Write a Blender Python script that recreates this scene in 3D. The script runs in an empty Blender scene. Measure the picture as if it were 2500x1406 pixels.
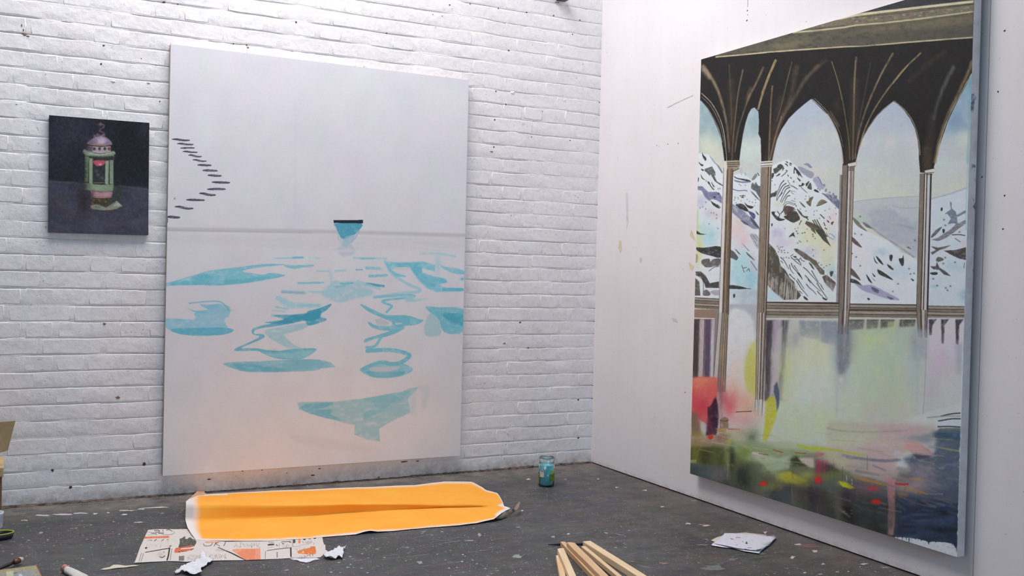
import bpy, bmesh, math, random
import numpy as np
from mathutils import Vector, Matrix

# ---------------------------------------------------------------- camera, world, lights, exposure
PW, PH = 2500.0, 1406.0
FOC, YAW, PITCH, ROLL = 2405.69, 0.4707, -0.0151, 0.0240
CAM = np.array([-3.0383, -4.9035, 1.0966])
scn = bpy.context.scene
scn.view_settings.view_transform = 'Standard'
scn.view_settings.look = 'None'
scn.view_settings.gamma = 1.0
scn.view_settings.use_curve_mapping = False
scn.view_settings.exposure = 0.0

_cp, _sp, _c, _s = math.cos(PITCH), math.sin(PITCH), math.cos(YAW), math.sin(YAW)
FW = np.array([_s*_cp, _c*_cp, _sp]); _rt = np.array([_c, -_s, 0.0]); _up = np.cross(_rt, FW)
RT = _rt*math.cos(ROLL)+_up*math.sin(ROLL); UP = -_rt*math.sin(ROLL)+_up*math.cos(ROLL)
cam = bpy.data.cameras.new('camera'); co = bpy.data.objects.new('camera', cam)
scn.collection.objects.link(co); scn.camera = co
cam.sensor_fit = 'HORIZONTAL'; cam.sensor_width = 36.0; cam.lens = 36.0*FOC/PW
cam.clip_start = 0.02; cam.clip_end = 60
co.matrix_world = Matrix(((RT[0], UP[0], -FW[0], CAM[0]), (RT[1], UP[1], -FW[1], CAM[1]),
                          (RT[2], UP[2], -FW[2], CAM[2]), (0, 0, 0, 1)))

world = bpy.data.worlds.new('world'); scn.world = world; world.use_nodes = True
world.node_tree.nodes['Background'].inputs[0].default_value = (0.75, 0.86, 1.0, 1)
world.node_tree.nodes['Background'].inputs[1].default_value = 0.6

ROOM_X0, ROOM_Y0, ROOM_Z = -5.6, -8.0, 4.0
SKY = (-3.25, -1.0, -1.85, -0.22)          # skylight opening x0,x1,y0,y1
def area(name, loc, rot, sx, sy, power, col):
    L = bpy.data.lights.new(name, 'AREA'); L.shape = 'RECTANGLE'; L.size = sx; L.size_y = sy
    L.energy = power; L.color = col
    o = bpy.data.objects.new(name, L); scn.collection.objects.link(o)
    o.location = loc; o.rotation_euler = rot
    return o
area('skylight_daylight', ((SKY[0]+SKY[1])/2, (SKY[2]+SKY[3])/2, ROOM_Z+0.12), (0, 0, 0), SKY[1]-SKY[0], SKY[3]-SKY[2], 116, (1.0, 0.968, 0.962))
area('window_daylight', (-1.7, ROOM_Y0+0.05, 1.9), (math.pi/2, 0, 0), 2.2, 1.6, 72, (0.47, 0.74, 1.0))

# ---------------------------------------------------------------- pixel to plane helpers
def ray(x, y): return FW + RT*((x-PW/2)/FOC) + UP*((PH/2-y)/FOC)
def onY(x, y, Y=0.0): d = ray(x, y); return CAM + d*((Y-CAM[1])/d[1])
def onX(x, y, X=0.0): d = ray(x, y); return CAM + d*((X-CAM[0])/d[0])
def onZ(x, y, Z=0.0): d = ray(x, y); return CAM + d*((Z-CAM[2])/d[2])
def proj(P):
    d = np.asarray(P, float)-CAM; z = d@FW
    return np.stack([PW/2+FOC*(d@RT)/z, PH/2-FOC*(d@UP)/z], -1)

# crops used while measuring the photograph: origin x, y, zoom
CR = {'A': (1680, 0, 3.516), 'B': (2020, 0, 3.515), 'C': (1680, 360, 3.516), 'D': (2020, 360, 3.515),
      'E': (1660, 720, 2.705), 'F': (2020, 720, 2.705), 'G': (1700, 1100, 3.125), 'H': (1900, 1200, 4.1667),
      'N': (400, 320, 5.86), 'P': (400, 600, 4.395), 'Q': (760, 520, 4.136), 'R': (700, 800, 4.26),
      'L': (100, 260, 4.136), 'O': (310, 1270, 8.065), 'T': (540, 1290, 7.8125), 'U': (400, 1100, 2.778),
      'V': (1180, 1180, 12.78), 'W': (1320, 1280, 8.929), 'X': (1720, 1280, 12.5), 'Y': (0, 1330, 12.5),
      'Z': (0, 1000, 3.463), 'J': (1270, 1100, 12.78), 'a': (1680, 360, 7.03), 'b': (1870, 380, 7.03), 'c': (1870, 560, 7.03), 'g': (1672, 909, 2.0475), 'h': (1984, 909, 1.784)}
def q(c, *v):
    ox, oy, s = CR[c]
    if len(v) == 1: v = v[0]
    return [(ox+v[i]/s, oy+v[i+1]/s) for i in range(0, len(v), 2)]
def q1(c, x, y): return q(c, x, y)[0]

# ---------------------------------------------------------------- small raster painter (numpy)
RNG = np.random.default_rng(7)
def blurk(a, r):
    if r <= 0.3: return a
    n = int(math.ceil(r*2.5)); k = np.exp(-0.5*(np.arange(-n, n+1)/r)**2); k /= k.sum()
    for ax in (0, 1):
        p = [(0, 0)]*a.ndim; p[ax] = (n, n); b = np.pad(a, p, mode='edge')
        if len(k) > 24:
            m = b.shape[ax]; F = np.fft.rfft(b, n=m+2*n, axis=ax); K = np.fft.rfft(k, n=m+2*n)
            sh = [1]*a.ndim; sh[ax] = -1
            c = np.fft.irfft(F*K.reshape(sh), n=m+2*n, axis=ax)
            a = np.take(c, np.arange(2*n, 2*n+a.shape[ax]), axis=ax)
        else:
            out = 0
            for i, w in enumerate(k): out = out + w*np.take(b, np.arange(i, i+a.shape[ax]), axis=ax)
            a = out
    return a
def cat(pts, n=6, closed=False):
    P = np.array(pts, float)
    if len(P) < 3: return [tuple(p) for p in P]
    if closed: Q = np.vstack([P[-1], P, P[0], P[1]])
    else: Q = np.vstack([2*P[0]-P[1], P, 2*P[-1]-P[-2]])
    out = []
    for i in range(1, len(Q)-2):
        for t in np.linspace(0, 1, n, endpoint=False):
            a, b, c, d = Q[i-1], Q[i], Q[i+1], Q[i+2]
            out.append(tuple(0.5*((2*b)+(c-a)*t+(2*a-5*b+4*c-d)*t*t+(3*b-a-3*c+d)*t**3)))
    if not closed: out.append(tuple(P[-1]))
    return out
class Cv:
    def __init__(s, x0, y0, x1, y1, k, bg):
        s.x0, s.y0, s.k = x0, y0, k
        s.w, s.h = int((x1-x0)*k), int((y1-y0)*k)
        s.im = np.zeros((s.h, s.w, 3)) + np.array(bg)/255.0
    def _box(s, xs, ys, m):
        a = max(0, int((min(xs)-m-s.x0)*s.k)); b = min(s.w, int((max(xs)+m-s.x0)*s.k)+2)
        c = max(0, int((min(ys)-m-s.y0)*s.k)); d = min(s.h, int((max(ys)+m-s.y0)*s.k)+2)
        if a >= b or c >= d: return None
        X, Y = np.meshgrid(s.x0+(np.arange(a, b)+.5)/s.k, s.y0+(np.arange(c, d)+.5)/s.k)
        return a, b, c, d, X, Y
    def _put(s, bx, m, col, a, tex):
        x0, x1, y0, y1 = bx[:4]
        if tex:
            t = noise(y1-y0, x1-x0, tex[0]*s.k, tex[1]*s.k if len(tex) > 2 else tex[0]*s.k)
            m = np.clip(m*(1-tex[-1]+tex[-1]*2*t), 0, 1)
        m = (m*a)[..., None]
        v = s.im[y0:y1, x0:x1]
        c = np.array(col)/255.0 if not callable(col) else col(bx[4], bx[5])/255.0
        s.im[y0:y1, x0:x1] = v*(1-m)+c*m
    def poly(s, pts, col, a=1.0, blur=0.45, tex=None, sm=0):
        if sm: pts = cat(pts, sm, True)
        xs = [p[0] for p in pts]; ys = [p[1] for p in pts]
        bx = s._box(xs, ys, 3*blur+1)
        if bx is None: return
        X, Y = bx[4], bx[5]; ins = np.zeros(X.shape, bool)
        n = len(pts)
        for i in range(n):
            xa, ya = pts[i]; xb, yb = pts[(i+1) % n]
            if ya == yb: continue
            ins ^= ((ya > Y) != (yb > Y)) & (X < (xb-xa)*(Y-ya)/(yb-ya)+xa)
        s._put(bx, blurk(ins.astype(float), blur*s.k), col, a, tex)
    def line(s, pts, w, col, a=1.0, soft=0.5, tex=None, sm=5, w2=None):
        P = cat(pts, sm) if sm and len(pts) > 2 else pts
        xs = [p[0] for p in P]; ys = [p[1] for p in P]
        w2 = w if w2 is None else w2
        bx = s._box(xs, ys, max(w, w2)/2+2*soft+1)
        if bx is None: return
        X, Y = bx[4], bx[5]; D = np.full(X.shape, -1e9)
        n = len(P)-1
        for i in range(n):
            ax, ay = P[i]; dx, dy = P[i+1][0]-ax, P[i+1][1]-ay
            L = dx*dx+dy*dy+1e-9
            t = np.clip(((X-ax)*dx+(Y-ay)*dy)/L, 0, 1)
            ww = (w+(w2-w)*(i+t)/n)/2
            D = np.maximum(D, ww-np.hypot(X-ax-t*dx, Y-ay-t*dy))
        s._put(bx, np.clip(D/(2*soft)+.5, 0, 1), col, a, tex)
    def spray(s, x, y, rx, ry, col, a=1.0, tex=None, p=2.0):
        bx = s._box((x-rx*2, x+rx*2), (y-ry*2, y+ry*2), 0)
        if bx is None: return
        m = np.exp(-((((bx[4]-x)/rx)**2+((bx[5]-y)/ry)**2)**(p/2)))
        s._put(bx, m, col, a, tex)
    def grain(s, amp, sx, sy, tint=0.4, box=None):
        n = noise(s.h, s.w, sx*s.k, sy*s.k)-.5
        s.im += (amp/255.0)*2*n[..., None]
        if tint:
            for c in range(3): s.im[..., c] += (amp*tint/255.0)*2*(noise(s.h, s.w, sx*s.k, sy*s.k)-.5)
    def sample(s, X, Y):
        fx = np.clip((X-s.x0)*s.k-.5, 0, s.w-1.001); fy = np.clip((Y-s.y0)*s.k-.5, 0, s.h-1.001)
        ix, iy = fx.astype(int), fy.astype(int); tx, ty = (fx-ix)[..., None], (fy-iy)[..., None]
        im = s.im
        return (im[iy, ix]*(1-tx)+im[iy, ix+1]*tx)*(1-ty)+(im[iy+1, ix]*(1-tx)+im[iy+1, ix+1]*tx)*ty
def noise(h, w, sx, sy=None):
    sy = sy or sx
    out = np.zeros((h, w)); amp = 1.0; tot = 0
    for o in range(3):
        gx, gy = max(2, int(w/max(sx, 1))+2), max(2, int(h/max(sy, 1))+2)
        gx, gy = min(gx, w+2), min(gy, h+2)
        g = RNG.random((gy+1, gx+1))
        fx = np.linspace(0, gx-1e-6, w); fy = np.linspace(0, gy-1e-6, h)
        ix, iy = fx.astype(int), fy.astype(int); tx, ty = fx-ix, fy-iy
        tx = tx*tx*(3-2*tx); ty = (ty*ty*(3-2*ty))[:, None]
        a = g[iy][:, ix]*(1-tx)+g[iy][:, ix+1]*tx; b = g[iy+1][:, ix]*(1-tx)+g[iy+1][:, ix+1]*tx
        out += amp*(a*(1-ty)+b*ty); tot += amp; amp *= .5; sx /= 2; sy /= 2
    out /= tot
    return np.clip((out-.5)*1.6+.5, 0, 1)
def s2l(c): c = np.clip(c, 0, 1); return np.where(c <= .04045, c/12.92, ((c+.055)/1.055)**2.4)
def l2s(c): c = np.clip(c, 0, 1); return np.where(c <= .0031308, c*12.92, 1.055*c**(1/2.4)-.055)
def to_image(name, rgb, gain=(1, 1, 1)):
    h, w = rgb.shape[:2]
    a = np.ones((h, w, 4), np.float32); a[..., :3] = l2s(np.minimum(s2l(rgb)*np.array(gain), .93))
    im = bpy.data.images.new(name, w, h); im.pixels.foreach_set(a[::-1].ravel()); im.update(); im.pack()
    return im
def rectify(cv, O, U, V, nu, nv):
    # resample the drawing onto the real rectangle O + u U + v V
    u, v = np.meshgrid((np.arange(nu)+.5)/nu, 1-(np.arange(nv)+.5)/nv)
    P = np.array(O)+u[..., None]*np.array(U)+v[..., None]*np.array(V)
    p = proj(P); return cv.sample(p[..., 0], p[..., 1])
# ---------------------------------------------------------------- artwork 1: tall canvas with pale water
def art_water():
    cv = Cv(395, 90, 1160, 1180, 1.5, (226, 224, 228))
    cv.grain(3, 60, 90, .5)
    # washed grey horizon and floor tints
    T = (112, 188, 202); TD = (62, 152, 176); TL = (160, 204, 214); TM = (128, 192, 206); BLU = (120, 176, 196)
    cv.line([(400, 559), (600, 562), (820, 566), (1140, 575)], 9, (198, 194, 200), .8, 2.5)
    cv.line([(400, 562), (560, 565), (760, 568)], 3, (186, 180, 184), .6, 1.5)
    cv.poly([(405, 572), (1140, 580), (1140, 612), (700, 606), (405, 588)], (216, 212, 216), .45, 5, (30, 4, .6))
    cv.line([(722, 250), (720, 540)], 5, (216, 212, 222), .5, 3)
    cv.line([(430, 545), (1130, 600)], 3, (214, 206, 214), .3, 3)
    for i in range(60):
        x = 420+RNG.random()*680; y = 110+RNG.random()*420
        cv.spray(x, y, 20+RNG.random()*40, 12+RNG.random()*20, (220, 216, 226) if i % 2 else (230, 226, 224), .25)
    # the flight of little dashes
    D = [(115, 118, 365, 130, 26), (190, 180, 415, 190, 26), (235, 243, 435, 240, 22), (268, 292, 475, 302, 22), (350, 345, 538, 362, 24),
         (412, 412, 605, 428, 22), (480, 485, 675, 488, 28), (553, 563, 762, 565, 30), (625, 633, 822, 638, 28), (685, 732, 940, 735, 30),
         (618, 832, 876, 828, 32), (505, 893, 738, 912, 30), (318, 984, 577, 986, 30), (155, 1083, 415, 1104, 30), (38, 1228, 225, 1232, 34)]
    for n, (a, b, c, d, w) in enumerate(D):
        fill = [(120, 118, 134), (142, 150, 166), (128, 126, 150)][n % 3]
        p = q('N', a, b-w*.1, a+(c-a)*.25, b-w*.5, a+(c-a)*.65, d-w*.45, c, d-w*.2, c-4, d+w*.4, a+(c-a)*.6, d+w*.5, a+(c-a)*.2, b+w*.4)
        cv.poly(p, (66, 62, 74), 1, .4, None, 3)
        m = np.mean(p, 0); cv.poly([(m[0]+(x-m[0])*.9, m[1]+(y-m[1])*.42) for x, y in p], fill, .9, .4, (5, 1.5, .5), 3)
        cv.line(q('N', a+4, b+4, a+(c-a)*.35, b-2), .9, (48, 44, 56), .8, .5)
    cv.line(q('N', 55, 1245, 55, 1305), 1, (60, 60, 70), .9)
    cv.spray(*q1('N', 155, 965), 1.2, 2, (70, 66, 76), .9)
    # goblet
    cv.poly(q('Q', 235, 100, 515, 98, 495, 150, 455, 250, 400, 305, 440, 360, 250, 368, 300, 330, 270, 260, 250, 170), (196, 205, 212), .8, 1)
    cv.poly(q('Q', 245, 105, 505, 105, 490, 165, 440, 215, 400, 232, 355, 262, 310, 255, 275, 205, 255, 150), (84, 160, 182), 1, .6, (10, 10, .35), 3)
    cv.poly(q('Q', 340, 240, 410, 220, 445, 230, 400, 300, 350, 350, 310, 320), (160, 192, 206), .7, 1.2)
    cv.line(q('Q', 498, 130, 470, 210, 405, 300), 1, (110, 160, 176), .8, .5)
    cv.line(q('Q', 238, 120, 262, 190, 275, 270), 1, (170, 190, 200), .8, .5)
    cv.poly(q('Q', 224, 72, 522, 70, 524, 102, 505, 104, 240, 100, 230, 106), (38, 48, 58), 1, .4)
    cv.poly(q('Q', 260, 395, 440, 380, 430, 425, 320, 440), (192, 198, 210), .6, 2)
    cv.line(q('Q', 240, 370, 440, 368), 2, (186, 196, 208), .5, 1.5)
    # long upper left leaf
    def wash(p, c=T, a=.85, b=.7, tx=.35, edge=True, sm=4):
        cv.poly(p, c, a, b, (14, 7, tx), sm)
        if edge:
            pp = cat(p, 4, True); pp.append(pp[0]); cv.line(pp, .9, tuple(int(v*.82) for v in c), .35, .6, (9, 9, .9), 0)
    wash(q('P', 20, 430, 25, 405, 120, 378, 240, 340, 320, 320, 460, 275, 600, 255, 850, 225, 1080, 198, 1260, 196, 1270, 205, 1000, 232, 860, 262, 850, 280,
           1000, 305, 1080, 310, 1150, 292, 1270, 310, 1300, 320, 1200, 345, 1080, 365, 900, 395, 740, 412, 560, 425, 370, 418, 180, 422), T, .82)
    cv.poly(q('P', 60, 415, 240, 375, 330, 330, 430, 300, 560, 360, 740, 370, 950, 340, 1150, 330, 1060, 370, 800, 405, 520, 420), (92, 178, 196), .5, 1.6, (16, 8, .7), 3)
    wash(q('P', 1290, 205, 1400, 210, 1600, 205, 1580, 222, 1480, 232, 1400, 245, 1330, 232), TM, .85)
    cv.line(q('P', 1180, 135, 1300, 132, 1500, 125), 3, TM, .7, 1.2, (8, 3, .6))
    cv.line(q('P', 1390, 128, 1490, 125), 5, T, .8, 1)
    cv.line(q('P', 1560, 132, 1670, 132), 3, TL, .7, 1)
    # left boat shape
    cv.poly(q('P', 20, 780, 320, 790, 330, 720, 460, 690, 480, 640, 600, 620, 700, 650, 715, 700, 695, 760, 650, 790, 690, 880, 740, 900, 720, 930, 620, 955,
              400, 960, 220, 950, 90, 920, 60, 900, 20, 870), (142, 192, 210), .9, .7, (14, 8, .3), 3)
    wash(q('P', 90, 895, 300, 885, 600, 880, 735, 895, 740, 915, 640, 950, 400, 965, 230, 955, 100, 925), (96, 176, 198), .85)
    cv.line(q('P', 275, 617, 400, 603, 560, 595, 640, 620, 690, 680), 3, (124, 178, 196), .85, .8)
    cv.poly(q('P', 250, 668, 330, 695, 450, 692, 470, 720, 350, 720), TM, .9, .7, None, 3)
    cv.poly(q('P', 385, 630, 470, 632, 600, 640, 560, 680, 470, 680), (136, 190, 208), .9, .8, None, 3)
    # centre left ripples
    for a in [(1445, 400, 1670, 398, 5, T), (1275, 492, 1510, 508, 7, BLU), (1560, 490, 1670, 500, 4, TL), (1450, 640, 1660, 640, 7, TM),
              (1215, 560, 1310, 600, 9, TL), (1200, 655, 1330, 680, 4, TM), (1170, 695, 1310, 705, 4, TL), (1160, 748, 1400, 755, 5, T)]:
        cv.line(q('P', *a[:4]), a[4], a[5], .75, 1.3, (8, 4, .4), 0, a[4]*.8)
    cv.poly(q('P', 1215, 545, 1290, 560, 1400, 610, 1670, 625, 1670, 660, 1500, 665, 1340, 670, 1280, 640), TL, .8, 2, (10, 6, .4), 3)
    wash(q('P', 1080, 822, 1170, 812, 1300, 790, 1180, 750, 1370, 740, 1560, 720, 1680, 670, 1680, 760, 1620, 790, 1480, 808, 1350, 835, 1200, 862,
           1060, 880, 980, 905, 965, 930, 985, 950, 1040, 945, 1082, 965, 1050, 1000, 900, 1062, 830, 1100, 1000, 1102, 1100, 1120, 1230, 1128, 1360, 1110, 1480, 1102,
           1635, 1105, 1600, 1150, 1540, 1185, 1480, 1210, 1330, 1218, 1180, 1200, 1060, 1150, 990, 1125, 780, 1128, 775, 1100, 900, 1045, 1030, 975, 960, 950, 945, 920, 965, 885, 1080, 850, 1160, 835),
         (96, 174, 194), .85, .6, .3, True, 3)
    cv.poly(q('P', 1100, 900, 1400, 845, 1640, 815, 1500, 890, 1280, 955, 1390, 1060, 1480, 1100, 1340, 1100, 1150, 1000, 1080, 940), (164, 200, 208), .9, 1, (12, 8, .35), 0)
    cv.poly(q('P', 1150, 830, 1260, 800, 1380, 745, 1540, 725, 1670, 680, 1670, 770, 1580, 800, 1460, 805, 1300, 840), (56, 148, 176), .75, 1.4, (12, 5, .5), 3)
    cv.poly(q('P', 1060, 1140, 1300, 1150, 1600, 1115, 1540, 1180, 1400, 1212, 1180, 1195), (150, 198, 208), .8, 1.2, (14, 6, .4), 3)
    wash(q('P', 640, 1265, 800, 1248, 1060, 1240, 1300, 1228, 1670, 1225, 1670, 1325, 1300, 1350, 1050, 1352, 860, 1345, 720, 1305), (128, 184, 198), .85)
    cv.poly(q('P', 700, 1280, 900, 1265, 1060, 1290, 1300, 1320, 1250, 1348, 900, 1345), (92, 168, 188), .6, 2, (12, 5, .5), 3)
    cv.poly(q('R', -20, 340, 300, 335, 440, 355, 495, 395, 490, 410, 300, 425, 100, 440, -20, 455), (128, 184, 198), .85, .7, (14, 6, .3), 3)
    # centre
    wash(q('Q', -40, 1000, 60, 970, 140, 940, 205, 920, 140, 990, 60, 1035, 155, 1070, 90, 1105, -40, 1130), (70, 158, 184), .85)
    cv.poly(q('Q', 100, 800, 200, 720, 240, 680, 300, 700, 420, 690, 560, 740, 640, 810, 500, 850, 400, 870, 280, 900, 160, 860), (156, 200, 210), .75, 2.5, (10, 8, .6), 3)
    for a in [(60, 588, 175, 586, 4, TL), (245, 585, 345, 580, 5, TL), (455, 573, 515, 572, 4, BLU), (560, 555, 690, 558, 7, TM), (590, 637, 765, 628, 7, T),
              (0, 702, 125, 702, 4, TM), (20, 800, 160, 795, 5, TL), (300, 712, 415, 708, 6, T), (560, 715, 730, 738, 7, TD), (470, 690, 690, 765, 7, TL),
              (430, 455, 760, 460, 5, TL), (500, 460, 640, 458, 5, TM), (240, 745, 340, 735, 5, TM)]:
        cv.line(q('Q', *a[:4]), a[4], a[5], .8, 1, (7, 3, .35), 0, a[4]*.8)
    cv.poly(q('Q', 170, 560, 215, 600, 225, 740, 200, 780), TL, .45, 2)
    # right hand ribbon
    cv.line(q('Q', 745, 490, 800, 590, 880, 660, 1000, 730, 1090, 765, 1080, 795, 960, 805, 640, 850), 7, TL, .85, .9, (10, 5, .3))
    cv.poly(q('Q', 750, 490, 900, 500, 1130, 490, 1250, 520, 1250, 590, 1120, 560, 1120, 600, 1250, 640, 1330, 655, 1380, 700, 1300, 720, 1350, 760, 1530, 755, 1530, 790,
              1260, 798, 1170, 760, 1090, 690, 1020, 590, 990, 540, 860, 545, 810, 575, 870, 610, 960, 635, 940, 650, 850, 640, 780, 580), (124, 192, 208), .85, .8, (12, 8, .35), 0)
    cv.poly(q('Q', 870, 500, 1000, 505, 1120, 520, 1110, 600, 1200, 660, 1330, 655, 1370, 690, 1290, 720, 1200, 750, 1110, 690, 1020, 580, 980, 530, 870, 535), (96, 180, 200), .5, 1.5, (10, 8, .5), 3)
    cv.poly(q('Q', 850, 548, 1000, 545, 995, 578, 830, 572), (214, 218, 222), .9, .8)
    cv.line(q('Q', 870, 545, 990, 540), 1.4, (110, 170, 186), .8)
    cv.poly(q('Q', 1250, 500, 1350, 540, 1480, 560, 1550, 590, 1545, 620, 1440, 610, 1330, 560, 1300, 520), TM, .85, .9, (10, 6, .3), 3)
    cv.line(q('Q', 1340, 768, 1525, 775), 8, (104, 184, 202), .8, .8, (9, 4, .3))
    cv.spray(*q1('Q', 1525, 665), 5, 4, (96, 176, 196), .9)
    cv.line(q('Q', 1100, 412, 1300, 410, 1450, 440), 5, TL, .6, 2, (10, 5, .6))
    cv.spray(*q1('Q', 1280, 520), 7, 24, TL, .6)
    cv.line(q('Q', 960, 855, 720, 888, 810, 935, 800, 960, 760, 1000), 5.5, T, .85, .8, (8, 5, .3))
    cv.line(q('Q', 635, 850, 960, 828, 1045, 838), 6, TM, .85, .9, (8, 5, .3))
    cv.poly(q('Q', 940, 830, 1045, 832, 1050, 870, 1210, 858, 1050, 895, 950, 895), TL, .85, 1, (8, 5, .4), 0)
    wash(q('Q', 500, 930, 520, 925, 640, 985, 760, 1030, 960, 1035, 1080, 1070, 1135, 1085, 1060, 1125, 930, 1140, 945, 1160, 860, 1210, 760, 1245, 640, 1270, 545, 1305,
           545, 1275, 640, 1245, 760, 1205, 800, 1190, 700, 1180, 610, 1150, 575, 1105, 600, 1110, 650, 1135, 760, 1145, 820, 1130, 800, 1095, 700, 1050, 590, 1000), (104, 182, 198), .85, .7, .3, True, 3)
    cv.poly(q('Q', 640, 1075, 700, 1062, 800, 1110, 750, 1138, 660, 1132), (198, 206, 210), .9, .8)
    cv.poly(q('Q', 840, 1112, 900, 1108, 925, 1116, 860, 1128), (222, 220, 222), .95, .5)
    cv.poly(q('Q', 1000, 1060, 1100, 1090, 1000, 1120), TL, .5, 2)
    # far right pots
    wash(q('Q', 1155, 945, 1300, 955, 1540, 972, 1540, 1190, 1430, 1220, 1350, 1205, 1310, 1150, 1290, 1080, 1210, 1010), (108, 184, 200), .88, .7, .3, True, 2)
    cv.poly(q('Q', 1340, 1010, 1540, 1030, 1540, 1130, 1450, 1120, 1330, 1040), (72, 162, 184), .7, 1.5, (10, 6, .5), 3)
    cv.line(q('Q', 1335, 960, 1318, 1090), 1, (170, 206, 214), .8)
    cv.poly(q('Q', 1190, 1020, 1260, 1040, 1300, 1120, 1300, 1230, 1160, 1240, 1140, 1150), (170, 200, 208), .85, .9, (8, 12, .3), 3)
    # lower right scroll
    cv.line(q('R', 985, 95, 930, 180, 870, 205, 830, 205), 7, TM, .9, .7)
    cv.line(q('R', 840, 240, 1000, 232, 1140, 240, 1260, 275, 1270, 305, 1190, 360, 1100, 378, 980, 360, 860, 400, 800, 430), 10, (112, 184, 202), .9, .7, (9, 6, .3))
    cv.poly(q('R', 760, 430, 900, 370, 1000, 355, 1200, 370, 1315, 430, 1230, 490, 1080, 520, 920, 518, 830, 490), (124, 188, 202), .85, .7, (12, 6, .3), 4)
    cv.poly(q('R', 820, 455, 1000, 460, 1150, 455, 1240, 460, 1180, 500, 1040, 520, 900, 512), (92, 172, 192), .7, 1.2, None, 3)
    cv.poly(q('R', 860, 425, 920, 405, 1060, 408, 1180, 400, 1120, 440, 1000, 455, 890, 450), (206, 210, 214), .9, .9, None, 3)
    # bottom crescent
    cv.poly(q('R', 110, 775, 340, 770, 500, 770, 800, 735, 1000, 700, 1200, 665, 1290, 630, 1370, 615, 1350, 650, 1260, 740, 1290, 880, 1180, 930, 1040, 1000, 960, 1050,
              970, 1180, 830, 1160, 700, 1110, 710, 1010, 600, 990, 450, 945, 260, 900, 130, 850), (150, 192, 200), .85, .9, (16, 7, .45), 0)
    cv.poly(q('R', 200, 790, 480, 775, 480, 800, 400, 830, 300, 850, 480, 850, 450, 900, 560, 950, 560, 968, 400, 940, 200, 875, 130, 830), (112, 176, 194), .8, .8, (12, 5, .35), 0)
    cv.poly(q('R', 800, 740, 1200, 670, 1290, 650, 1180, 760, 1080, 800, 1000, 850, 900, 870, 1050, 840, 900, 920, 800, 960, 790, 890, 960, 840), (122, 184, 196), .6, 1.4, (14, 6, .6), 0)
    cv.poly(q('R', 1360, 600, 1490, 590, 1480, 720, 1440, 850, 1400, 850, 1420, 700), (206, 214, 218), .7, 2.5)
    cv.poly(q('R', 1290, 640, 1350, 640, 1340, 900, 1280, 900), (206, 214, 218), .6, 2.5)
    cv.line(q('R', 500, 970, 508, 1030), 1.5, TL, .8)
    cv.poly(q('R', 0, 1100, 300, 1130, 700, 1200, 1000, 1280, 600, 1290, 100, 1200), (212, 206, 208), .35, 4)
    for x, y in [(600, 470), (1010, 480), (60, 640)]: cv.spray(*q1('R', x, y), 30, 16, (216, 210, 214), .3)
    # uneven dilution inside the strokes
    for i in range(120):
        x = 410+RNG.random()*720; y = 630+RNG.random()*420
        j, k_ = int((y-cv.y0)*cv.k), int((x-cv.x0)*cv.k)
        px = cv.im[j, k_]
        if px[0] < .72: cv.spray(x, y, 5+RNG.random()*12, 2+RNG.random()*3, tuple(np.clip(px*255*(.82+.36*RNG.random())+6, 0, 235)), .5, (8, 3, .6))
    cv.grain(1.6, 3, 3, .6)
    return cv

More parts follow.
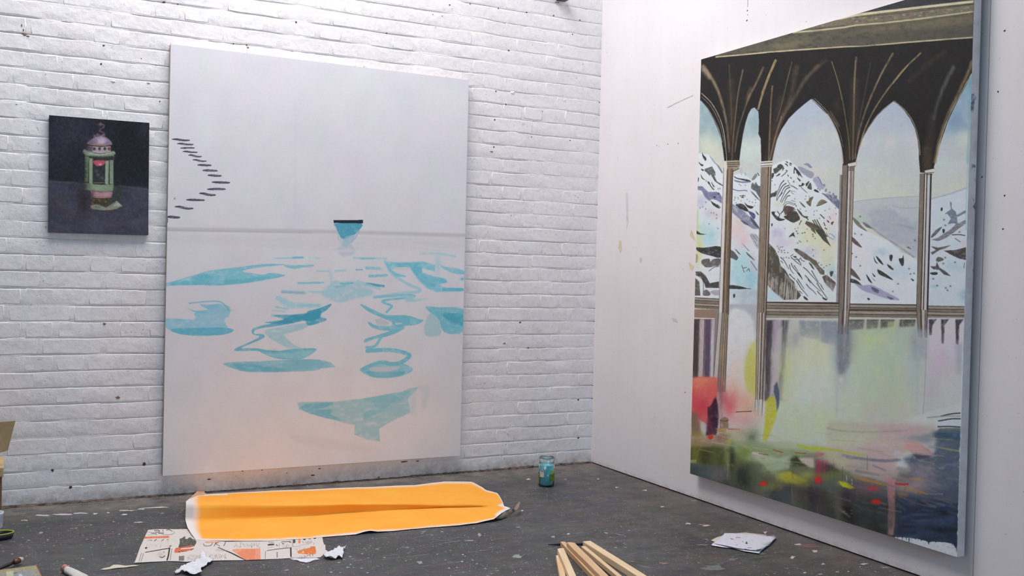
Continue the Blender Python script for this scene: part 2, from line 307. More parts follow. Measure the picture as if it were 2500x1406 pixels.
# ---------------------------------------------------------------- artwork 2: small dark still life with a porcelain lantern
def art_lantern():
    cv = Cv(110, 265, 372, 588, 3, (38, 37, 46))
    def B(x, y):
        return np.stack([44-0*x, 42+0*x, 54+0*x], -1)
    cv.poly(q('L', 60, 60, 1120, 140, 1120, 835, 60, 750), (36, 34, 40), 1, 2)
    cv.poly(q('L', 60, 60, 560, 100, 560, 330, 60, 560), (58, 54, 70), .6, 14, (20, 20, .6))
    cv.poly(q('L', 740, 150, 1100, 180, 1100, 780, 760, 760), (30, 30, 32), .8, 12)
    cv.poly(q('L', 60, 745, 400, 765, 740, 795, 1120, 835, 1120, 1330, 60, 1300), (72, 70, 84), 1, 2.5, (26, 18, .35))
    cv.line(q('L', 80, 757, 360, 770), 3, (104, 104, 102), .6, 2)
    cv.line(q('L', 780, 800, 1085, 838), 3, (116, 112, 98), .6, 2)
    for i in range(26):
        cv.spray(*q1('L', 100+RNG.random()*960, 860+RNG.random()*400), 12+RNG.random()*16, 7+RNG.random()*8, [(88, 84, 100), (62, 66, 76), (80, 70, 78)][i % 3], .5)
    cv.spray(*q1('L', 430, 960), 18, 30, (50, 38, 42), .9)
    cv.spray(*q1('L', 780, 900), 12, 26, (56, 62, 48), .8)
    # smoke / finial
    cv.line(q('L', 600, 170, 640, 200, 590, 240, 640, 270, 600, 300), 3, (124, 100, 108), .8, 1.5, (4, 4, .6))
    for x, y in [(600, 180), (575, 285), (635, 290), (605, 300), (545, 300)]: cv.spray(*q1('L', x, y), 4, 3.5, (150, 128, 136), .8)
    # dome
    cv.poly(q('L', 490, 345, 545, 310, 600, 300, 660, 312, 700, 345, 718, 382, 640, 392, 540, 388, 465, 375), (150, 132, 152), 1, .6, None, 3)
    cv.poly(q('L', 560, 320, 620, 310, 670, 340, 640, 380, 580, 375), (196, 178, 196), .8, 2)
    cv.line(q('L', 465, 370, 540, 390, 640, 395, 718, 380), 2.2, (170, 128, 92), 1, .6)
    cv.line(q('L', 470, 385, 560, 402, 640, 405, 712, 395), 1.6, (48, 36, 38), 1, .5)
    cv.poly(q('L', 480, 395, 600, 408, 705, 400, 705, 460, 600, 475, 470, 455), (188, 172, 178), 1, .6)
    cv.poly(q('L', 470, 395, 530, 400, 520, 460, 460, 450), (92, 76, 84), .8, 1.5)
    for x in (540, 592, 645, 688):
        cv.spray(*q1('L', x, 427), 3.4, 4, (52, 44, 44), 1, None, 5); cv.spray(*q1('L', x+1, 430), 1.4, 1.8, (150, 110, 70), .9)
    cv.spray(*q1('L', 690, 425), 3, 3.5, (170, 96, 60), .7)
    # green collar
    cv.poly(q('L', 425, 450, 440, 430, 480, 450, 600, 478, 720, 450, 745, 458, 752, 480, 700, 500, 600, 512, 500, 505, 435, 480), (158, 172, 144), 1, .6, None, 3)
    cv.line(q('L', 430, 450, 520, 478, 620, 486, 740, 462), 1.6, (196, 204, 176), .9, .6)
    cv.poly(q('L', 445, 490, 740, 490, 735, 540, 640, 545, 520, 535, 450, 530), (130, 146, 116), 1, .7)
    cv.line(q('L', 640, 545, 735, 538), 2, (176, 130, 84), .9, .6)
    # pillars
    cv.poly(q('L', 442, 500, 735, 500, 735, 800, 430, 800), (46, 44, 44), .9, .8)
    cv.poly(q('L', 445, 500, 485, 510, 478, 760, 438, 760), (128, 148, 108), 1, .6)
    cv.poly(q('L', 486, 520, 524, 525, 522, 790, 484, 780), (146, 164, 134), 1, .6)
    cv.poly(q('L', 650, 545, 688, 545, 682, 792, 645, 780), (152, 168, 146), 1, .6)
    cv.poly(q('L', 694, 540, 732, 540, 732, 785, 694, 780), (146, 162, 140), 1, .6)
    for a in [(480, 540, 474, 770), (526, 545, 524, 770), (690, 550, 688, 785)]: cv.line(q('L', *a), 1, (70, 52, 40), .9, .4)
    cv.line(q('L', 500, 540, 498, 770), 1.5, (180, 194, 168), .6, .8)
    cv.line(q('L', 665, 560, 662, 770), 1.5, (184, 198, 176), .6, .8)
    cv.poly(q('L', 527, 545, 640, 545, 642, 580, 600, 605, 560, 600, 530, 570), (196, 92, 110), 1, .6, None, 3)
    cv.poly(q('L', 580, 580, 620, 575, 600, 600), (226, 186, 190), .9, .6)
    cv.poly(q('L', 528, 600, 642, 600, 640, 770, 528, 765), (54, 56, 58), .9, 1, (6, 6, .5))
    for x, y in [(560, 650), (575, 690), (620, 720)]: cv.spray(*q1('L', x, y), 4, 4, (104, 110, 104), .7)
    # base
    cv.poly(q('L', 430, 765, 500, 780, 600, 790, 735, 785, 728, 850, 640, 862, 520, 850, 430, 840), (140, 156, 124), 1, .7)
    cv.line(q('L', 530, 770, 640, 770), 1.4, (190, 160, 100), .9, .6)
    cv.poly(q('L', 500, 850, 610, 866, 722, 856, 718, 910, 610, 918, 515, 905), (190, 140, 150), 1, .7)
    cv.line(q('L', 515, 912, 610, 922, 715, 915), 1.6, (196, 156, 96), 1, .5)
    cv.poly(q('L', 500, 925, 610, 930, 715, 925, 700, 1000, 600, 1015, 520, 980), (78, 66, 48), 1, .8)
    for i in range(16):
        cv.spray(*q1('L', 520+RNG.random()*180, 935+RNG.random()*60), 2, 2, [(160, 110, 70), (120, 116, 70), (60, 50, 44)][i % 3], .9)
    cv.poly(q('L', 500, 1000, 560, 985, 660, 1020, 760, 950, 820, 1000, 760, 1035, 640, 1048, 520, 1035), (146, 152, 136), 1, .7)
    cv.poly(q('L', 720, 990, 765, 950, 815, 1000, 740, 1010), (178, 188, 172), 1, .6)
    cv.line(q('L', 500, 1020, 580, 1038, 700, 1042, 820, 1005), 1.4, (176, 150, 100), .9, .5)
    # painterly softening: dim left flank, glow on the right, rough edges
    for x, y, rx, ry, col, al in [(430, 640, 9, 44, (40, 40, 44), .75), (430, 820, 14, 14, (58, 56, 60), .85), (470, 420, 8, 9, (70, 60, 70), .6), (500, 350, 10, 8, (96, 84, 100), .5), (610, 345, 10, 7, (214, 198, 214), .5), (600, 500, 20, 3, (176, 188, 156), .5), (600, 820, 22, 6, (168, 184, 150), .5), (520, 890, 6, 10, (90, 60, 66), .6),
            (660, 890, 12, 6, (204, 158, 168), .5), (560, 960, 8, 6, (60, 46, 36), .6), (700, 960, 8, 8, (70, 74, 58), .7), (560, 1015, 12, 4, (110, 116, 106), .6), (740, 930, 8, 12, (48, 56, 46), .6), (200, 500, 30, 50, (48, 46, 56), .4), (900, 500, 34, 60, (24, 24, 26), .5), (300, 250, 34, 26, (66, 60, 78), .35), (1040, 240, 12, 24, (66, 66, 78), .4)]:
        cv.spray(*q1('L', x, y), rx, ry, col, al, (5, 5, .5))
    cv.im = blurk(cv.im, 1.3)
    cv.grain(6, 5, 5, .8); cv.grain(5, 2, 2, .6)
    return cv
# ---------------------------------------------------------------- artwork 3: arcade with fan vault, snowy mountain and misty garden
def art_arcade():
    cv = Cv(1672, -66, 2390, 1368, 1.6, (206, 212, 212))
    DK = (34, 32, 32)
    # --- sky behind the arches
    def skyc(X, Y):
        t = np.clip((Y-230)/280, 0, 1)[..., None]
        return (1-t)*np.array([172., 184, 202])+t*np.array([206., 210, 198])
    cv.poly([(1672, -66), (2390, -66), (2390, 800), (1672, 800)], skyc, 1, 0)
    cv.poly(q('A', 95, 860, 320, 900, 320, 1400, 60, 1400), (130, 160, 164), .75, 9, (22, 30, .5))
    cv.poly(q('A', 80, 1150, 320, 1250, 320, 1500, 60, 1500), (206, 210, 192), .9, 12)
    cv.poly(q('A', 470, 900, 630, 900, 630, 1200, 440, 1200), (140, 168, 172), .7, 9, (22, 30, .5))
    cv.poly(q('B', 930, 600, 1300, 600, 1300, 1100, 1000, 1150), (136, 166, 184), .8, 9, (22, 26, .4))
    cv.spray(*q1('B', 1100, 1030), 18, 14, (120, 142, 172), .6)
    cv.spray(*q1('B', 1235, 700), 10, 26, (104, 160, 172), .6)
    for i in range(60):
        x = 1690+RNG.random()*680; y = 330+RNG.random()*180
        cv.spray(x, y, 14+RNG.random()*18, 12+RNG.random()*16, [(212, 216, 196), (196, 204, 214), (214, 206, 208), (200, 214, 204)][i % 4], .35)
    # --- snow fields
    SN = (216, 223, 228); PK = (212, 200, 206); CY = (164, 206, 216); YG = (210, 214, 176); LV = (176, 172, 204)
    cv.poly([(1672, 395)]+q('a', 200, 90, 380, 130, 480, 260, 600, 440)+[(1766, 430), (1766, 745), (1672, 745)], SN, 1, .8)
    cv.poly(q('a', 760, 480, 930, 430, 1080, 560, 1180, 440, 1240, 440)+[(1858, 745), (1780, 745)], SN, 1, .8)
    cv.poly(q('b', 60, 260, 120, 160, 230, 110, 380, 60, 470, 150, 560, 200, 640, 300, 800, 380, 900, 520, 1000, 600, 1120, 740, 1250, 920)+[(2050, 745), (1868, 745)], SN, 1, .8)
    cv.poly(q('D', 200, 600, 340, 720, 520, 800, 780, 980)+[(2240, 745), (2070, 745)], SN, 1, .8)
    cv.poly(q('D', 870, 440, 1210, 340)+[(2372, 745), (2262, 745)], (204, 214, 222), 1, 1)
    # far hills
    cv.poly(q('D', 210, 475, 320, 452, 560, 428, 780, 425, 780, 950, 640, 900, 520, 790, 340, 680, 210, 600), (184, 190, 198), .85, 2, (20, 12, .4))
    cv.poly(q('D', 330, 560, 520, 500, 640, 600, 780, 640, 780, 900, 560, 800, 400, 700), (162, 170, 182), .6, 5, (20, 10, .6))
    cv.line(q('D', 210, 470, 320, 452, 560, 430, 780, 420), 1.4, (160, 160, 168), .8, .8)
    cv.line(q('D', 560, 500, 650, 520, 780, 515), 2, (164, 158, 164), .6, 1)
    cv.line(q('D', 600, 660, 740, 695), 4, (148, 156, 170), .6, 2)
    cv.line(q('D', 870, 445, 1040, 400, 1200, 345), 3, (172, 172, 182), .9, 1.5)
    cv.line(q('D', 320, 640, 460, 750, 600, 840, 740, 940), 3, (150, 146, 152), .8, 1.6, (10, 5, .5))
    # tints
    for c, x, y, rx, ry, col, a in [('a', 230, 930, 14, 12, LV, .7), ('a', 180, 860, 10, 12, PK, .7), ('a', 350, 1130, 16, 12, (188, 184, 200), .6), ('a', 500, 1150, 16, 14, PK, .8),
            ('C', 180, 760, 22, 26, CY, .9), ('C', 130, 700, 14, 22, (186, 214, 214), .9), ('C', 75, 640, 5, 34, (176, 204, 140), .9), ('C', 90, 840, 9, 30, (206, 208, 140), .9),
            ('C', 80, 950, 9, 22, (214, 210, 160), .8), ('C', 440, 650, 24, 26, PK, .9), ('C', 420, 720, 18, 30, (220, 204, 204), .9), ('C', 480, 800, 20, 24, (216, 198, 208), .8),
            ('C', 420, 1080, 26, 40, (168, 210, 218), .95), ('C', 540, 1120, 20, 30, (150, 202, 214), .95), ('C', 480, 960, 18, 20, (170, 210, 220), .8), ('C', 560, 1000, 10, 30, (196, 196, 210), .7),
            ('C', 1050, 760, 34, 26, YG, .9), ('C', 1180, 850, 30, 40, (214, 214, 186), .95), ('C', 980, 640, 22, 16, (214, 216, 190), .6), ('C', 760, 740, 16, 14, LV, .6),
            ('C', 800, 820, 26, 14, (208, 200, 216), .8), ('C', 1030, 900, 22, 14, (184, 188, 206), .6), ('C', 1210, 980, 16, 16, (206, 214, 188), .8), ('C', 780, 480, 18, 12, (210, 210, 200), .7),
            ('C', 1240, 620, 16, 26, (220, 208, 210), .8), ('C', 1230, 1060, 12, 14, (170, 200, 204), .7), ('C', 1250, 760, 8, 14, (196, 200, 222), .7), ('C', 530, 1260, 40, 14, (176, 190, 200), .9),
            ('C', 520, 1330, 40, 16, (180, 196, 206), .9), ('C', 720, 1250, 16, 10, (164, 204, 218), .8), ('D', 280, 620, 14, 8, (176, 206, 186), .8), ('D', 460, 900, 20, 10, (176, 200, 218), .7),
            ('D', 250, 900, 30, 40, (222, 214, 222), .5), ('D', 600, 1060, 40, 20, (186, 208, 222), .6), ('D', 420, 1260, 50, 12, (196, 206, 222), .6), ('D', 1100, 1020, 24, 12, (176, 204, 218), .7),
            ('D', 960, 620, 18, 30, (198, 212, 216), .6), ('D', 1180, 1260, 12, 14, (140, 180, 200), .7), ('D', 920, 1190, 8, 4, (160, 200, 210), .8), ('D', 1170, 820, 8, 8, PK, .7)]:
        cv.spray(*q1(c, x, y), rx, ry, col, a, (9, 9, .35))
    K = (52, 54, 52); KG = (86, 92, 92); KB = (92, 100, 124); KP = (100, 98, 140); KO = (98, 92, 74)
    def P(c, pts, col=K, a=.95, b=.35, sm=3, tex=(7, 5, .25)): cv.poly(q(c, *pts), col, a, b, tex, sm)
    def Ls(c, segs, w=1.3, col=K, a=.9, w2=None):
        for s_ in segs: cv.line(q(c, *s_), w, col, a, .45, None, 4, w2)
    # first bay strokes
    P('a', (240, 90, 265, 130, 310, 180, 300, 230, 265, 190, 245, 140)); P('a', (170, 238, 215, 275, 262, 300, 240, 322, 200, 290)); P('a', (225, 365, 268, 385, 262, 402, 230, 390))
    P('a', (280, 370, 410, 325, 465, 420, 470, 480, 445, 480, 490, 575, 470, 575, 420, 520, 385, 455, 375, 490, 320, 430, 285, 405), KG, .95, .4, 0)
    P('a', (430, 530, 500, 585, 585, 640, 590, 660, 520, 625, 460, 580), (76, 78, 100)); P('a', (218, 462, 250, 520, 292, 555, 250, 545, 225, 505))
    P('a', (330, 590, 360, 590, 395, 660, 450, 725, 420, 715, 370, 650)); P('a', (150, 530, 185, 520, 175, 590, 155, 580)); P('a', (400, 600, 450, 670, 450, 685, 430, 670))
    P('a', (360, 130, 420, 190, 480, 270, 540, 330, 595, 440, 560, 420, 500, 320, 430, 250, 385, 180), (150, 154, 160), .85); P('a', (490, 280, 560, 370, 595, 440, 560, 410), (110, 114, 124))
    P('a', (140, 665, 240, 665, 340, 760, 480, 760, 540, 780, 580, 860, 575, 960, 480, 900, 420, 885, 370, 910, 300, 850, 230, 740, 140, 720), KP, .8, .6, 0)
    P('a', (245, 780, 310, 850, 380, 910, 360, 915, 300, 870), (130, 140, 156), .8); P('a', (385, 915, 440, 950, 500, 990, 545, 1050, 480, 1025, 420, 980))
    Ls('a', [(500, 980, 550, 1030)], 1.6); Ls('a', [(440, 850, 460, 850), (520, 790, 520, 800)], 3)
    for x, y in [(300, 940), (250, 1020), (205, 1035), (300, 1055), (395, 1120), (438, 1125), (485, 1155), (485, 1215), (360, 1310), (145, 1110), (310, 575), (405, 605), (515, 710), (545, 705), (510, 1390)]:
        cv.spray(*q1('a', x, y), 1.3, 1.7, (80, 80, 100), .8)
    P('a', (880, 350, 925, 345, 935, 440, 910, 475, 885, 430), (184, 190, 190)); P('a', (950, 420, 1000, 460, 980, 490), (176, 182, 180))
    P('a', (785, 490, 850, 525, 1000, 545, 1080, 580, 1020, 585, 900, 555, 810, 525)); P('a', (790, 555, 900, 580, 1070, 585, 1040, 605, 900, 605, 810, 585), (120, 124, 150))
    P('a', (1085, 620, 1110, 600, 1130, 640, 1160, 590, 1200, 660, 1240, 660, 1240, 890, 1160, 760, 1075, 700), KG, .95, .4, 0); P('a', (1065, 745, 1120, 780, 1200, 870, 1235, 920, 1150, 850), (98, 106, 122))
    P('a', (1090, 540, 1160, 450, 1185, 490, 1120, 560), (120, 134, 134)); Ls('a', [(1190, 440, 1215, 480)], 2)
    Ls('a', [(765, 715, 860, 742, 970, 735, 1010, 748)], 2, KP); Ls('a', [(885, 830, 975, 830), (910, 855, 950, 860), (940, 820, 930, 860)], 1.7)
    for x, y in [(800, 850), (850, 860), (860, 885), (790, 900), (905, 915), (805, 870), (1010, 895), (1050, 925), (1100, 940), (1155, 945), (875, 635), (900, 650), (980, 645), (820, 950), (1150, 895), (1135, 1000)]:
        cv.spray(*q1('a', x, y), 1.1, 1.3, (80, 84, 92), .8)
    P('a', (745, 955, 850, 1030, 960, 1100, 1040, 1180, 1130, 1240, 1230, 1400, 1120, 1400, 1010, 1330, 900, 1240, 760, 1120), (120, 126, 152), .85, .7, 0, (6, 5, .5))
    P('a', (810, 985, 880, 965, 960, 985, 1030, 1080, 1010, 1100, 900, 1060, 860, 1030)); P('a', (965, 945, 1020, 990, 1120, 1015, 1080, 1050, 1010, 1020)); P('a', (1030, 1090, 1130, 1130, 1150, 1190, 1120, 1230, 1060, 1150), (78, 74, 130))
    P('a', (1060, 1180, 1120, 1240, 1190, 1330, 1215, 1390, 1140, 1340, 1080, 1260), (84, 88, 96), .9); P('a', (1150, 1080, 1215, 1160, 1180, 1140)); P('a', (900, 1250, 980, 1280, 1050, 1340, 960, 1310), (88, 94, 110))
    # col bay lower
    P('C', (530, 740, 600, 760, 600, 870, 560, 820), (150, 156, 166), .5); Ls('C', [(530, 750, 560, 790), (545, 745, 575, 790), (560, 750, 590, 800), (575, 750, 598, 780), (565, 800, 595, 850)], 1, (90, 96, 104))
    P('C', (355, 870, 400, 900, 430, 945, 415, 970, 360, 945), KG, .95, .4, 0); P('C', (398, 868, 420, 885, 450, 920, 430, 910), KG); P('C', (455, 812, 520, 885, 510, 880), KG); P('C', (495, 895, 540, 935, 570, 970, 520, 935), KG)
    Ls('C', [(535, 975, 560, 1010, 590, 1055), (460, 1015, 480, 1070), (470, 1035, 500, 1030), (500, 1060, 520, 1040, 525, 1065)], 1.2)
    P('C', (345, 1180, 440, 1190, 505, 1212, 430, 1215, 345, 1210)); Ls('C', [(505, 1210, 535, 1213)], 1.5); P('C', (385, 1260, 400, 1258, 402, 1280, 388, 1290))
    # left bay lower
    P('C', (60, 860, 140, 860, 275, 850, 275, 945, 200, 930, 110, 905)); P('C', (65, 710, 110, 738, 155, 745, 100, 748, 60, 735))
    P('C', (120, 965, 180, 955, 190, 985, 210, 960, 275, 955, 270, 1010, 225, 1020, 160, 1030, 118, 1000), (96, 94, 94)); P('C', (50, 915, 80, 920, 80, 980, 55, 985), (130, 120, 100), .6)
    P('C', (60, 1065, 110, 1065, 150, 1100, 185, 1165, 265, 1150, 265, 1205, 150, 1205, 140, 1170, 110, 1110, 70, 1095), (70, 68, 66), .95, .4, 0)
    P('C', (50, 1110, 95, 1150, 105, 1270, 50, 1270), (92, 88, 84), .95, .4, 0); Ls('C', [(60, 1090, 110, 1120, 130, 1160, 130, 1250), (180, 1060, 220, 1030, 265, 1020)], 1.2)
    P('C', (130, 1235, 160, 1220, 190, 1250, 180, 1272, 130, 1270), (108, 104, 104)); P('C', (190, 1235, 265, 1225, 265, 1265, 220, 1265), (150, 148, 160), .7)
    # main mountain
    P('b', (120, 230, 180, 200, 200, 160, 250, 140, 290, 170, 310, 220, 270, 270, 285, 215, 240, 245, 180, 300, 140, 310), (72, 72, 70), .95, .4, 0)
    P('b', (95, 310, 130, 300, 130, 350, 95, 400)); P('b', (165, 355, 220, 310, 245, 305, 220, 340)); P('b', (330, 95, 375, 110, 370, 130)); P('b', (400, 115, 440, 135, 445, 150, 410, 140)); P('b', (320, 135, 360, 145, 375, 190, 350, 165)); P('b', (385, 145, 430, 160, 425, 175))
    Ls('b', [(265, 355, 320, 310, 360, 260), (340, 250, 365, 262)], 1.6); P('b', (360, 320, 385, 340, 380, 365)); P('b', (415, 365, 440, 385, 425, 395)); cv.spray(*q1('b', 473, 445), 1.6, 2, K, .9)
    P('b', (480, 200, 500, 205, 580, 290, 610, 350, 635, 380, 590, 350, 530, 290, 500, 240, 490, 250, 485, 310, 470, 290)); P('b', (530, 370, 590, 420, 580, 440, 550, 410)); Ls('b', [(520, 290, 560, 320), (545, 310, 560, 345)], 2)
    P('b', (540, 190, 600, 190, 680, 230, 810, 290, 815, 340, 780, 390, 720, 370, 620, 300, 560, 240), (146, 150, 168), .9, .7, 3); P('b', (640, 150, 720, 130, 790, 200, 750, 210, 700, 170), (130, 124, 160), .8)
    P('b', (800, 400, 880, 360, 930, 420, 980, 530, 1010, 530, 960, 580, 880, 540, 830, 470), (160, 158, 188), .85, .7, 3); Ls('b', [(890, 360, 930, 430, 960, 490, 1010, 528)], 1.4, (92, 92, 120))
    P('b', (950, 640, 1010, 650, 1100, 660, 1180, 690, 1220, 740, 1250, 760, 1250, 920, 1180, 860, 1100, 780, 1030, 710), (130, 130, 160), .9, .6, 0, (5, 4, .6))
    P('b', (1160, 790, 1250, 770, 1250, 910, 1190, 850), (104, 122, 140)); Ls('b', [(960, 650, 1050, 700, 1130, 790), (1090, 680, 1130, 740), (1140, 660, 1200, 700), (1150, 720, 1210, 720)], 1.2, (70, 70, 90))
    for x, y in [(1030, 580), (1000, 500), (1090, 630), (1020, 605), (890, 565), (920, 585), (1155, 655), (1205, 700)]: cv.spray(*q1('b', x, y), 1.6, 1.8, (76, 76, 96), .85)
    # drapery lines on the rock
    for s_ in [(305, 425, 250, 490, 210, 590, 175, 670), (340, 475, 280, 520, 230, 610, 190, 690, 180, 770), (390, 510, 320, 540, 270, 620, 240, 690), (405, 540, 340, 580, 290, 680, 245, 790),
               (405, 600, 350, 660, 300, 740, 265, 800), (405, 685, 360, 700, 330, 760, 310, 785), (275, 640, 230, 690, 185, 765)]:
        cv.line(q('b', *s_), 2.2, (56, 58, 60), .95, .45, None, 5, 1.0)
    P('b', (80, 650, 130, 635, 190, 590, 165, 700, 110, 705, 75, 720), (70, 66, 58), .95, .4, 0)
    Ls('b', [(290, 850, 330, 800, 400, 795, 480, 830, 520, 870), (300, 880, 340, 830, 400, 820, 470, 850), (430, 770, 490, 785), (370, 420, 400, 480, 440, 530)], 1.1, (70, 72, 78))
    P('b', (430, 510, 480, 530, 550, 578, 500, 560)); Ls('b', [(410, 600, 500, 620), (430, 630, 480, 660), (420, 605, 450, 650)], 1, (110, 112, 130))
    P('b', (560, 500, 600, 510, 620, 465, 660, 490, 620, 520, 570, 530)); Ls('b', [(600, 540, 650, 590, 700, 635)], 1.2); P('b', (680, 480, 740, 435, 720, 490, 690, 530)); P('b', (705, 545, 760, 460, 785, 575, 740, 575), (70, 84, 78)); P('b', (815, 590, 860, 580, 910, 630, 850, 620))
    P('b', (300, 930, 330, 870, 400, 865, 490, 900, 440, 950, 390, 990, 320, 1000), (92, 76, 76), 1, .4, 3); P('b', (350, 1020, 400, 975, 470, 945, 530, 970, 580, 1085, 520, 1130, 460, 1150, 380, 1110, 300, 1050), (76, 68, 66), 1, .4, 3)
    Ls('b', [(280, 970, 310, 880, 340, 850), (320, 1010, 370, 1000, 430, 950, 500, 925)], 1.3, (50, 46, 50))
    P('b', (90, 970, 140, 960, 150, 1010, 210, 1050, 260, 1080, 330, 1090, 250, 1120, 180, 1100, 120, 1030)); Ls('b', [(190, 955, 230, 1010, 210, 1060), (245, 1000, 300, 930)], 1.8)
    P('b', (525, 910, 590, 960, 640, 1030, 720, 1045, 690, 1075, 630, 1050, 570, 990), (76, 78, 90)); P('b', (685, 790, 730, 770, 740, 730, 810, 705, 780, 780, 760, 870, 710, 830), (96, 94, 72), .95, .4, 3)
    P('b', (865, 865, 900, 790, 960, 750, 1045, 795, 980, 820, 920, 850), (118, 112, 84), .95, .4, 3); Ls('b', [(865, 862, 930, 848, 1040, 797)], 1.3); P('b', (565, 780, 640, 840, 680, 895, 620, 860), (84, 96, 104))
    P('b', (690, 1120, 780, 1150, 860, 1190, 900, 1200, 980, 1290, 1060, 1390, 960, 1406, 860, 1300, 830, 1260, 850, 1335, 780, 1260, 665, 1165), (88, 80, 70), .95, .5, 0)
    Ls('b', [(690, 1060, 720, 1100), (800, 1110, 850, 1200), (830, 1100, 900, 1230), (870, 1100, 940, 1230, 1000, 1320), (990, 1150, 1010, 1200), (1010, 1240, 1040, 1262), (930, 1010, 995, 1075)], 2.2)
    P('b', (1040, 1100, 1085, 1140, 1060, 1145)); P('b', (1110, 1150, 1160, 1130, 1130, 1190), (90, 60, 52)); P('b', (90, 1165, 110, 1165, 105, 1210, 92, 1210)); Ls('b', [(605, 1115, 590, 1140), (580, 1155, 570, 1180)], 2)
    for x, y in [(680, 695), (670, 745), (740, 703), (585, 915), (680, 950), (825, 955), (870, 945), (820, 1015), (915, 1075), (1085, 1050), (1100, 1080), (1200, 1000), (1085, 915), (1010, 945), (1190, 900), (320, 1250), (495, 1255), (545, 1240), (520, 1295),
                 (540, 1330), (620, 1330), (660, 1320), (700, 1260), (800, 1350), (805, 1385), (490, 740), (495, 825), (515, 860), (150, 500), (100, 430), (150, 965)]:
        cv.spray(*q1('b', x, y), 1.2, 1.3, (70, 72, 80), .8)
    # lower mountain
    P('c', (30, 220, 90, 280, 150, 350, 210, 470, 250, 630, 330, 700, 400, 830, 480, 900, 500, 1010, 560, 1070, 600, 1130, 540, 1200, 300, 1210, 200, 1130, 120, 1060, 20, 950), (84, 78, 68), .97, .5, 0, (5, 12, .35))
    P('c', (330, 740, 380, 880, 430, 930, 500, 1000, 540, 1120, 420, 1200, 330, 1050), (62, 56, 56), .5, 3, 0)
    for i in range(60):
        x = 20+RNG.random()*520; top = 700+x*.42+RNG.random()*160; ln = 120+RNG.random()*230
        cv.line(q('c', x, top, x-18, min(top+ln, 1210)), .7+RNG.random()*.7, (176+RNG.random()*30, 180+RNG.random()*20, 178), .3+.5*RNG.random(), .5, None, 0, 1.8)
    for i in range(14):
        x = 330+i*13; y = 760+i*16; cv.line(q('c', x, y, x-8, y+70), 1.5, (196, 200, 204), .8, .5, None, 0, .5)
    P('c', (0, 1000, 60, 1040, 160, 1110, 260, 1170, 300, 1220, 0, 1230), (190, 212, 224), .9, 2, 0)
    Ls('c', [(355, 970, 365, 1060, 340, 1200)], 2, (190, 190, 180)); Ls('c', [(455, 1070, 445, 1200)], 2.4, (170, 166, 156))
    for s_ in [(250, 480, 310, 540, 350, 610, 390, 680), (255, 540, 290, 580), (400, 610, 420, 690, 470, 760), (430, 580, 460, 650, 530, 730, 590, 800, 620, 860), (480, 620, 545, 720), (540, 850, 590, 930, 650, 1020), (520, 880, 600, 1010, 660, 1080, 715, 1145),
               (570, 1060, 620, 1100), (640, 650, 700, 700, 780, 790, 880, 900, 940, 950), (670, 790, 750, 880, 830, 970, 930, 1060), (690, 940, 740, 1000, 800, 1050, 860, 1115), (870, 920, 940, 1030, 1010, 1130, 1050, 1190), (780, 710, 850, 830, 890, 890),
               (880, 1060, 930, 1120, 970, 1150), (720, 860, 760, 920), (430, 480, 520, 560, 600, 620), (400, 770, 450, 820, 500, 870), (940, 960, 990, 1040)]:
        cv.line(q('c', *s_), 2.0, (56, 62, 72), .92, .45, None, 5, 1.1)
    P('c', (640, 1145, 700, 1180, 715, 1215, 660, 1195)); P('c', (960, 1160, 1010, 1180, 1050, 1205, 1020, 1215, 980, 1195)); P('c', (530, 740, 570, 750, 620, 850, 580, 810), K)
    P('c', (470, 330, 530, 330, 660, 400, 760, 480, 860, 540, 900, 620, 1000, 710, 1000, 780, 930, 770, 880, 690, 800, 600, 740, 540, 660, 510, 580, 440, 500, 380), (98, 92, 84), .95, .5, 0)
    P('c', (730, 570, 780, 600, 825, 690, 780, 650), K); P('c', (500, 330, 540, 345, 520, 360), (40, 44, 40)); P('c', (960, 810, 1040, 780, 1120, 850, 1190, 910, 1190, 950, 1140, 1070, 1100, 1010, 1050, 970, 1000, 910), (88, 82, 74), .95, .5, 0, (3, 8, .5))
    for i in range(12): x = 1020+i*15; cv.line(q('c', x+20, 880+i*6, x-10, 980+i*9), .9, (190, 194, 196), .8, .45, None, 0)
    P('c', (1090, 730, 1150, 720, 1140, 780, 1110, 810), (70, 72, 84)); P('c', (1140, 760, 1200, 800, 1200, 880, 1150, 830), (170, 200, 196), .8, 1)
    P('c', (460, 460, 520, 460, 500, 490)); Ls('c', [(420, 460, 460, 430), (490, 510, 560, 520, 590, 490, 610, 530, 660, 550), (520, 490, 570, 560), (560, 530, 600, 600)], 1.6, (74, 66, 60))
    P('c', (385, 135, 420, 90, 470, 50, 480, 90, 500, 140, 460, 110, 430, 120)); P('c', (850, 30, 880, 0, 960, 0, 1010, 90, 1050, 180, 1115, 300, 1050, 240, 980, 190, 930, 120), (70, 72, 66), .95, .5, 0); Ls('c', [(770, 0, 850, 70)], 1.5); Ls('c', [(1080, 70, 1130, 90, 1180, 140), (1030, 60, 1080, 130, 1150, 170)], 1.5, (96, 140, 156))
    for x, y in [(195, 290), (245, 305), (280, 300), (215, 325), (230, 350), (265, 360), (210, 385), (265, 390), (310, 360), (315, 400), (370, 400), (345, 480), (390, 490), (300, 490), (570, 200), (540, 235), (590, 215), (705, 200), (620, 65), (660, 55), (540, 70),
                 (520, 30), (800, 85), (805, 120), (840, 155), (800, 350), (990, 355), (810, 455), (900, 572), (1090, 605), (945, 610), (1035, 625), (990, 655), (410, 775), (480, 840)]:
        cv.spray(*q1('c', x, y), 1.5, 1.3, (70, 68, 74), .85)
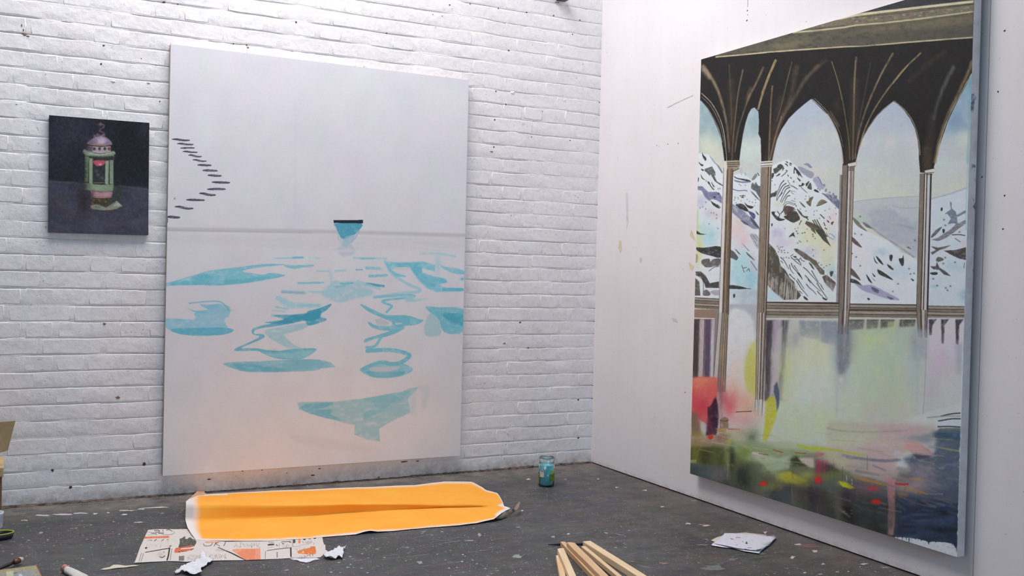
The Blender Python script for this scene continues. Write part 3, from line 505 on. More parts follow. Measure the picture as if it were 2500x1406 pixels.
    # third bay strokes
    P('D', (215, 600, 260, 630, 300, 680, 345, 722, 280, 690, 235, 650), (120, 118, 106)); P('D', (205, 765, 250, 800, 295, 858, 250, 840, 205, 800), (96, 84, 80)); P('D', (300, 640, 340, 660, 380, 695, 330, 680), (110, 104, 112))
    P('D', (190, 1030, 230, 1060, 285, 1140, 230, 1110, 190, 1080), (92, 84, 82)); P('D', (190, 1125, 250, 1140, 300, 1190, 250, 1170, 195, 1155), (60, 60, 64))
    P('D', (230, 1165, 300, 1185, 380, 1180, 480, 1230, 620, 1305, 520, 1300, 400, 1260, 300, 1225), (160, 156, 188), .9, .8, 3); P('D', (375, 1195, 440, 1225, 430, 1250, 390, 1230), (96, 92, 120)); P('D', (505, 1275, 565, 1295, 540, 1305), (100, 96, 120))
    for p_ in [(395, 930, 410, 970, 435, 1000, 405, 980), (415, 930, 450, 960, 480, 1008, 440, 980), (430, 1045, 500, 1085, 565, 1138, 500, 1115, 440, 1085), (510, 1002, 545, 1020, 568, 1052, 530, 1035), (530, 925, 558, 925, 550, 975, 535, 965),
               (610, 955, 640, 950, 650, 920, 655, 1000, 635, 1015), (330, 1085, 360, 1125, 385, 1168, 350, 1140), (380, 1075, 410, 1105, 400, 1110), (375, 1110, 412, 1148, 400, 1140), (340, 1290, 365, 1300, 350, 1312), (715, 1122, 745, 1140, 730, 1145)]: P('D', p_)
    for x, y in [(280, 592), (235, 740), (290, 748), (750, 797), (695, 858), (700, 1040), (712, 1085), (743, 1080), (605, 1170), (560, 1235), (280, 1015), (210, 910), (245, 940)]: cv.spray(*q1('D', x, y), 2, 1.8, (66, 76, 92), .8)
    cv.line(q('D', 685, 855, 712, 868), 2.4, (110, 90, 90), .8)
    # last bay strokes
    P('D', (1050, 465, 1065, 470, 1065, 520, 1100, 550, 1110, 580, 1190, 535, 1190, 560, 1110, 600, 1120, 660, 1080, 650, 1030, 660, 1060, 610, 1030, 570, 1005, 570, 1060, 530), (104, 118, 130), .85, .6, 0)
    P('D', (890, 790, 940, 780, 1000, 740, 1060, 700, 1100, 660, 1190, 620, 1190, 650, 1120, 700, 1070, 740, 1010, 780, 950, 803), (116, 116, 120), .9, .6, 0, (4, 3, .4)); P('D', (890, 760, 930, 710, 985, 680, 940, 740, 895, 775), (92, 98, 104))
    Ls('D', [(1070, 750, 1130, 748, 1180, 755)], 2); P('D', (885, 845, 950, 860, 1060, 838, 1000, 870, 960, 880, 900, 920, 885, 900, 930, 880), (88, 88, 82), .95, .5, 0)
    P('D', (1000, 885, 1100, 880, 1190, 855, 1190, 965, 1120, 950, 1060, 920), (74, 70, 66), .97, .5, 0); P('D', (950, 938, 1000, 960, 960, 980, 930, 970), (92, 92, 88)); P('D', (880, 1020, 930, 1020, 940, 980, 960, 1030, 1010, 1060, 1060, 1105, 1000, 1090, 960, 1050, 910, 1045), (80, 78, 78), .95, .5, 0)
    P('D', (880, 1075, 940, 1070, 940, 1090, 900, 1092), K); P('D', (988, 700, 1008, 705, 1000, 738, 988, 725)); P('D', (975, 515, 988, 520, 985, 545, 972, 540)); Ls('D', [(1095, 780, 1140, 810)], 1.4); cv.line(q('D', 1170, 1035, 1178, 990), 1.2, K, .8)
    for x, y in [(1000, 620), (1012, 668), (1133, 725), (942, 1185), (908, 1127), (1010, 945), (995, 995), (1015, 1205), (1055, 1190), (1030, 1225), (1095, 985)]: cv.spray(*q1('D', x, y), 2.2, 1.8, (66, 76, 84), .85)
    # --- the vault: one dark mass with the openings left out
    v = [(1672, -66), (2390, -66)]+q('B', 1300, 520, 1240, 625, 1190, 730, 1140, 820, 1080, 940, 1030, 1050, 985, 1180, 950, 1280, 925, 1390)+q('D', 900, 215, 795, 215, 785, 100)
    v += q('B', 785, 1300, 775, 1200, 750, 1100, 710, 1020, 660, 950, 600, 890, 565, 870, 480, 940, 420, 1000, 350, 1100, 300, 1190, 265, 1290, 245, 1370)+q('D', 235, 130, 130, 160)
    v += q('B', 132, 1400, 125, 1310, 110, 1220, 80, 1130, 40, 1050, 0, 985)+q('A', 1170, 960, 1110, 900, 1055, 848, 1000, 890, 930, 950, 860, 1020, 800, 1110, 760, 1200, 735, 1300, 718, 1385, 628, 1388, 622, 1190, 603, 1150, 607, 1040, 603, 955, 568, 922, 540, 935, 515, 980, 490, 1060, 470, 1150, 450, 1280, 437, 1390, 312, 1395, 300, 1290, 285, 1200, 255, 1110, 215, 1020, 165, 935, 110, 865)+[(1672, 235)]
    cv.poly(v, DK, 1, .5)
    V = v
    # brown glow inside the mass where the ribs gather
    BR = (112, 98, 76); BL = (150, 134, 106)
    def rib(c, pts, w, col, a, soft=1.2, w2=None): cv.line(q(c, *pts), w, col, a, soft, (6, 14, .35), 6, w2)
    rib('A', (370, 700, 375, 950, 375, 1390), 14, (84, 70, 56), .4, 6, 20); rib('A', (800, 850, 740, 1100, 680, 1380), 14, (84, 72, 60), .4, 6, 18)
    rib('B', (230, 700, 225, 1000, 190, 1400), 18, (82, 70, 56), .45, 6, 26); rib('B', (900, 1000, 880, 1200, 860, 1400), 14, (70, 58, 48), .5, 6, 24); rib('D', (850, 20, 850, 200), 20, (80, 68, 56), .6, 5)
    rib('A', (130, 570, 200, 670, 260, 790, 305, 940, 335, 1100, 352, 1300), 9, BL, .75, 2.5, 2.5)
    rib('A', (128, 600, 180, 660), 10, (168, 154, 130), .6, 4)
    rib('A', (115, 800, 200, 885, 265, 1000, 305, 1130, 325, 1300, 330, 1380), 2, (190, 182, 166), .8, .6); rib('A', (115, 830, 190, 905, 250, 1010, 290, 1130, 312, 1260), 1.4, (160, 150, 136), .7, .6); rib('A', (112, 868, 165, 930, 220, 1020, 262, 1110, 292, 1220), 1.6, (206, 204, 196), .7, .6)
    rib('A', (352, 560, 362, 750, 372, 980, 368, 1150), 3, (92, 82, 62), .6, 1.2); rib('A', (470, 600, 430, 790, 405, 1000, 385, 1200, 375, 1370), 3.2, BR, .85, 1.2, 2); rib('A', (645, 580, 580, 720, 520, 840, 470, 980, 430, 1110, 400, 1300), 5, (138, 116, 92), .7, 1.8, 2)
    rib('A', (540, 760, 505, 850), 8, (160, 132, 108), .4, 4)
    rib('A', (750, 520, 690, 660, 640, 800, 600, 935), 6, (142, 124, 92), 1, .9, 5); rib('A', (738, 530, 680, 665, 628, 800), 1.2, (176, 156, 118), .8, .6)
    rib('A', (722, 740, 712, 860, 703, 1050, 690, 1380), 3.6, (140, 118, 90), .8, 1.2); rib('A', (890, 535, 850, 690, 800, 900, 760, 1040), 2.4, BL, .55, 1.2, 1.2)
    rib('A', (930, 580, 880, 830, 810, 1000, 740, 1200), 12, (98, 82, 66), .55, 4, 5); rib('A', (1110, 570, 1000, 690, 900, 860, 800, 1030, 735, 1240, 710, 1360), 9, (110, 94, 78), .6, 3.5, 4)
    rib('A', (1180, 520, 1100, 580), 8, (92, 78, 60), .5, 4); rib('A', (1235, 530, 1280, 680, 1320, 860), 2, (110, 104, 72), .7, .8)
    rib('A', (800, 1000, 745, 1180, 700, 1370), 2.4, (150, 126, 104), .7, .8)
    rib('A', (1065, 850, 1160, 940, 1230, 1040, 1280, 1140, 1310, 1260, 1322, 1400), 1.4, (196, 190, 182), .9, .5); rib('A', (1085, 845, 1180, 940, 1250, 1040, 1300, 1140, 1330, 1260), 1.4, (150, 142, 134), .8, .5); rib('A', (1220, 960, 1290, 1080), 6, (118, 92, 78), .6, 2)
    rib('B', (35, 530, 90, 700, 130, 870, 160, 1050, 185, 1240, 190, 1370), 2, (122, 116, 72), .8, .7); rib('B', (246, 495, 232, 700, 225, 1000, 215, 1370), 5.5, (118, 104, 84), .8, 1.4, 3); rib('B', (240, 520, 228, 800), 1.4, (146, 130, 86), .8, .6)
    rib('B', (370, 540, 320, 800, 280, 1000, 250, 1200), 3, (76, 80, 70), .6, 1.5); rib('B', (560, 460, 460, 640, 360, 860, 290, 1060, 250, 1240, 235, 1360), 5, (130, 112, 90), .8, 1.6, 3); rib('B', (500, 560, 420, 720), 1.4, (170, 150, 110), .7, .6)
    rib('B', (800, 455, 650, 600, 500, 790, 390, 960, 320, 1110, 270, 1270), 4, (142, 124, 92), .9, 1.2, 3); rib('B', (690, 560, 560, 720), 1.6, (186, 168, 130), .8, .6)
    rib('B', (1080, 580, 1000, 740, 940, 900, 915, 1020), 9, (88, 92, 92), .8, 4, 5); rib('B', (1240, 530, 1200, 640, 1100, 850, 1020, 1020, 960, 1200, 920, 1390), 8, (118, 104, 80), .9, 2.5, 6)
    rib('B', (1235, 635, 1150, 790, 1060, 960, 995, 1120, 950, 1270, 925, 1400), 1.8, (190, 180, 140), .9, .5); rib('B', (565, 870, 480, 935, 420, 995, 350, 1095, 300, 1190, 262, 1290), 1.6, (170, 160, 140), .7, .6)
    rib('B', (575, 868, 660, 940, 720, 1020, 760, 1110, 785, 1220, 795, 1330), 2.4, (160, 146, 130), .8, .8); rib('B', (0, 975, 60, 1080, 100, 1190, 125, 1300, 135, 1400), 2, (178, 172, 164), .8, .7)
    rib('B', (1000, 450, 850, 560, 700, 700), 10, (72, 56, 44), .5, 5); cv.spray(*q1('B', 80, 900), 10, 16, (70, 52, 44), .6)
    # --- cornice above the vault
    cv.poly([(1672, 170)]+q('A', 60, 505, 250, 488, 700, 448, 1336, 402)+q('B', 600, 370, 1310, 315)+[(2392, -70), (1672, -70)], (92, 88, 76), 1, .5, (12, 6, .3))
    cv.poly(q('A', 60, 505, 250, 488)+[(1741, 130), (1672, 150)], DK, 1, 1)
    cv.poly(q('A', 700, 380, 1336, 290)+q('B', 400, 240, 1300, 110, 1300, 200, 0, 300)+q('A', 800, 440), (128, 120, 94), .5, 5, (18, 6, .4))
    cv.poly(q('B', 0, 330, 400, 300, 1300, 210, 1300, 300, 0, 390), (78, 76, 72), .5, 4, (18, 6, .4))
    cv.line(q('A', 240, 490, 480, 470, 700, 447, 1000, 425, 1336, 402)+q('B', 300, 398, 700, 362, 1310, 316), 3.6, (196, 184, 150), .95, .8, (14, 4, .25), 0)
    cv.line(q('A', 240, 498, 700, 457, 1336, 412)+q('B', 600, 382, 1310, 328), 1.4, (30, 28, 26), .9, .6, None, 0)
    cv.line(q('A', 900, 278, 1100, 262, 1336, 235)+q('B', 250, 215, 500, 195, 800, 160, 1300, 92), 4.2, (198, 188, 152), .9, 1.2, (14, 4, .3), 0)
    cv.poly(q('B', -500, 240, 0, 190, 200, 150, 700, 95, 1300, 35, 1300, 85, 800, 150, 300, 200, -500, 280), (120, 112, 96), 1, 1, (5, 4, .5))
    for i in range(70):
        t = RNG.random(); x = -350+t*1620; y = 225-t*165+RNG.random()*45-18
        cv.spray(*q1('B', x, y), 3.5, 2, [(168, 156, 116), (78, 78, 86), (140, 120, 90), (150, 146, 140)][i % 4], .75)
    cv.line(q('B', -400, 215, 100, 160, 240, 130, 500, 98, 900, 52, 1300, 8), 6, (206, 198, 168), 1, .8, (16, 4, .2), 0)
    cv.poly(q('B', 100, 125, 500, 85, 900, 38, 1300, -8, 1300, -260, 100, -260), (54, 54, 58), 1, .6, (12, 6, .3))
    cv.line(q('B', 240, 150, 700, 105, 1300, 32), 1.2, (60, 54, 46), .8, .6, None, 0)
    cv.poly(q('B', 1262, -260, 1330, -260, 1330, 700, 1240, 620, 1250, 200), (70, 66, 60), .9, 1)
    # --- horizontal rails
    def rails(pts_top, n, h, cols):
        (xa, ya), (xb, yb) = pts_top
        for i in range(n):
            y0 = h*i/n; y1 = h*(i+1)/n
            cv.poly([(xa, ya+y0), (xb, yb+y0), (xb, yb+y1), (xa, ya+y1)], cols[i % len(cols)], 1, .5, (18, 3, .2))
            cv.line([(xa, ya+y0), ((xa+xb)/2, (ya+yb)/2+y0+.4), (xb, yb+y0)], 1.3, (48, 42, 38), .9, .5, (12, 3, .3), 0)
    rc = [(150, 142, 130), (128, 118, 106), (160, 148, 136), (122, 112, 102)]
    rails((q1('C', 20, 1285), q1('C', 275, 1300)), 4, 26, rc); rails((q1('E', 560, 48), q1('E', 1050, 52)), 5, 38, rc)
    rails((q1('F', 130, 60), q1('F', 592, 66)), 4, 32, rc); rails((q1('F', 655, 72), q1('F', 905, 76)), 4, 29, rc)
    cv.line(q('E', 566, 46, 1050, 50), 2, (60, 50, 46), .9, .5); cv.line(q('c', 0, 1250, 1250, 1275), 2.2, (48, 40, 38), .95, .5, None, 0); cv.line(q('c', 0, 1235, 1240, 1245), 1.6, (220, 222, 226), .9, .5, None, 0)
    cv.line(q('F', 140, 60, 590, 66), 2.2, (44, 38, 36), .95, .5, None, 0); cv.line(q('F', 145, 98, 592, 102), 2.2, (52, 46, 42), .9, .5, None, 0)
    # --- panels under the rails
    cv.poly(q('E', 70, 95, 262, 95, 250, 580, 60, 580), (140, 124, 116), 1, .8)
    cv.poly(q('E', 70, 96, 262, 100, 258, 148, 70, 145), (150, 128, 112), 1, .8, (10, 4, .3)); cv.line(q('E', 75, 152, 235, 157), 2.6, (222, 216, 212), 1, .5, None, 0)
    def stripes(c, y0, y1, segs, bl=1.6):
        for xa, xb, dx, col in segs: cv.poly(q(c, xa, y0, xb, y0, xb+dx, y1, xa+dx, y1), col, 1, bl, (4, 24, .25))
    stripes('E', 162, 556, [(76, 135, -8, (72, 64, 66)), (130, 168, -10, (186, 174, 178)), (166, 215, -8, (92, 80, 100)), (206, 238, -10, (196, 190, 196))])
    cv.line(q('E', 164, 160, 152, 545), 1.1, (50, 40, 40), .9, .5, None, 0); cv.line(q('E', 235, 155, 222, 545), 1.1, (50, 40, 40), .9, .5, None, 0)
    cv.poly(q('E', 232, 100, 276, 100, 262, 600, 218, 600), (136, 132, 132), .9, 2, (4, 20, .3))
    # bay 3 lower, fog with squares
    cv.poly(q('E', 565, 160, 1045, 165)+q('F', 600, 160, 905, 160, 905, 700)+q('E', 565, 1100), (196, 202, 196), 1, 1)
    stripes('E', 165, 700, [(566, 640, -10, (74, 68, 76)), (612, 680, -22, (168, 156, 172)), (672, 730, -26, (92, 90, 102)), (715, 790, -40, (190, 188, 190))], 2.2)
    cv.line(q('E', 682, 170, 676, 300, 668, 440), 1.8, (40, 40, 48), .9, .6); cv.poly(q('E', 640, 240, 680, 200, 672, 460, 640, 600, 606, 660, 618, 400), (190, 180, 194), .7, 2)
    cv.poly(q('E', 788, 168, 922, 172, 922, 300, 788, 270), (132, 140, 154), .9, 2.5, (10, 8, .4)); cv.poly(q('E', 926, 172, 1040, 176, 1040, 330, 930, 310), (128, 136, 152), .9, 2.5, (10, 8, .4)); cv.line(q('E', 566, 160, 1042, 163), 2.6, (196, 196, 200), .9, .6)
    cv.poly(q('F', 140, 158, 590, 160, 590, 320, 130, 330), (180, 186, 176), .9, 3)
    for xa, xb, yb, col in [(140, 242, 225, (92, 90, 92)), (260, 337, 220, (96, 96, 92)), (352, 442, 212, (66, 66, 60)), (478, 582, 205, (72, 70, 64))]:
        cv.poly(q('F', xa, 164, xb, 164, xb-8, yb, xa-4, yb+8), col, .9, 1.8, (6, 5, .4)); cv.line(q('F', xa, 166, xb, 166), 1.4, (50, 46, 44), .8, .5)
    cv.poly(q('F', 400, 170, 460, 180, 450, 240, 390, 230), (196, 200, 140), .6, 2)
    cv.poly(q('F', 655, 150, 905, 150, 900, 420, 655, 400), (206, 204, 210), 1, 2)
    for xa, xb, yb in [(668, 722, 265), (750, 802, 320), (846, 900, 325)]: cv.poly(q('F', xa, 162, xb, 160, xb-30, 200, xb-34, yb, xa+4, yb), (70, 62, 68), .95, 1.1, (5, 10, .3))
    cv.poly(q('F', 842, 320, 895, 320, 885, 520, 850, 520), (160, 168, 184), .7, 4)
    # fog colours
    for c, x, y, rx, ry, col, a in [('E', 720, 560, 26, 84, (196, 204, 132), .8), ('E', 860, 470, 46, 70, (206, 212, 186), .95), ('E', 900, 400, 40, 40, (212, 214, 176), .9), ('E', 820, 700, 60, 80, (202, 214, 204), .9), ('E', 960, 600, 40, 70, (208, 214, 206), .9),
            ('E', 760, 860, 50, 40, (190, 206, 176), .9), ('E', 950, 840, 60, 40, (196, 210, 176), .9), ('F', 250, 340, 44, 40, (186, 204, 152), .95), ('F', 340, 300, 40, 20, (196, 210, 156), .9), ('F', 300, 500, 60, 60, (180, 204, 176), .95), ('F', 430, 420, 44, 60, (178, 200, 178), .9),
            ('F', 150, 650, 50, 60, (190, 208, 192), .9), ('F', 400, 620, 60, 40, (186, 200, 176), .9), ('F', 560, 480, 26, 70, (180, 196, 190), .9), ('F', 520, 300, 26, 24, (178, 196, 176), .8), ('F', 380, 760, 70, 24, (196, 194, 180), .9),
            ('F', 760, 480, 34, 60, (206, 188, 206), .95), ('F', 700, 640, 34, 36, (194, 190, 196), .9), ('F', 820, 640, 24, 40, (206, 204, 210), .9), ('F', 100, 480, 16, 40, (180, 192, 200), .8), ('F', 60, 340, 14, 50, (168, 178, 190), .7)]:
        cv.spray(*q1(c, x, y), rx, ry, col, a, (16, 16, .25))
    for i in range(90):
        x = 1880+RNG.random()*450; y = 830+RNG.random()*200
        cv.spray(x, y, 5+RNG.random()*8, 14+RNG.random()*26, [(196, 210, 190), (206, 210, 180), (186, 204, 196), (204, 196, 196), (190, 206, 170)][i % 5], .25)
    for c, x, y, rx, ry, col, a in [('E', 985, 250, 22, 22, (140, 148, 164), .7), ('E', 1060, 380, 14, 60, (140, 146, 160), .6), ('F', 150, 300, 16, 40, (150, 160, 164), .6), ('F', 590, 330, 16, 40, (150, 158, 170), .7), ('E', 760, 290, 18, 20, (150, 156, 166), .5)]:
        cv.spray(*q1(c, x, y), rx, ry, col, a, (12, 12, .3))
    # white opening between the first two columns
    cv.poly(q('E', 312, 60, 512, 60, 500, 780, 300, 720), (178, 182, 190), 1, 1.5)
    cv.poly(q('E', 330, 100, 400, 95, 460, 130, 495, 250, 500, 700, 300, 700, 312, 250), (214, 218, 222), 1, 3, (16, 16, .15), 2)
    cv.spray(*q1('E', 370, 500), 24, 50, (220, 208, 202), .9); cv.spray(*q1('E', 345, 640), 22, 36, (222, 186, 170), .9); cv.spray(*q1('E', 440, 690), 34, 26, (218, 180, 164), .95)
    cv.spray(*q1('E', 478, 500), 19, 56, (200, 196, 112), 1, (8, 12, .25), 3); cv.poly(q('E', 500, 290, 470, 330, 440, 400, 420, 500, 430, 600, 470, 660, 502, 670), (196, 194, 108), .75, 2.5, (8, 10, .3), 0)
    # --- columns
    def column(c, xs_top, xs_bot, ytop, ybot, bands, fade=None):
        # bands: list of (f0,f1,colour) across the width
        x0a, x1a = xs_top; x0b, x1b = xs_bot
        for f0, f1, col in bands:
            p0 = q1(c, x0a+(x1a-x0a)*f0, ytop); p1 = q1(c, x0a+(x1a-x0a)*f1, ytop); p2 = q1(c, x0b+(x1b-x0b)*f1, ybot); p3 = q1(c, x0b+(x1b-x0b)*f0, ybot)
            cv.poly([p0, p1, p2, p3], col, 1, .4, (3, 30, .22))
        for f0, f1, col in bands:
            p0 = q1(c, x0a+(x1a-x0a)*f0, ytop); p3 = q1(c, x0b+(x1b-x0b)*f0, ybot)
            cv.line([p0, p3], 1.0, (58, 48, 42), .85, .5, (3, 16, .3), 0)
        p0 = q1(c, x1a, ytop); p3 = q1(c, x1b, ybot); cv.line([p0, p3], 1.3, (40, 34, 32), .9, .5, None, 0)
    W1, B1, B2, B3, G1 = (214, 206, 202), (140, 118, 96), (104, 88, 74), (162, 146, 124), (150, 146, 136)
    column('C', (305, 385), (262, 345), 175, 1430, [(0, .36, W1), (.36, .52, B2), (.52, .66, B3), (.66, .8, B1), (.8, 1, B2)])
    cv.poly(q('C', 305, 115, 336, 115, 335, 190, 305, 190), (210, 206, 204), 1, .5)
    cv.poly(q('C', 332, 112, 440, 108, 442, 155, 425, 190, 390, 205, 378, 180, 335, 182), (146, 134, 112), 1, .5, (4, 3, .3)); Ls('C', [(335, 130, 440, 126), (336, 146, 442, 142), (340, 165, 420, 160), (385, 205, 436, 180)], 1.5, (60, 52, 44)); Ls('C', [(338, 122, 438, 118)], 1.2, (206, 196, 170))
    column('E', (256, 318), (214, 298), 118, 640, [(0, .36, (190, 184, 180)), (.36, .62, (134, 128, 120)), (.62, .8, (158, 142, 112)), (.8, 1, (140, 126, 112))])
    cv.spray(*q1('E', 275, 380), 5, 20, (176, 146, 98), .5)
    column('C', (625, 713), (590, 668), 165, 1430, [(0, .08, (210, 206, 200)), (.08, .56, (136, 122, 106)), (.56, .66, (196, 184, 170)), (.66, .76, (92, 76, 66)), (.76, .9, (180, 166, 148)), (.9, 1, (128, 112, 96))])
    for y, col, w in [(122, (216, 212, 206), 3), (132, (70, 60, 54), 1.4), (142, (216, 212, 206), 3.4), (156, (60, 54, 48), 1.5), (162, (200, 196, 188), 2.6)]: cv.line(q('C', 624, y+3, 720, y-4), w, col, 1, .5, None, 0)
    column('E', (508, 567), (498, 546), 118, 700, [(0, .3, (158, 146, 134)), (.3, .5, (206, 200, 194)), (.5, .66, (120, 106, 94)), (.66, .85, (196, 188, 178)), (.85, 1, (132, 120, 108))])
    column('E', (498, 546), (494, 540), 690, 800, [(0, .3, (206, 212, 208)), (.3, .5, (214, 212, 208)), (.5, 1, (200, 206, 196))])
    cv.spray(*q1('E', 515, 860), 14, 40, (196, 206, 190), .9)
    column('D', (108, 128), (76, 98), 235, 1330, [(0, .5, (176, 170, 178)), (.5, 1, (128, 120, 118))])
    column('D', (130, 228), (96, 188), 150, 1400, [(0, .42, (122, 112, 104)), (.42, .5, (84, 74, 70)), (.5, .68, (206, 204, 206)), (.68, .8, (150, 140, 140)), (.8, 1, (170, 156, 140))])
    cv.poly(q('D', 172, 138, 235, 122, 244, 130, 240, 158, 180, 168), (206, 206, 196), 1, .5); Ls('D', [(172, 138, 240, 122), (178, 168, 240, 158), (182, 196, 226, 196)], 1.4, (56, 52, 46)); cv.poly(q('D', 184, 170, 226, 168, 226, 196, 184, 196), (120, 112, 102), 1, .5)
    column('F', (74, 143), (70, 132), 98, 260, [(0, .35, (124, 116, 110)), (.35, .5, (88, 80, 76)), (.5, .75, (190, 186, 180)), (.75, 1, (140, 130, 118))])
    cv.poly(q('F', 60, 200, 150, 200, 150, 440, 110, 520, 70, 520), (120, 124, 136), .75, 4, (5, 14, .3)); cv.line(q('F', 120, 250, 105, 420), 4, (168, 164, 160), .5, 2)
    cv.line(q('F', 62, 500, 60, 800), 5, (176, 188, 192), .5, 2.5); cv.spray(*q1('F', 92, 560), 6, 6, (214, 206, 202), .9)
    column('D', (795, 893), (762, 862), 225, 1400, [(0, .36, (126, 116, 106)), (.36, .42, (60, 54, 52)), (.42, .58, (206, 196, 190)), (.58, .64, (80, 72, 70)), (.64, .9, (196, 198, 204)), (.9, 1, (50, 52, 58))])
    cv.poly(q('D', 832, 195, 900, 182, 918, 178, 915, 215, 840, 222), (206, 206, 200), 1, .5); Ls('D', [(832, 196, 918, 178), (838, 222, 912, 214), (850, 232, 900, 232)], 1.5, (50, 48, 46))
    column('F', (587, 662), (600, 656), 98, 280, [(0, .35, (128, 120, 112)), (.35, .45, (70, 64, 62)), (.45, .75, (186, 180, 172)), (.75, 1, (120, 112, 106))])
    cv.poly(q('F', 580, 220, 665, 240, 655, 420, 600, 400), (170, 176, 182), .8, 5); cv.line(q('F', 652, 300, 645, 560, 632, 780), 2, (160, 164, 178), .8, 1); cv.line(q('F', 600, 260, 590, 700), 6, (178, 186, 190), .4, 3)
    # right edge sliver with teal shade
    cv.line(q('B', 1240, 640, 1225, 900, 1215, 1150, 1200, 1400), 5, (120, 170, 172), .5, 2); cv.line(q('D', 1215, 60, 1195, 400, 1190, 700), 3, (150, 186, 186), .6, 2)
    # --- red bush, dark cypress, small turret
    cv.poly(q('E', 60, 548, 150, 540, 242, 545, 250, 620, 245, 700, 220, 760, 190, 860, 140, 830, 60, 780), (216, 104, 98), 1, 1.5, (14, 16, .15), 0)
    cv.spray(*q1('E', 130, 560), 36, 7, (222, 142, 112), .8); cv.spray(*q1('E', 140, 740), 22, 26, (200, 62, 84), .85); cv.spray(*q1('E', 80, 700), 10, 30, (200, 80, 88), .6)
    cv.spray(*q1('E', 270, 640), 9, 34, (150, 92, 96), .8); cv.spray(*q1('E', 330, 740), 18, 30, (216, 96, 112), .9); cv.spray(*q1('E', 300, 680), 8, 20, (196, 90, 100), .7); cv.spray(*q1('E', 420, 830), 36, 18, (214, 168, 168), .9)
    cv.spray(*q1('E', 440, 780), 30, 12, (222, 176, 160), .8); cv.poly(q('E', 310, 880, 400, 885, 395, 892, 320, 892), (206, 72, 96), .9, 1)
    cv.poly(q('E', 60, 770, 110, 780, 130, 850, 140, 930, 60, 930), (118, 104, 84), .9, 3); cv.poly(q('E', 60, 870, 78, 868, 80, 930, 62, 930), (206, 190, 60), .9, 1)
    cv.poly(q('E', 235, 668, 250, 720, 256, 800, 250, 880, 240, 925, 170, 930, 178, 880, 185, 820, 182, 740, 200, 735, 215, 710), (64, 38, 56), .97, 1.4, (6, 10, .2), 0)
    cv.spray(*q1('E', 190, 860), 8, 22, (110, 44, 70), .6); cv.spray(*q1('E', 225, 790), 5, 26, (48, 30, 46), .7)
    cv.poly(q('E', 262, 835, 270, 815, 295, 803, 318, 815, 320, 880, 262, 885), (146, 124, 108), 1, 1); cv.line(q('E', 265, 825, 290, 834, 318, 828), 1.6, (64, 54, 52), .9, .6); cv.spray(*q1('E', 275, 860), 3, 5, (196, 176, 150), .8)
    cv.poly(q('E', 240, 882, 310, 880, 305, 905, 250, 905), (176, 150, 76), .8, 1)
    cv.line(q('E', 370, 773, 420, 770, 472, 768), 1.8, (50, 44, 48), .95, .6); cv.line(q('E', 320, 773, 372, 773), 1, (140, 110, 110), .6, .6)
    cv.poly(q('E', 565, 700, 590, 670, 628, 672, 642, 760, 628, 830, 600, 900, 570, 970, 545, 960, 556, 860), (190, 190, 62), .9, 1.8, (8, 10, .3), 0); cv.poly(q('E', 640, 570, 655, 640, 655, 720, 640, 770, 635, 700, 618, 640, 620, 600), (70, 84, 110), .85, 1.2, None, 0)
    cv.spray(*q1('E', 480, 930), 16, 22, (136, 148, 124), .8); cv.spray(*q1('E', 400, 910), 30, 14, (176, 164, 140), .8)
    # --- garden and water
    def low(X, Y):
        t = np.clip((X-1700)/600, 0, 1)[..., None]; u = np.clip((Y-1090)/200, 0, 1)[..., None]
        return (1-u)*((1-t)*np.array([110., 118, 78])+t*np.array([150., 146, 140]))+u*((1-t)*np.array([66., 70, 62])+t*np.array([50., 58, 74]))
    cv.poly([(1672, 1085), (1790, 1080), (1900, 1090), (2100, 1120), (2200, 1150), (2390, 1150), (2390, 1368), (1672, 1368)], low, 1, 6)
    cv.poly(q('E', 60, 905, 180, 930, 330, 910, 340, 975, 60, 985), (158, 120, 96), .7, 4, (14, 6, .4)); cv.poly(q('E', 50, 968, 330, 985, 330, 1010, 50, 1000), (150, 140, 118), .85, 2.5, (20, 4, .3))
    cv.poly(q('E', 55, 1010, 130, 1000, 360, 1010, 370, 1130, 240, 1130, 60, 1090), (74, 84, 46), .9, 4, (9, 12, .45)); cv.poly(q('E', 60, 1090, 110, 1085, 108, 1115, 60, 1105), (172, 190, 130), .9, 1)
    cv.poly(q('E', 60, 1110, 200, 1130, 220, 1200, 180, 1220, 60, 1190), (74, 90, 96), .8, 4); cv.spray(*q1('E', 240, 1190), 22, 12, (116, 112, 116), .7); cv.spray(*q1('E', 420, 1180), 20, 30, (56, 60, 52), .8); cv.spray(*q1('E', 350, 1160), 8, 26, (96, 106, 84), .5)
    cv.poly(q('E', 330, 940, 470, 960, 640, 980, 900, 1040, 760, 1080, 560, 1120, 440, 1080, 340, 1020), (152, 168, 130), .9, 5, (22, 8, .3)); cv.spray(*q1('E', 430, 1050), 10, 12, (128, 152, 70), .7)
    cv.poly(q('E', 470, 1035, 640, 1080, 740, 1060, 720, 1150, 600, 1160, 500, 1080), (172, 188, 162), .85, 2.5, (14, 6, .3), 0); cv.poly(q('E', 560, 985, 700, 960, 1082, 1010, 1082, 1050, 800, 1020, 640, 1010), (176, 190, 160), .8, 3)
    cv.poly(q('E', 765, 985, 900, 1010, 1082, 1030, 1082, 1042, 900, 1032, 780, 1005), (178, 192, 60), .9, 1.4, (12, 4, .3), 0); cv.poly(q('E', 480, 1035, 560, 1050, 540, 1062, 475, 1050), (206, 204, 190), .9, .8)
    cv.poly(q('F', 0, 1025, 120, 1045, 150, 1060, 0, 1060), (172, 186, 84), .9, 1.6, (12, 4, .3), 0)
    cv.spray(*q1('E', 770, 1090), 11, 10, (78, 88, 52), .9); cv.poly(q('E', 765, 1060, 780, 1080, 840, 1130, 740, 1130), (60, 66, 40), .8, 2)
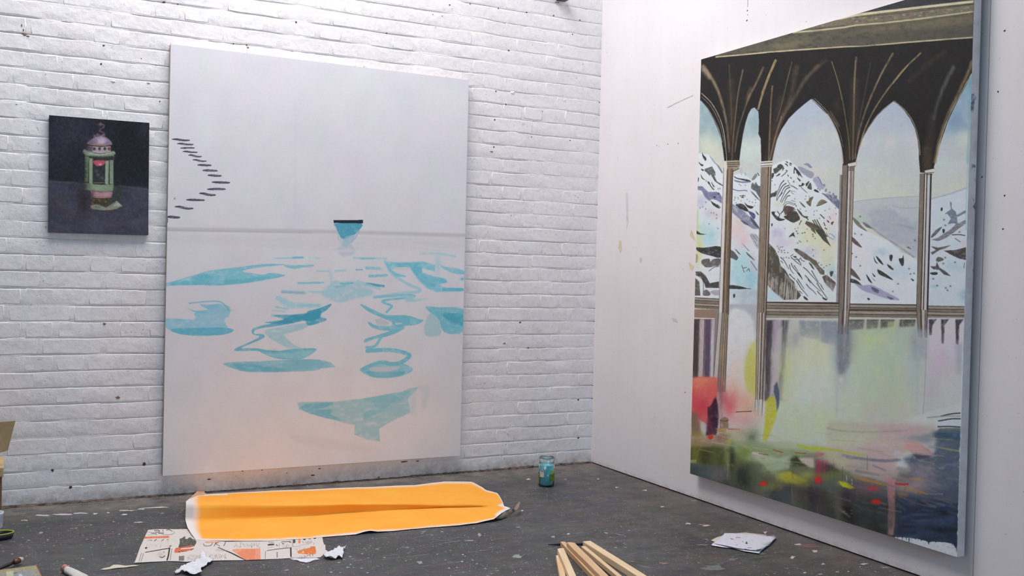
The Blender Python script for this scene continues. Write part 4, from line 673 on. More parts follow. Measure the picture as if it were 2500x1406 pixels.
    cv.poly(q('E', 780, 1075, 880, 1075, 890, 1140, 860, 1140, 800, 1100), (198, 188, 176), .9, 2, None, 0); cv.spray(*q1('E', 1000, 1070), 18, 10, (196, 188, 150), .8)
    cv.spray(*q1('E', 930, 1050), 14, 5, (178, 70, 112), .9); cv.poly(q('E', 895, 1085, 990, 1095, 980, 1130, 960, 1210, 930, 1250, 900, 1250, 880, 1180, 900, 1140), (158, 58, 90), .85, 2.5, (8, 8, .3), 0); cv.poly(q('E', 960, 1120, 1000, 1120, 1060, 1165, 960, 1170), (58, 56, 56), .85, 1.6)
    cv.poly(q('E', 650, 1180, 720, 1165, 800, 1210, 850, 1230, 780, 1250, 690, 1235), (182, 176, 60), .85, 2.5, (10, 6, .4), 0); cv.poly(q('E', 600, 1160, 720, 1180, 700, 1230, 620, 1200), (156, 166, 120), .6, 4); cv.spray(*q1('E', 840, 1190), 22, 10, (150, 160, 84), .8); cv.spray(*q1('E', 1000, 1195), 24, 8, (120, 130, 78), .8)
    cv.spray(*q1('E', 610, 1275), 22, 8, (140, 140, 84), .8); cv.spray(*q1('E', 1070, 1240), 12, 7, (176, 176, 70), .8); cv.spray(*q1('E', 700, 1300), 10, 26, (70, 76, 86), .7); cv.spray(*q1('E', 800, 1320), 26, 22, (70, 64, 66), .8)
    cv.poly(q('E', 315, 950, 340, 950, 338, 985, 318, 985), (190, 186, 66), .7, 1.4); cv.line(q('E', 318, 1100, 312, 1220), 3, (150, 156, 120), .5, 1.5); cv.poly(q('E', 318, 1115, 355, 1118, 360, 1130, 320, 1128), (180, 136, 60), .9, .8)
    for c, x, y, rx, ry, col in [('E', 203, 937, 6, 6, (214, 62, 52)), ('E', 912, 1218, 8, 7, (212, 52, 48)), ('E', 552, 1245, 9, 5, (212, 52, 44)), ('G', 1365, 390, 14, 6, (196, 48, 44)), ('G', 1348, 290, 14, 5, (186, 66, 84))]:
        cv.spray(*q1(c, x, y), rx, ry, col, 1, (5, 4, .4), 6)
    Ls('E', [(615, 1022, 676, 1040), (520, 1048, 580, 1056), (530, 1078, 556, 1080), (760, 1042, 830, 1046)], 2, (150, 84, 50)); Ls('F', [(25, 903, 80, 903)], 2, (176, 140, 120)); Ls('F', [(450, 1243, 490, 1248, 538, 1248)], 3.2, (196, 56, 62)); Ls('F', [(90, 1158, 138, 1160)], 2.4, (140, 116, 60))
    # pink water light
    cv.poly(q('F', 0, 840, 400, 860, 700, 860, 740, 900, 700, 960, 560, 1010, 440, 1100, 480, 1200, 380, 1240, 160, 1190, 20, 1120, 0, 1060), (190, 176, 170), .85, 6, (26, 8, .25), 0)
    cv.poly(q('F', 200, 870, 520, 840, 640, 900, 500, 960, 420, 1040, 460, 1160, 300, 1180, 240, 1000), (200, 168, 172), .7, 8, (20, 10, .3), 0); cv.poly(q('F', 0, 860, 340, 880, 330, 960, 0, 1010), (190, 200, 170), .7, 6, (20, 8, .3), 0)
    cv.line(q('F', 0, 880, 120, 900, 300, 905, 520, 895), 3, (150, 156, 140), .6, 2, (14, 4, .4)); cv.line(q('F', 100, 1060, 240, 1080, 400, 1095, 480, 1090), 5.5, (132, 128, 146), .8, 2.5, (14, 4, .4)); cv.poly(q('F', 440, 1030, 490, 1030, 480, 1060, 440, 1060), (206, 198, 206), .8, 2)
    cv.poly(q('F', 505, 955, 600, 975, 655, 1010, 712, 1055, 670, 1062, 560, 1045, 510, 1010), (206, 158, 158), .95, 1, (12, 4, .2), 0)
    cv.poly(q('F', 520, 940, 640, 920, 720, 900, 700, 960, 640, 980), (128, 144, 156), .7, 3)
    cv.poly(q('F', 20, 1080, 140, 1090, 130, 1150, 60, 1140), (196, 192, 150), .6, 4)
    # dark pool at the right
    cv.poly(q('F', 700, 905, 890, 895, 870, 1406)+[(2345, 1368), (2180, 1368)]+q('F', 470, 1320, 520, 1240, 560, 1160, 500, 1080, 580, 1050, 700, 1070, 720, 1000), (78, 90, 108), .93, 4, (18, 9, .35), 0)
    cv.poly(q('F', 720, 900, 890, 890, 880, 960, 740, 960), (60, 88, 112), .7, 3, (12, 5, .4)); cv.poly(q('F', 560, 1050, 690, 1065, 600, 1090), (70, 64, 80), .8, 1.5); cv.spray(*q1('F', 620, 1180), 26, 24, (128, 122, 134), .8); cv.spray(*q1('F', 600, 1250), 24, 12, (150, 140, 140), .8)
    cv.poly(q('F', 730, 830, 880, 822, 880, 860, 740, 862), (204, 210, 218), 1, .8); Ls('F', [(750, 800, 820, 785, 880, 780), (735, 832, 820, 818, 882, 818), (730, 870, 800, 868, 878, 872)], 3, (60, 66, 72)); cv.line(q('F', 660, 810, 780, 800, 880, 800), 3, (150, 156, 160), .8, 1.2); cv.poly(q('F', 740, 880, 880, 876, 880, 900, 720, 905), (96, 112, 112), .9, 1.5)
    cv.poly(q('G', 1510, 350, 1700, 370, 2005, 400, 1995, 730)+q('H', 1800, 560, 1180, 460), (44, 54, 74), .92, 4, (20, 6, .35), 0)
    for i in range(22):
        x = 1560+RNG.random()*400; y = 380+RNG.random()*300
        cv.spray(*q1('G', x, y), 14+RNG.random()*12, 3+RNG.random()*3, [(70, 88, 120), (34, 38, 44), (56, 74, 100), (88, 100, 116), (30, 34, 40)][i % 5], .6)
    cv.poly(q('G', 1040, 330, 1500, 400, 1500, 650, 1200, 560, 1000, 490), (46, 48, 46), .85, 6, (12, 14, .35), 0); cv.poly(q('G', 1105, 420, 1200, 440, 1210, 560, 1105, 510), (26, 28, 28), .95, 2)
    cv.poly(q('G', 1180, 440, 1300, 470, 1290, 580, 1200, 540), (50, 66, 68), .6, 4)
    for x, y in [(1140, 480), (1130, 465), (1185, 455), (1185, 480), (1120, 470)]: cv.spray(*q1('G', x, y), 4, 1.6, (150, 130, 60), .8)
    cv.poly(q('G', 1060, 330, 1105, 350, 1105, 520, 1050, 480), (92, 90, 78), .6, 3); cv.poly(q('G', 560, 260, 1000, 300, 1050, 480, 700, 400, 560, 350), (64, 62, 58), .6, 6, (10, 16, .4), 0); cv.poly(q('G', 620, 330, 740, 340, 730, 410, 560, 370), (64, 78, 88), .7, 4)
    cv.line(q('G', 730, 300, 740, 410), 5, (128, 120, 108), .6, 2.5)
    cv.spray(*q1('G', 930, 390), 18, 20, (62, 46, 50), .6)
    cv.spray(*q1('G', 1280, 330), 30, 16, (104, 86, 96), .8); cv.spray(*q1('G', 1220, 370), 20, 12, (116, 104, 90), .6); cv.spray(*q1('G', 1150, 330), 20, 20, (60, 56, 64), .7)
    cv.poly(q('G', 1205, 205, 1300, 215, 1420, 250, 1400, 262, 1280, 235), (180, 138, 84), .8, 1.6, None, 0); cv.poly(q('G', 1620, 205, 1700, 205, 1755, 235, 1650, 225), (178, 140, 96), .8, 1.5); cv.poly(q('G', 1530, 315, 1600, 325, 1620, 350, 1540, 345), (156, 110, 60), .8, 1.6)
    cv.poly(q('G', 1520, 270, 1640, 280, 1760, 330, 1700, 330, 1560, 300), (178, 144, 100), .7, 2); cv.poly(q('G', 1420, 230, 1640, 230, 1760, 300, 1850, 340, 1700, 350, 1520, 320), (150, 134, 136), .4, 5); cv.line(q('G', 1700, 320, 1780, 332, 1880, 330), 2, (140, 150, 170), .7, 1.2)
    cv.poly(q('G', 1085, 235, 1130, 232, 1210, 285, 1170, 292, 1110, 270), (182, 186, 52), .95, 1.2, None, 0); Ls('G', [(1145, 190, 1148, 235), (1185, 220, 1188, 255)], 2.6, (176, 172, 178))
    cv.poly(q('G', 1452, 225, 1515, 225, 1517, 440, 1512, 560, 1500, 645, 1462, 640, 1465, 430), (182, 128, 134), .95, 1.3, (5, 10, .15), 0); cv.poly(q('G', 1455, 460, 1517, 460, 1500, 648, 1462, 642), (124, 126, 118), .7, 7)
    cv.line(q('F', 380, 1215, 440, 1225), 8, (198, 140, 150), .7, 3)
    for i in range(150):
        x = 1680+RNG.random()*500; y0 = 1150+(x-1680)*.16; y = y0+RNG.random()*110
        cv.spray(x, y, 5+RNG.random()*14, 5+RNG.random()*22, [(52, 54, 44), (92, 96, 76), (44, 46, 50), (110, 104, 96), (66, 78, 50), (60, 56, 62), (70, 84, 92)][i % 7], .45, (5, 12, .4))
    for i in range(60):
        x = 2020+RNG.random()*310; y = 1130+RNG.random()*120
        cv.line([(x, y), (x+16+RNG.random()*40, y+5+RNG.random()*12)], 2+RNG.random()*4, [(150, 136, 144), (96, 100, 116), (178, 150, 150), (120, 110, 110), (60, 72, 92)][i % 5], .35, 2, None, 0)
    for i in range(50):
        x = 1700+RNG.random()*420; y = 1110+RNG.random()*130
        cv.line([(x, y), (x+RNG.random()*2-1, y+14+RNG.random()*26)], 1.5+RNG.random()*2, [(60, 66, 48), (120, 126, 90), (82, 88, 84), (50, 50, 46)][i % 4], .35, 1.4, None, 0)
    # loose wet blending over the garden
    for x, y, rx, ry, col, al in [(55, 400, 12, 26, (128, 122, 56), .8), (85, 360, 20, 6, (168, 136, 96), .6), (105, 425, 14, 20, (66, 66, 38), .7), (150, 420, 12, 26, (98, 102, 56), .6), (212, 400, 9, 40, (150, 152, 104), .7), (236, 440, 6, 36, (48, 54, 44), .7), (135, 485, 22, 12, (92, 96, 104), .7), (180, 515, 18, 14, (116, 110, 118), .7),
            (60, 480, 14, 12, (74, 86, 92), .7), (292, 410, 14, 26, (122, 142, 74), .8), (290, 530, 18, 26, (42, 52, 46), .7), (345, 500, 16, 18, (84, 100, 78), .6), (330, 325, 12, 12, (112, 126, 100), .8), (270, 340, 18, 12, (176, 178, 140), .6), (430, 480, 24, 12, (158, 176, 140), .8), (500, 525, 20, 12, (176, 172, 60), .8), (560, 540, 22, 8, (156, 156, 66), .7),
            (440, 570, 20, 10, (128, 128, 70), .6), (470, 615, 22, 14, (74, 82, 92), .7), (545, 620, 10, 24, (104, 96, 88), .6), (600, 560, 18, 8, (120, 120, 66), .7), (640, 620, 16, 26, (58, 46, 56), .7), (700, 520, 26, 8, (108, 124, 66), .8), (745, 600, 14, 26, (94, 92, 94), .6), (380, 430, 30, 7, (176, 190, 158), .7), (690, 470, 12, 14, (150, 60, 92), .7), (720, 480, 14, 12, (74, 64, 66), .7),
            (400, 545, 10, 8, (96, 82, 70), .5), (540, 445, 9, 9, (60, 70, 42), .8), (240, 130, 9, 26, (214, 120, 124), .6), (180, 170, 6, 50, (150, 96, 96), .5), (60, 60, 22, 10, (226, 146, 112), .6), (230, 60, 14, 26, (218, 196, 186), .6), (290, 160, 20, 16, (222, 164, 140), .6), (60, 250, 12, 22, (150, 96, 86), .5), (75, 310, 16, 10, (150, 140, 70), .5), (180, 320, 14, 12, (140, 100, 96), .6)]:
        cv.spray(*q1('g', x, y), rx, ry, col, al, (6, 12, .5))
    for x, y, rx, ry, col, al in [(150, 300, 46, 14, (202, 208, 178), .6), (300, 310, 44, 16, (206, 190, 186), .6), (420, 285, 26, 6, (158, 164, 168), .7), (440, 325, 30, 12, (216, 168, 168), .6), (560, 330, 36, 20, (112, 122, 138), .6), (610, 430, 22, 40, (92, 108, 130), .6), (480, 430, 34, 26, (152, 146, 158), .7), (420, 490, 40, 12, (176, 152, 152), .6), (540, 490, 34, 12, (132, 132, 142), .6),
            (240, 500, 34, 10, (128, 98, 108), .6), (200, 560, 26, 20, (56, 52, 56), .6), (250, 610, 24, 22, (52, 58, 58), .6), (430, 560, 22, 12, (70, 76, 94), .6), (560, 650, 34, 10, (76, 92, 124), .6), (480, 700, 30, 9, (62, 78, 110), .6), (130, 380, 50, 10, (196, 190, 170), .5), (60, 360, 26, 14, (186, 190, 160), .6), (100, 440, 30, 12, (104, 112, 70), .6), (110, 600, 10, 40, (98, 92, 80), .6), (60, 590, 18, 26, (66, 62, 62), .6)]:
        cv.spray(*q1('h', x, y), rx, ry, col, al, (12, 6, .5))
    for i in range(46):
        x = 1700+RNG.random()*640; y = 1040+RNG.random()*80+(x-1700)*.05
        cv.line([(x, y), (x+20+RNG.random()*50, y+3+RNG.random()*7)], 1.2+RNG.random()*2.5, [(176, 190, 130), (196, 180, 176), (150, 156, 120), (206, 204, 190), (190, 196, 90)][i % 5], .35, 1.3, (8, 2, .5), 0)
    cv.line(q('h', 0, 325, 80, 335, 160, 350, 230, 362), 4, (180, 192, 66), .9, 1.4, (10, 3, .3)); cv.line(q('h', 150, 370, 220, 378, 300, 386, 370, 380), 6, (126, 124, 138), .7, 2, (8, 3, .5)); cv.line(q('h', 180, 455, 250, 472, 325, 492), 3, (184, 132, 60), .8, 1, (8, 3, .4)); cv.line(q('h', 400, 500, 450, 515, 500, 530), 3, (176, 130, 66), .8, 1, (8, 3, .4)); cv.line(q('h', 420, 462, 450, 464, 480, 470), 3, (176, 136, 90), .7, 1.2)
    cv.spray(*q1('g', 127, 324), 5.5, 5.5, (214, 58, 50), 1, (3, 3, .3), 4); cv.spray(*q1('g', 392, 556), 9, 5, (214, 50, 42), 1, (4, 3, .3), 4); cv.spray(*q1('g', 664, 536), 8, 7, (208, 50, 48), 1, (4, 4, .3), 4); cv.spray(*q1('h', 275, 563), 13, 6, (200, 46, 42), 1, (5, 3, .4), 4); cv.spray(*q1('h', 262, 505), 13, 5, (184, 66, 80), .9, (5, 3, .4), 3)
    cv.line(q('h', 362, 484, 390, 488, 415, 486), 4, (192, 48, 54), .95, .8, (4, 3, .4)); cv.poly(q('g', 770, 545, 800, 555, 819, 575, 790, 572), (190, 192, 50), .95, 1)
    # unpainted white primer at the lower right and right edge, with drips
    cv.poly(q('H', 1185, 462, 1290, 468, 1400, 478, 1500, 500, 1530, 520, 1560, 508, 1700, 515, 1775, 530, 1808, 580, 1830, 680, 1500, 620, 1180, 520), (212, 216, 222), 1, .5, (6, 4, .12), 0)
    for x, y, l, w in [(1262, 460, 34, 1.6), (1304, 462, 30, 2), (1330, 480, 36, 2.4), (1455, 488, 14, 2.4), (1530, 500, 34, 3.4), (1770, 520, 24, 2), (1215, 455, 22, 1.6), (1600, 500, 16, 2.4), (1395, 474, 14, 2.4)]:
        cv.line(q('H', x, y, x, y+l), w, (48, 58, 80), 1, .5, None, 0, w*.5)
    e = []
    for i in range(60):
        t = i/59; y = 860+t*500; x = 2350-(y-860)*.029+RNG.random()*2.2-1.1; e.append((x, y))
    cv.poly(e+[(2390, 1368), (2390, 860)], (206, 216, 226), 1, .45)
    e = [(2356-(y-330)*.0+RNG.random()*1.6-.8 if y > 700 else 2366-(y-330)*.02, y) for y in np.linspace(700, 870, 20)]
    cv.poly(e+[(2390, 870), (2390, 700)], (172, 186, 198), .7, .8)
    cv.grain(2.5, 2.5, 2.5, .9); cv.grain(2, 12, 12, .8)
    return cv
# ---------------------------------------------------------------- scene helpers
def link(o, parent=None):
    scn.collection.objects.link(o)
    if parent is not None: o.parent = parent
    return o
def obj(name, me, mat=None, parent=None):
    o = bpy.data.objects.new(name, me)
    if mat is not None and not me.materials: me.materials.append(mat)
    return link(o, parent)
def mesh(name, V, F, smooth=False):
    me = bpy.data.meshes.new(name); me.from_pydata([tuple(map(float, v)) for v in V], [], F); me.update()
    if smooth: me.polygons.foreach_set('use_smooth', [True]*len(me.polygons))
    return me
def thing(name, label, cat_, loc=(0, 0, 0), group=None):
    o = bpy.data.objects.new(name, None); link(o); o.location = loc; o.empty_display_size = .05
    o['label'] = label; o['category'] = cat_
    if group: o['group'] = group
    return o
def keep(o, parent):
    # parent while keeping world coordinates of mesh data written in world space
    o.parent = parent; o.matrix_parent_inverse = Matrix.Translation(-Vector(parent.location)); return o
def tag(o, label=None, cat_=None, group=None, kind=None):
    if label: o['label'] = label
    if cat_: o['category'] = cat_
    if group: o['group'] = group
    if kind: o['kind'] = kind
    return o
def boxm(name, x0, x1, y0, y1, z0, z1, bev=0):
    bm = bmesh.new(); bmesh.ops.create_cube(bm, size=1)
    for v in bm.verts: v.co = Vector((x0+(v.co.x+.5)*(x1-x0), y0+(v.co.y+.5)*(y1-y0), z0+(v.co.z+.5)*(z1-z0)))
    if bev: bmesh.ops.bevel(bm, geom=bm.edges[:], offset=bev, segments=2, affect='EDGES', profile=.5)
    me = bpy.data.meshes.new(name); bm.to_mesh(me); bm.free(); return me
def lathe(name, prof, n=28, close=False):
    V, F = [], []
    for r, z in prof:
        for i in range(n): a = 2*math.pi*i/n; V.append((r*math.cos(a), r*math.sin(a), z))
    for k in range(len(prof)-1):
        for i in range(n): j = (i+1) % n; F.append((k*n+i, k*n+j, (k+1)*n+j, (k+1)*n+i))
    if close: F.append(tuple(range(n-1, -1, -1))); F.append(tuple((len(prof)-1)*n+i for i in range(n)))
    return mesh(name, V, F, True)
def lin(r, g, b): return tuple(float(v) for v in s2l(np.array([r, g, b])/255.0))+(1.0,)

class NT:
    def __init__(s, name):
        s.m = bpy.data.materials.new(name); s.m.use_nodes = True; s.t = s.m.node_tree; s.b = s.t.nodes['Principled BSDF']
        s.b.inputs['Roughness'].default_value = .75
    def n(s, typ, **k):
        o = s.t.nodes.new(typ)
        for a, v in k.items():
            if a in o.bl_rna.properties and not a[0].isupper(): setattr(o, a, v)
        return o
    def l(s, a, b): s.t.links.new(a, b)
    def coord(s, kind='Object', scale=(1, 1, 1)):
        if kind == 'Position': src = s.n('ShaderNodeNewGeometry').outputs['Position']
        else: src = s.n('ShaderNodeTexCoord').outputs[kind]
        m = s.n('ShaderNodeMapping'); m.inputs['Scale'].default_value = scale; s.l(src, m.inputs[0]); return m.outputs[0]
    def noise(s, co_, scale, detail=3, rough=.55):
        o = s.n('ShaderNodeTexNoise'); o.inputs['Scale'].default_value = scale; o.inputs['Detail'].default_value = detail; o.inputs['Roughness'].default_value = rough
        s.l(co_, o.inputs['Vector']); return o
    def ramp(s, f, stops):
        o = s.n('ShaderNodeValToRGB'); e = o.color_ramp.elements
        while len(e) < len(stops): e.new(.5)
        for el, (p, c) in zip(e, stops): el.position = p; el.color = c if len(c) == 4 else tuple(c)+(1,)
        s.l(f, o.inputs[0]); return o.outputs[0]
    def mix(s, f, a, b, mode='MIX'):
        o = s.n('ShaderNodeMix'); o.data_type = 'RGBA'; o.blend_type = mode
        for v, i in ((f, 0), (a, 6), (b, 7)):
            if hasattr(v, 'links') or hasattr(v, 'is_linked'): s.l(v, o.inputs[i])
            else: o.inputs[i].default_value = v
        return o.outputs[2]
    def bump(s, h, strength=.3, dist=.002, prev=None):
        o = s.n('ShaderNodeBump'); o.inputs['Strength'].default_value = strength; o.inputs['Distance'].default_value = dist
        s.l(h, o.inputs['Height'])
        if prev is not None: s.l(prev, o.inputs['Normal'])
        return o.outputs[0]
def plain(name, col, rough=.7, metal=0.0, nscale=40, var=.12):
    n = NT(name); co_ = n.coord('Object'); t = n.noise(co_, nscale)
    a = tuple(c*(1-var) for c in col[:3])+(1,); b = tuple(min(1, c*(1+var)) for c in col[:3])+(1,)
    n.l(n.ramp(t.outputs[0], [(.3, a), (.7, b)]), n.b.inputs['Base Color'])
    n.b.inputs['Roughness'].default_value = rough; n.b.inputs['Metallic'].default_value = metal
    return n.m

# ---------------------------------------------------------------- materials of the room
def mat_white_brick(name='thick white paint on brick', bump=.5):
    n = NT(name); co_ = n.coord('Position')
    base = n.ramp(n.noise(co_, 3.1, 4).outputs[0], [(.3, lin(238, 233, 234)), (.7, lin(246, 243, 244))])
    fine = n.ramp(n.noise(co_, 46, 4, .7).outputs[0], [(.3, (.90, .90, .90)), (.55, (1, 1, 1))])
    c = n.mix(1.0, base, fine, 'MULTIPLY')
    # small chips and grime specks in the paint
    sp = n.ramp(n.noise(co_, 95, 2, .5).outputs[0], [(.275, (1, 1, 1)), (.315, (0, 0, 0))])
    zone = n.ramp(n.noise(co_, 5, 3).outputs[0], [(.5, (0, 0, 0)), (.68, (1, 1, 1))])
    c = n.mix(n.mix(1.0, sp, zone, 'MULTIPLY'), c, lin(128, 112, 108))
    # dirt near the floor
    z = n.n('ShaderNodeSeparateXYZ'); n.l(n.n('ShaderNodeNewGeometry').outputs['Position'], z.inputs[0])
    mr = n.n('ShaderNodeMapRange'); n.l(z.outputs['Z'], mr.inputs[0]); mr.inputs[1].default_value = 0.0; mr.inputs[2].default_value = .085; mr.inputs[3].default_value = .72; mr.inputs[4].default_value = 0
    dn = n.n('ShaderNodeMath', operation='MULTIPLY'); n.l(mr.outputs[0], dn.inputs[0]); n.l(n.ramp(n.noise(co_, 22, 4, .7).outputs[0], [(.35, (.15,)*3), (.65, (1,)*3)]), dn.inputs[1])
    c = n.mix(dn.outputs[0], c, lin(150, 132, 118))
    n.l(c, n.b.inputs['Base Color']); n.b.inputs['Roughness'].default_value = .55
    b0 = n.bump(n.noise(co_, 15, 3, .5).outputs[0], .55, .006); b1 = n.bump(n.noise(co_, 42, 5, .65).outputs[0], bump, .003, b0); b2 = n.bump(n.noise(co_, 130, 3, .6).outputs[0], bump*.6, .0015, b1)
    n.l(b2, n.b.inputs['Normal']); return n.m
def mat_board():
    n = NT('white painted board'); co_ = n.coord('Position')
    base = n.ramp(n.noise(co_, 1.4, 4).outputs[0], [(.3, lin(236, 230, 231)), (.7, lin(244, 240, 241))])
    st = n.noise(n.coord('Position', (1, 9, 1.2)), 2.2, 4, .6)
    c = n.mix(1.0, base, n.ramp(st.outputs[0], [(.3, (.98, .977, .977)), (.6, (1, 1, 1))]), 'MULTIPLY')
    sp = n.ramp(n.noise(co_, 70, 2).outputs[0], [(.255, (1, 1, 1)), (.285, (0, 0, 0))]); c = n.mix(n.mix(1.0, sp, (.55, .55, .55, 1), 'MULTIPLY'), c, lin(150, 140, 140))
    z = n.n('ShaderNodeSeparateXYZ'); n.l(n.n('ShaderNodeNewGeometry').outputs['Position'], z.inputs[0])
    mr = n.n('ShaderNodeMapRange'); n.l(z.outputs['Z'], mr.inputs[0]); mr.inputs[2].default_value = .03; mr.inputs[3].default_value = .5; mr.inputs[4].default_value = 0
    dn = n.n('ShaderNodeMath', operation='MULTIPLY'); n.l(mr.outputs[0], dn.inputs[0]); n.l(n.ramp(n.noise(co_, 18, 4, .7).outputs[0], [(.4, (0,)*3), (.6, (1,)*3)]), dn.inputs[1])
    c = n.mix(dn.outputs[0], c, lin(140, 128, 124))
    n.l(c, n.b.inputs['Base Color']); n.b.inputs['Roughness'].default_value = .5
    n.l(n.bump(n.noise(co_, 60, 4).outputs[0], .12, .001), n.b.inputs['Normal']); return n.m
def mat_floor():
    n = NT('worn grey painted concrete'); co_ = n.coord('Position')
    base = n.ramp(n.noise(co_, 2.6, 5, .6).outputs[0], [(.28, lin(62, 61, 62)), (.5, lin(72, 71, 72)), (.74, lin(84, 83, 82))])
    tint = n.noise(co_, 8, 3, .6)
    c = n.mix(.30, base, tint.outputs['Color'], 'OVERLAY')
    c = n.mix(1.0, c, n.ramp(n.noise(n.coord('Position', (1, 2.2, 1)), 6.5, 5, .7).outputs[0], [(.25, (.78,)*3), (.5, (1,)*3), (.75, (1.25,)*3)]), 'MULTIPLY')
    fine = n.ramp(n.noise(co_, 55, 5, .75).outputs[0], [(.25, (.72,)*3), (.5, (1,)*3), (.8, (1.22,)*3)]); c = n.mix(1.0, c, fine, 'MULTIPLY')
    # scattered paint specks of many sizes
    for sc, th, col, sd in ((34, .17, lin(196, 196, 192), 0), (70, .2, lin(180, 188, 190), 3), (22, .09, lin(206, 200, 196), 7), (48, .12, lin(150, 168, 166), 9), (26, .10, lin(150, 104, 98), 13), (13, .11, lin(132, 136, 134), 17), (90, .22, lin(190, 188, 180), 21)):
        v = n.n('ShaderNodeTexVoronoi'); v.inputs['Scale'].default_value = sc; v.inputs['Randomness'].default_value = 1
        wv = n.noise(co_, sc*1.3, 2); off = n.n('ShaderNodeVectorMath', operation='MULTIPLY_ADD'); n.l(wv.outputs['Color'], off.inputs[0]); off.inputs[1].default_value = (.9/sc,)*3; n.l(co_, off.inputs[2])
        o2 = n.n('ShaderNodeVectorMath', operation='ADD'); n.l(off.outputs[0], o2.inputs[0]); o2.inputs[1].default_value = (sd*1.7, sd*.9, 0); n.l(o2.outputs[0], v.inputs['Vector'])
        d = n.ramp(v.outputs['Distance'], [(th*.75, (1, 1, 1)), (th, (0, 0, 0))])
        sep = n.n('ShaderNodeSeparateColor'); n.l(v.outputs['Color'], sep.inputs[0])
        pick = n.ramp(sep.outputs[0], [(.72, (0, 0, 0)), (.76, (1, 1, 1))])
        zn = n.ramp(n.noise(co_, 1.7+sd*.1, 3).outputs[0], [(.36, (.1,)*3), (.62, (.85,)*3)])
        f = n.mix(1.0, n.mix(1.0, d, pick, 'MULTIPLY'), zn, 'MULTIPLY'); c = n.mix(f, c, col)
    # dragged scratches and scuffs
    for rot, sd in ((.5, 0), (-.9, 5), (2.1, 11)):
        mp = n.n('ShaderNodeMapping'); mp.inputs['Rotation'].default_value = (0, 0, rot); mp.inputs['Location'].default_value = (sd, sd*.7, 0); mp.inputs['Scale'].default_value = (2.2, 46, 1)
        n.l(n.n('ShaderNodeNewGeometry').outputs['Position'], mp.inputs[0])
        s_ = n.ramp(n.noise(mp.outputs[0], 2.2, 3, .6).outputs[0], [(.66, (0, 0, 0)), (.72, (.55,)*3)]); c = n.mix(s_, c, lin(158, 162, 160))
    # dusty lime band near the two walls
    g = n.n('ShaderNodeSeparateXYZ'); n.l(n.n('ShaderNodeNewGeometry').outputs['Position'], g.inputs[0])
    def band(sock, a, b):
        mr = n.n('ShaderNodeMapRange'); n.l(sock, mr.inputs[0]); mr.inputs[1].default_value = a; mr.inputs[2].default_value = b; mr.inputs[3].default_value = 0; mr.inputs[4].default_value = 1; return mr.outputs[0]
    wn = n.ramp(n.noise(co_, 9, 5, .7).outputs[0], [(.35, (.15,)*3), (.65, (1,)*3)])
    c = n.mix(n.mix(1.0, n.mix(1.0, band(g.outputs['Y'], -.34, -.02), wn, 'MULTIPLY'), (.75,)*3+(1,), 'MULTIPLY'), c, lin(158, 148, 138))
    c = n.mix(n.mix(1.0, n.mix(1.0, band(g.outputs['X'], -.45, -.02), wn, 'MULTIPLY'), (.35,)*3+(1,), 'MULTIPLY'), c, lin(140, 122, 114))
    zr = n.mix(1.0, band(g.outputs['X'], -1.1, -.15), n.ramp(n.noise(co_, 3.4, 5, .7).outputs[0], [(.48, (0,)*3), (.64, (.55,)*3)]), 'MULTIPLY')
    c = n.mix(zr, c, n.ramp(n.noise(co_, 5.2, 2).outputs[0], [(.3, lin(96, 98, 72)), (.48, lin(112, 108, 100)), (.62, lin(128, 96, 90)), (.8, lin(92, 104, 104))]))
    n.l(c, n.b.inputs['Base Color'])
    n.l(n.ramp(n.noise(co_, 12, 4).outputs[0], [(.3, (.42,)*3), (.7, (.7,)*3)]), n.b.inputs['Roughness'])
    n.l(n.bump(n.noise(co_, 60, 5, .7).outputs[0], .25, .002), n.b.inputs['Normal']); return n.m
M_BRICK = mat_white_brick(); M_BOARD = mat_board(); M_FLOOR = mat_floor()
M_MORTAR = mat_white_brick('thick white paint on mortar', .7)
M_CEIL = plain('dull ceiling paint', lin(168, 168, 172), .9, 0, 3, .02)
M_DARK = plain('painted gap shade', lin(34, 30, 28), .95)  # near-black colour puts the shade behind open gaps into the backing
M_HOLE = plain('rusty brown wall plug', lin(96, 66, 52), .9)

# ---------------------------------------------------------------- room shell
S = 0.075; HB = 0.1308
tag(obj('floor', boxm('floor', ROOM_X0-.2, .2, ROOM_Y0-.2, .25, -.12, 0.0), M_FLOOR), kind='structure'); floor = bpy.data.objects['floor']
def struct(name, me, m): return tag(obj(name, me, m), kind='structure')
struct('wall_far_left', boxm('wall_far_left', ROOM_X0-.15, ROOM_X0, ROOM_Y0, .2, 0, ROOM_Z), M_CEIL)
wr = struct('wall_right', boxm('wall_right', 0.0, .018, ROOM_Y0, -.004, .006, ROOM_Z-.002), M_BOARD)
keep(obj('studwork', boxm('studwork', .03, .12, ROOM_Y0, .2, 0, ROOM_Z), M_DARK), wr)  # coloured near-black so the gap behind the board looks shaded
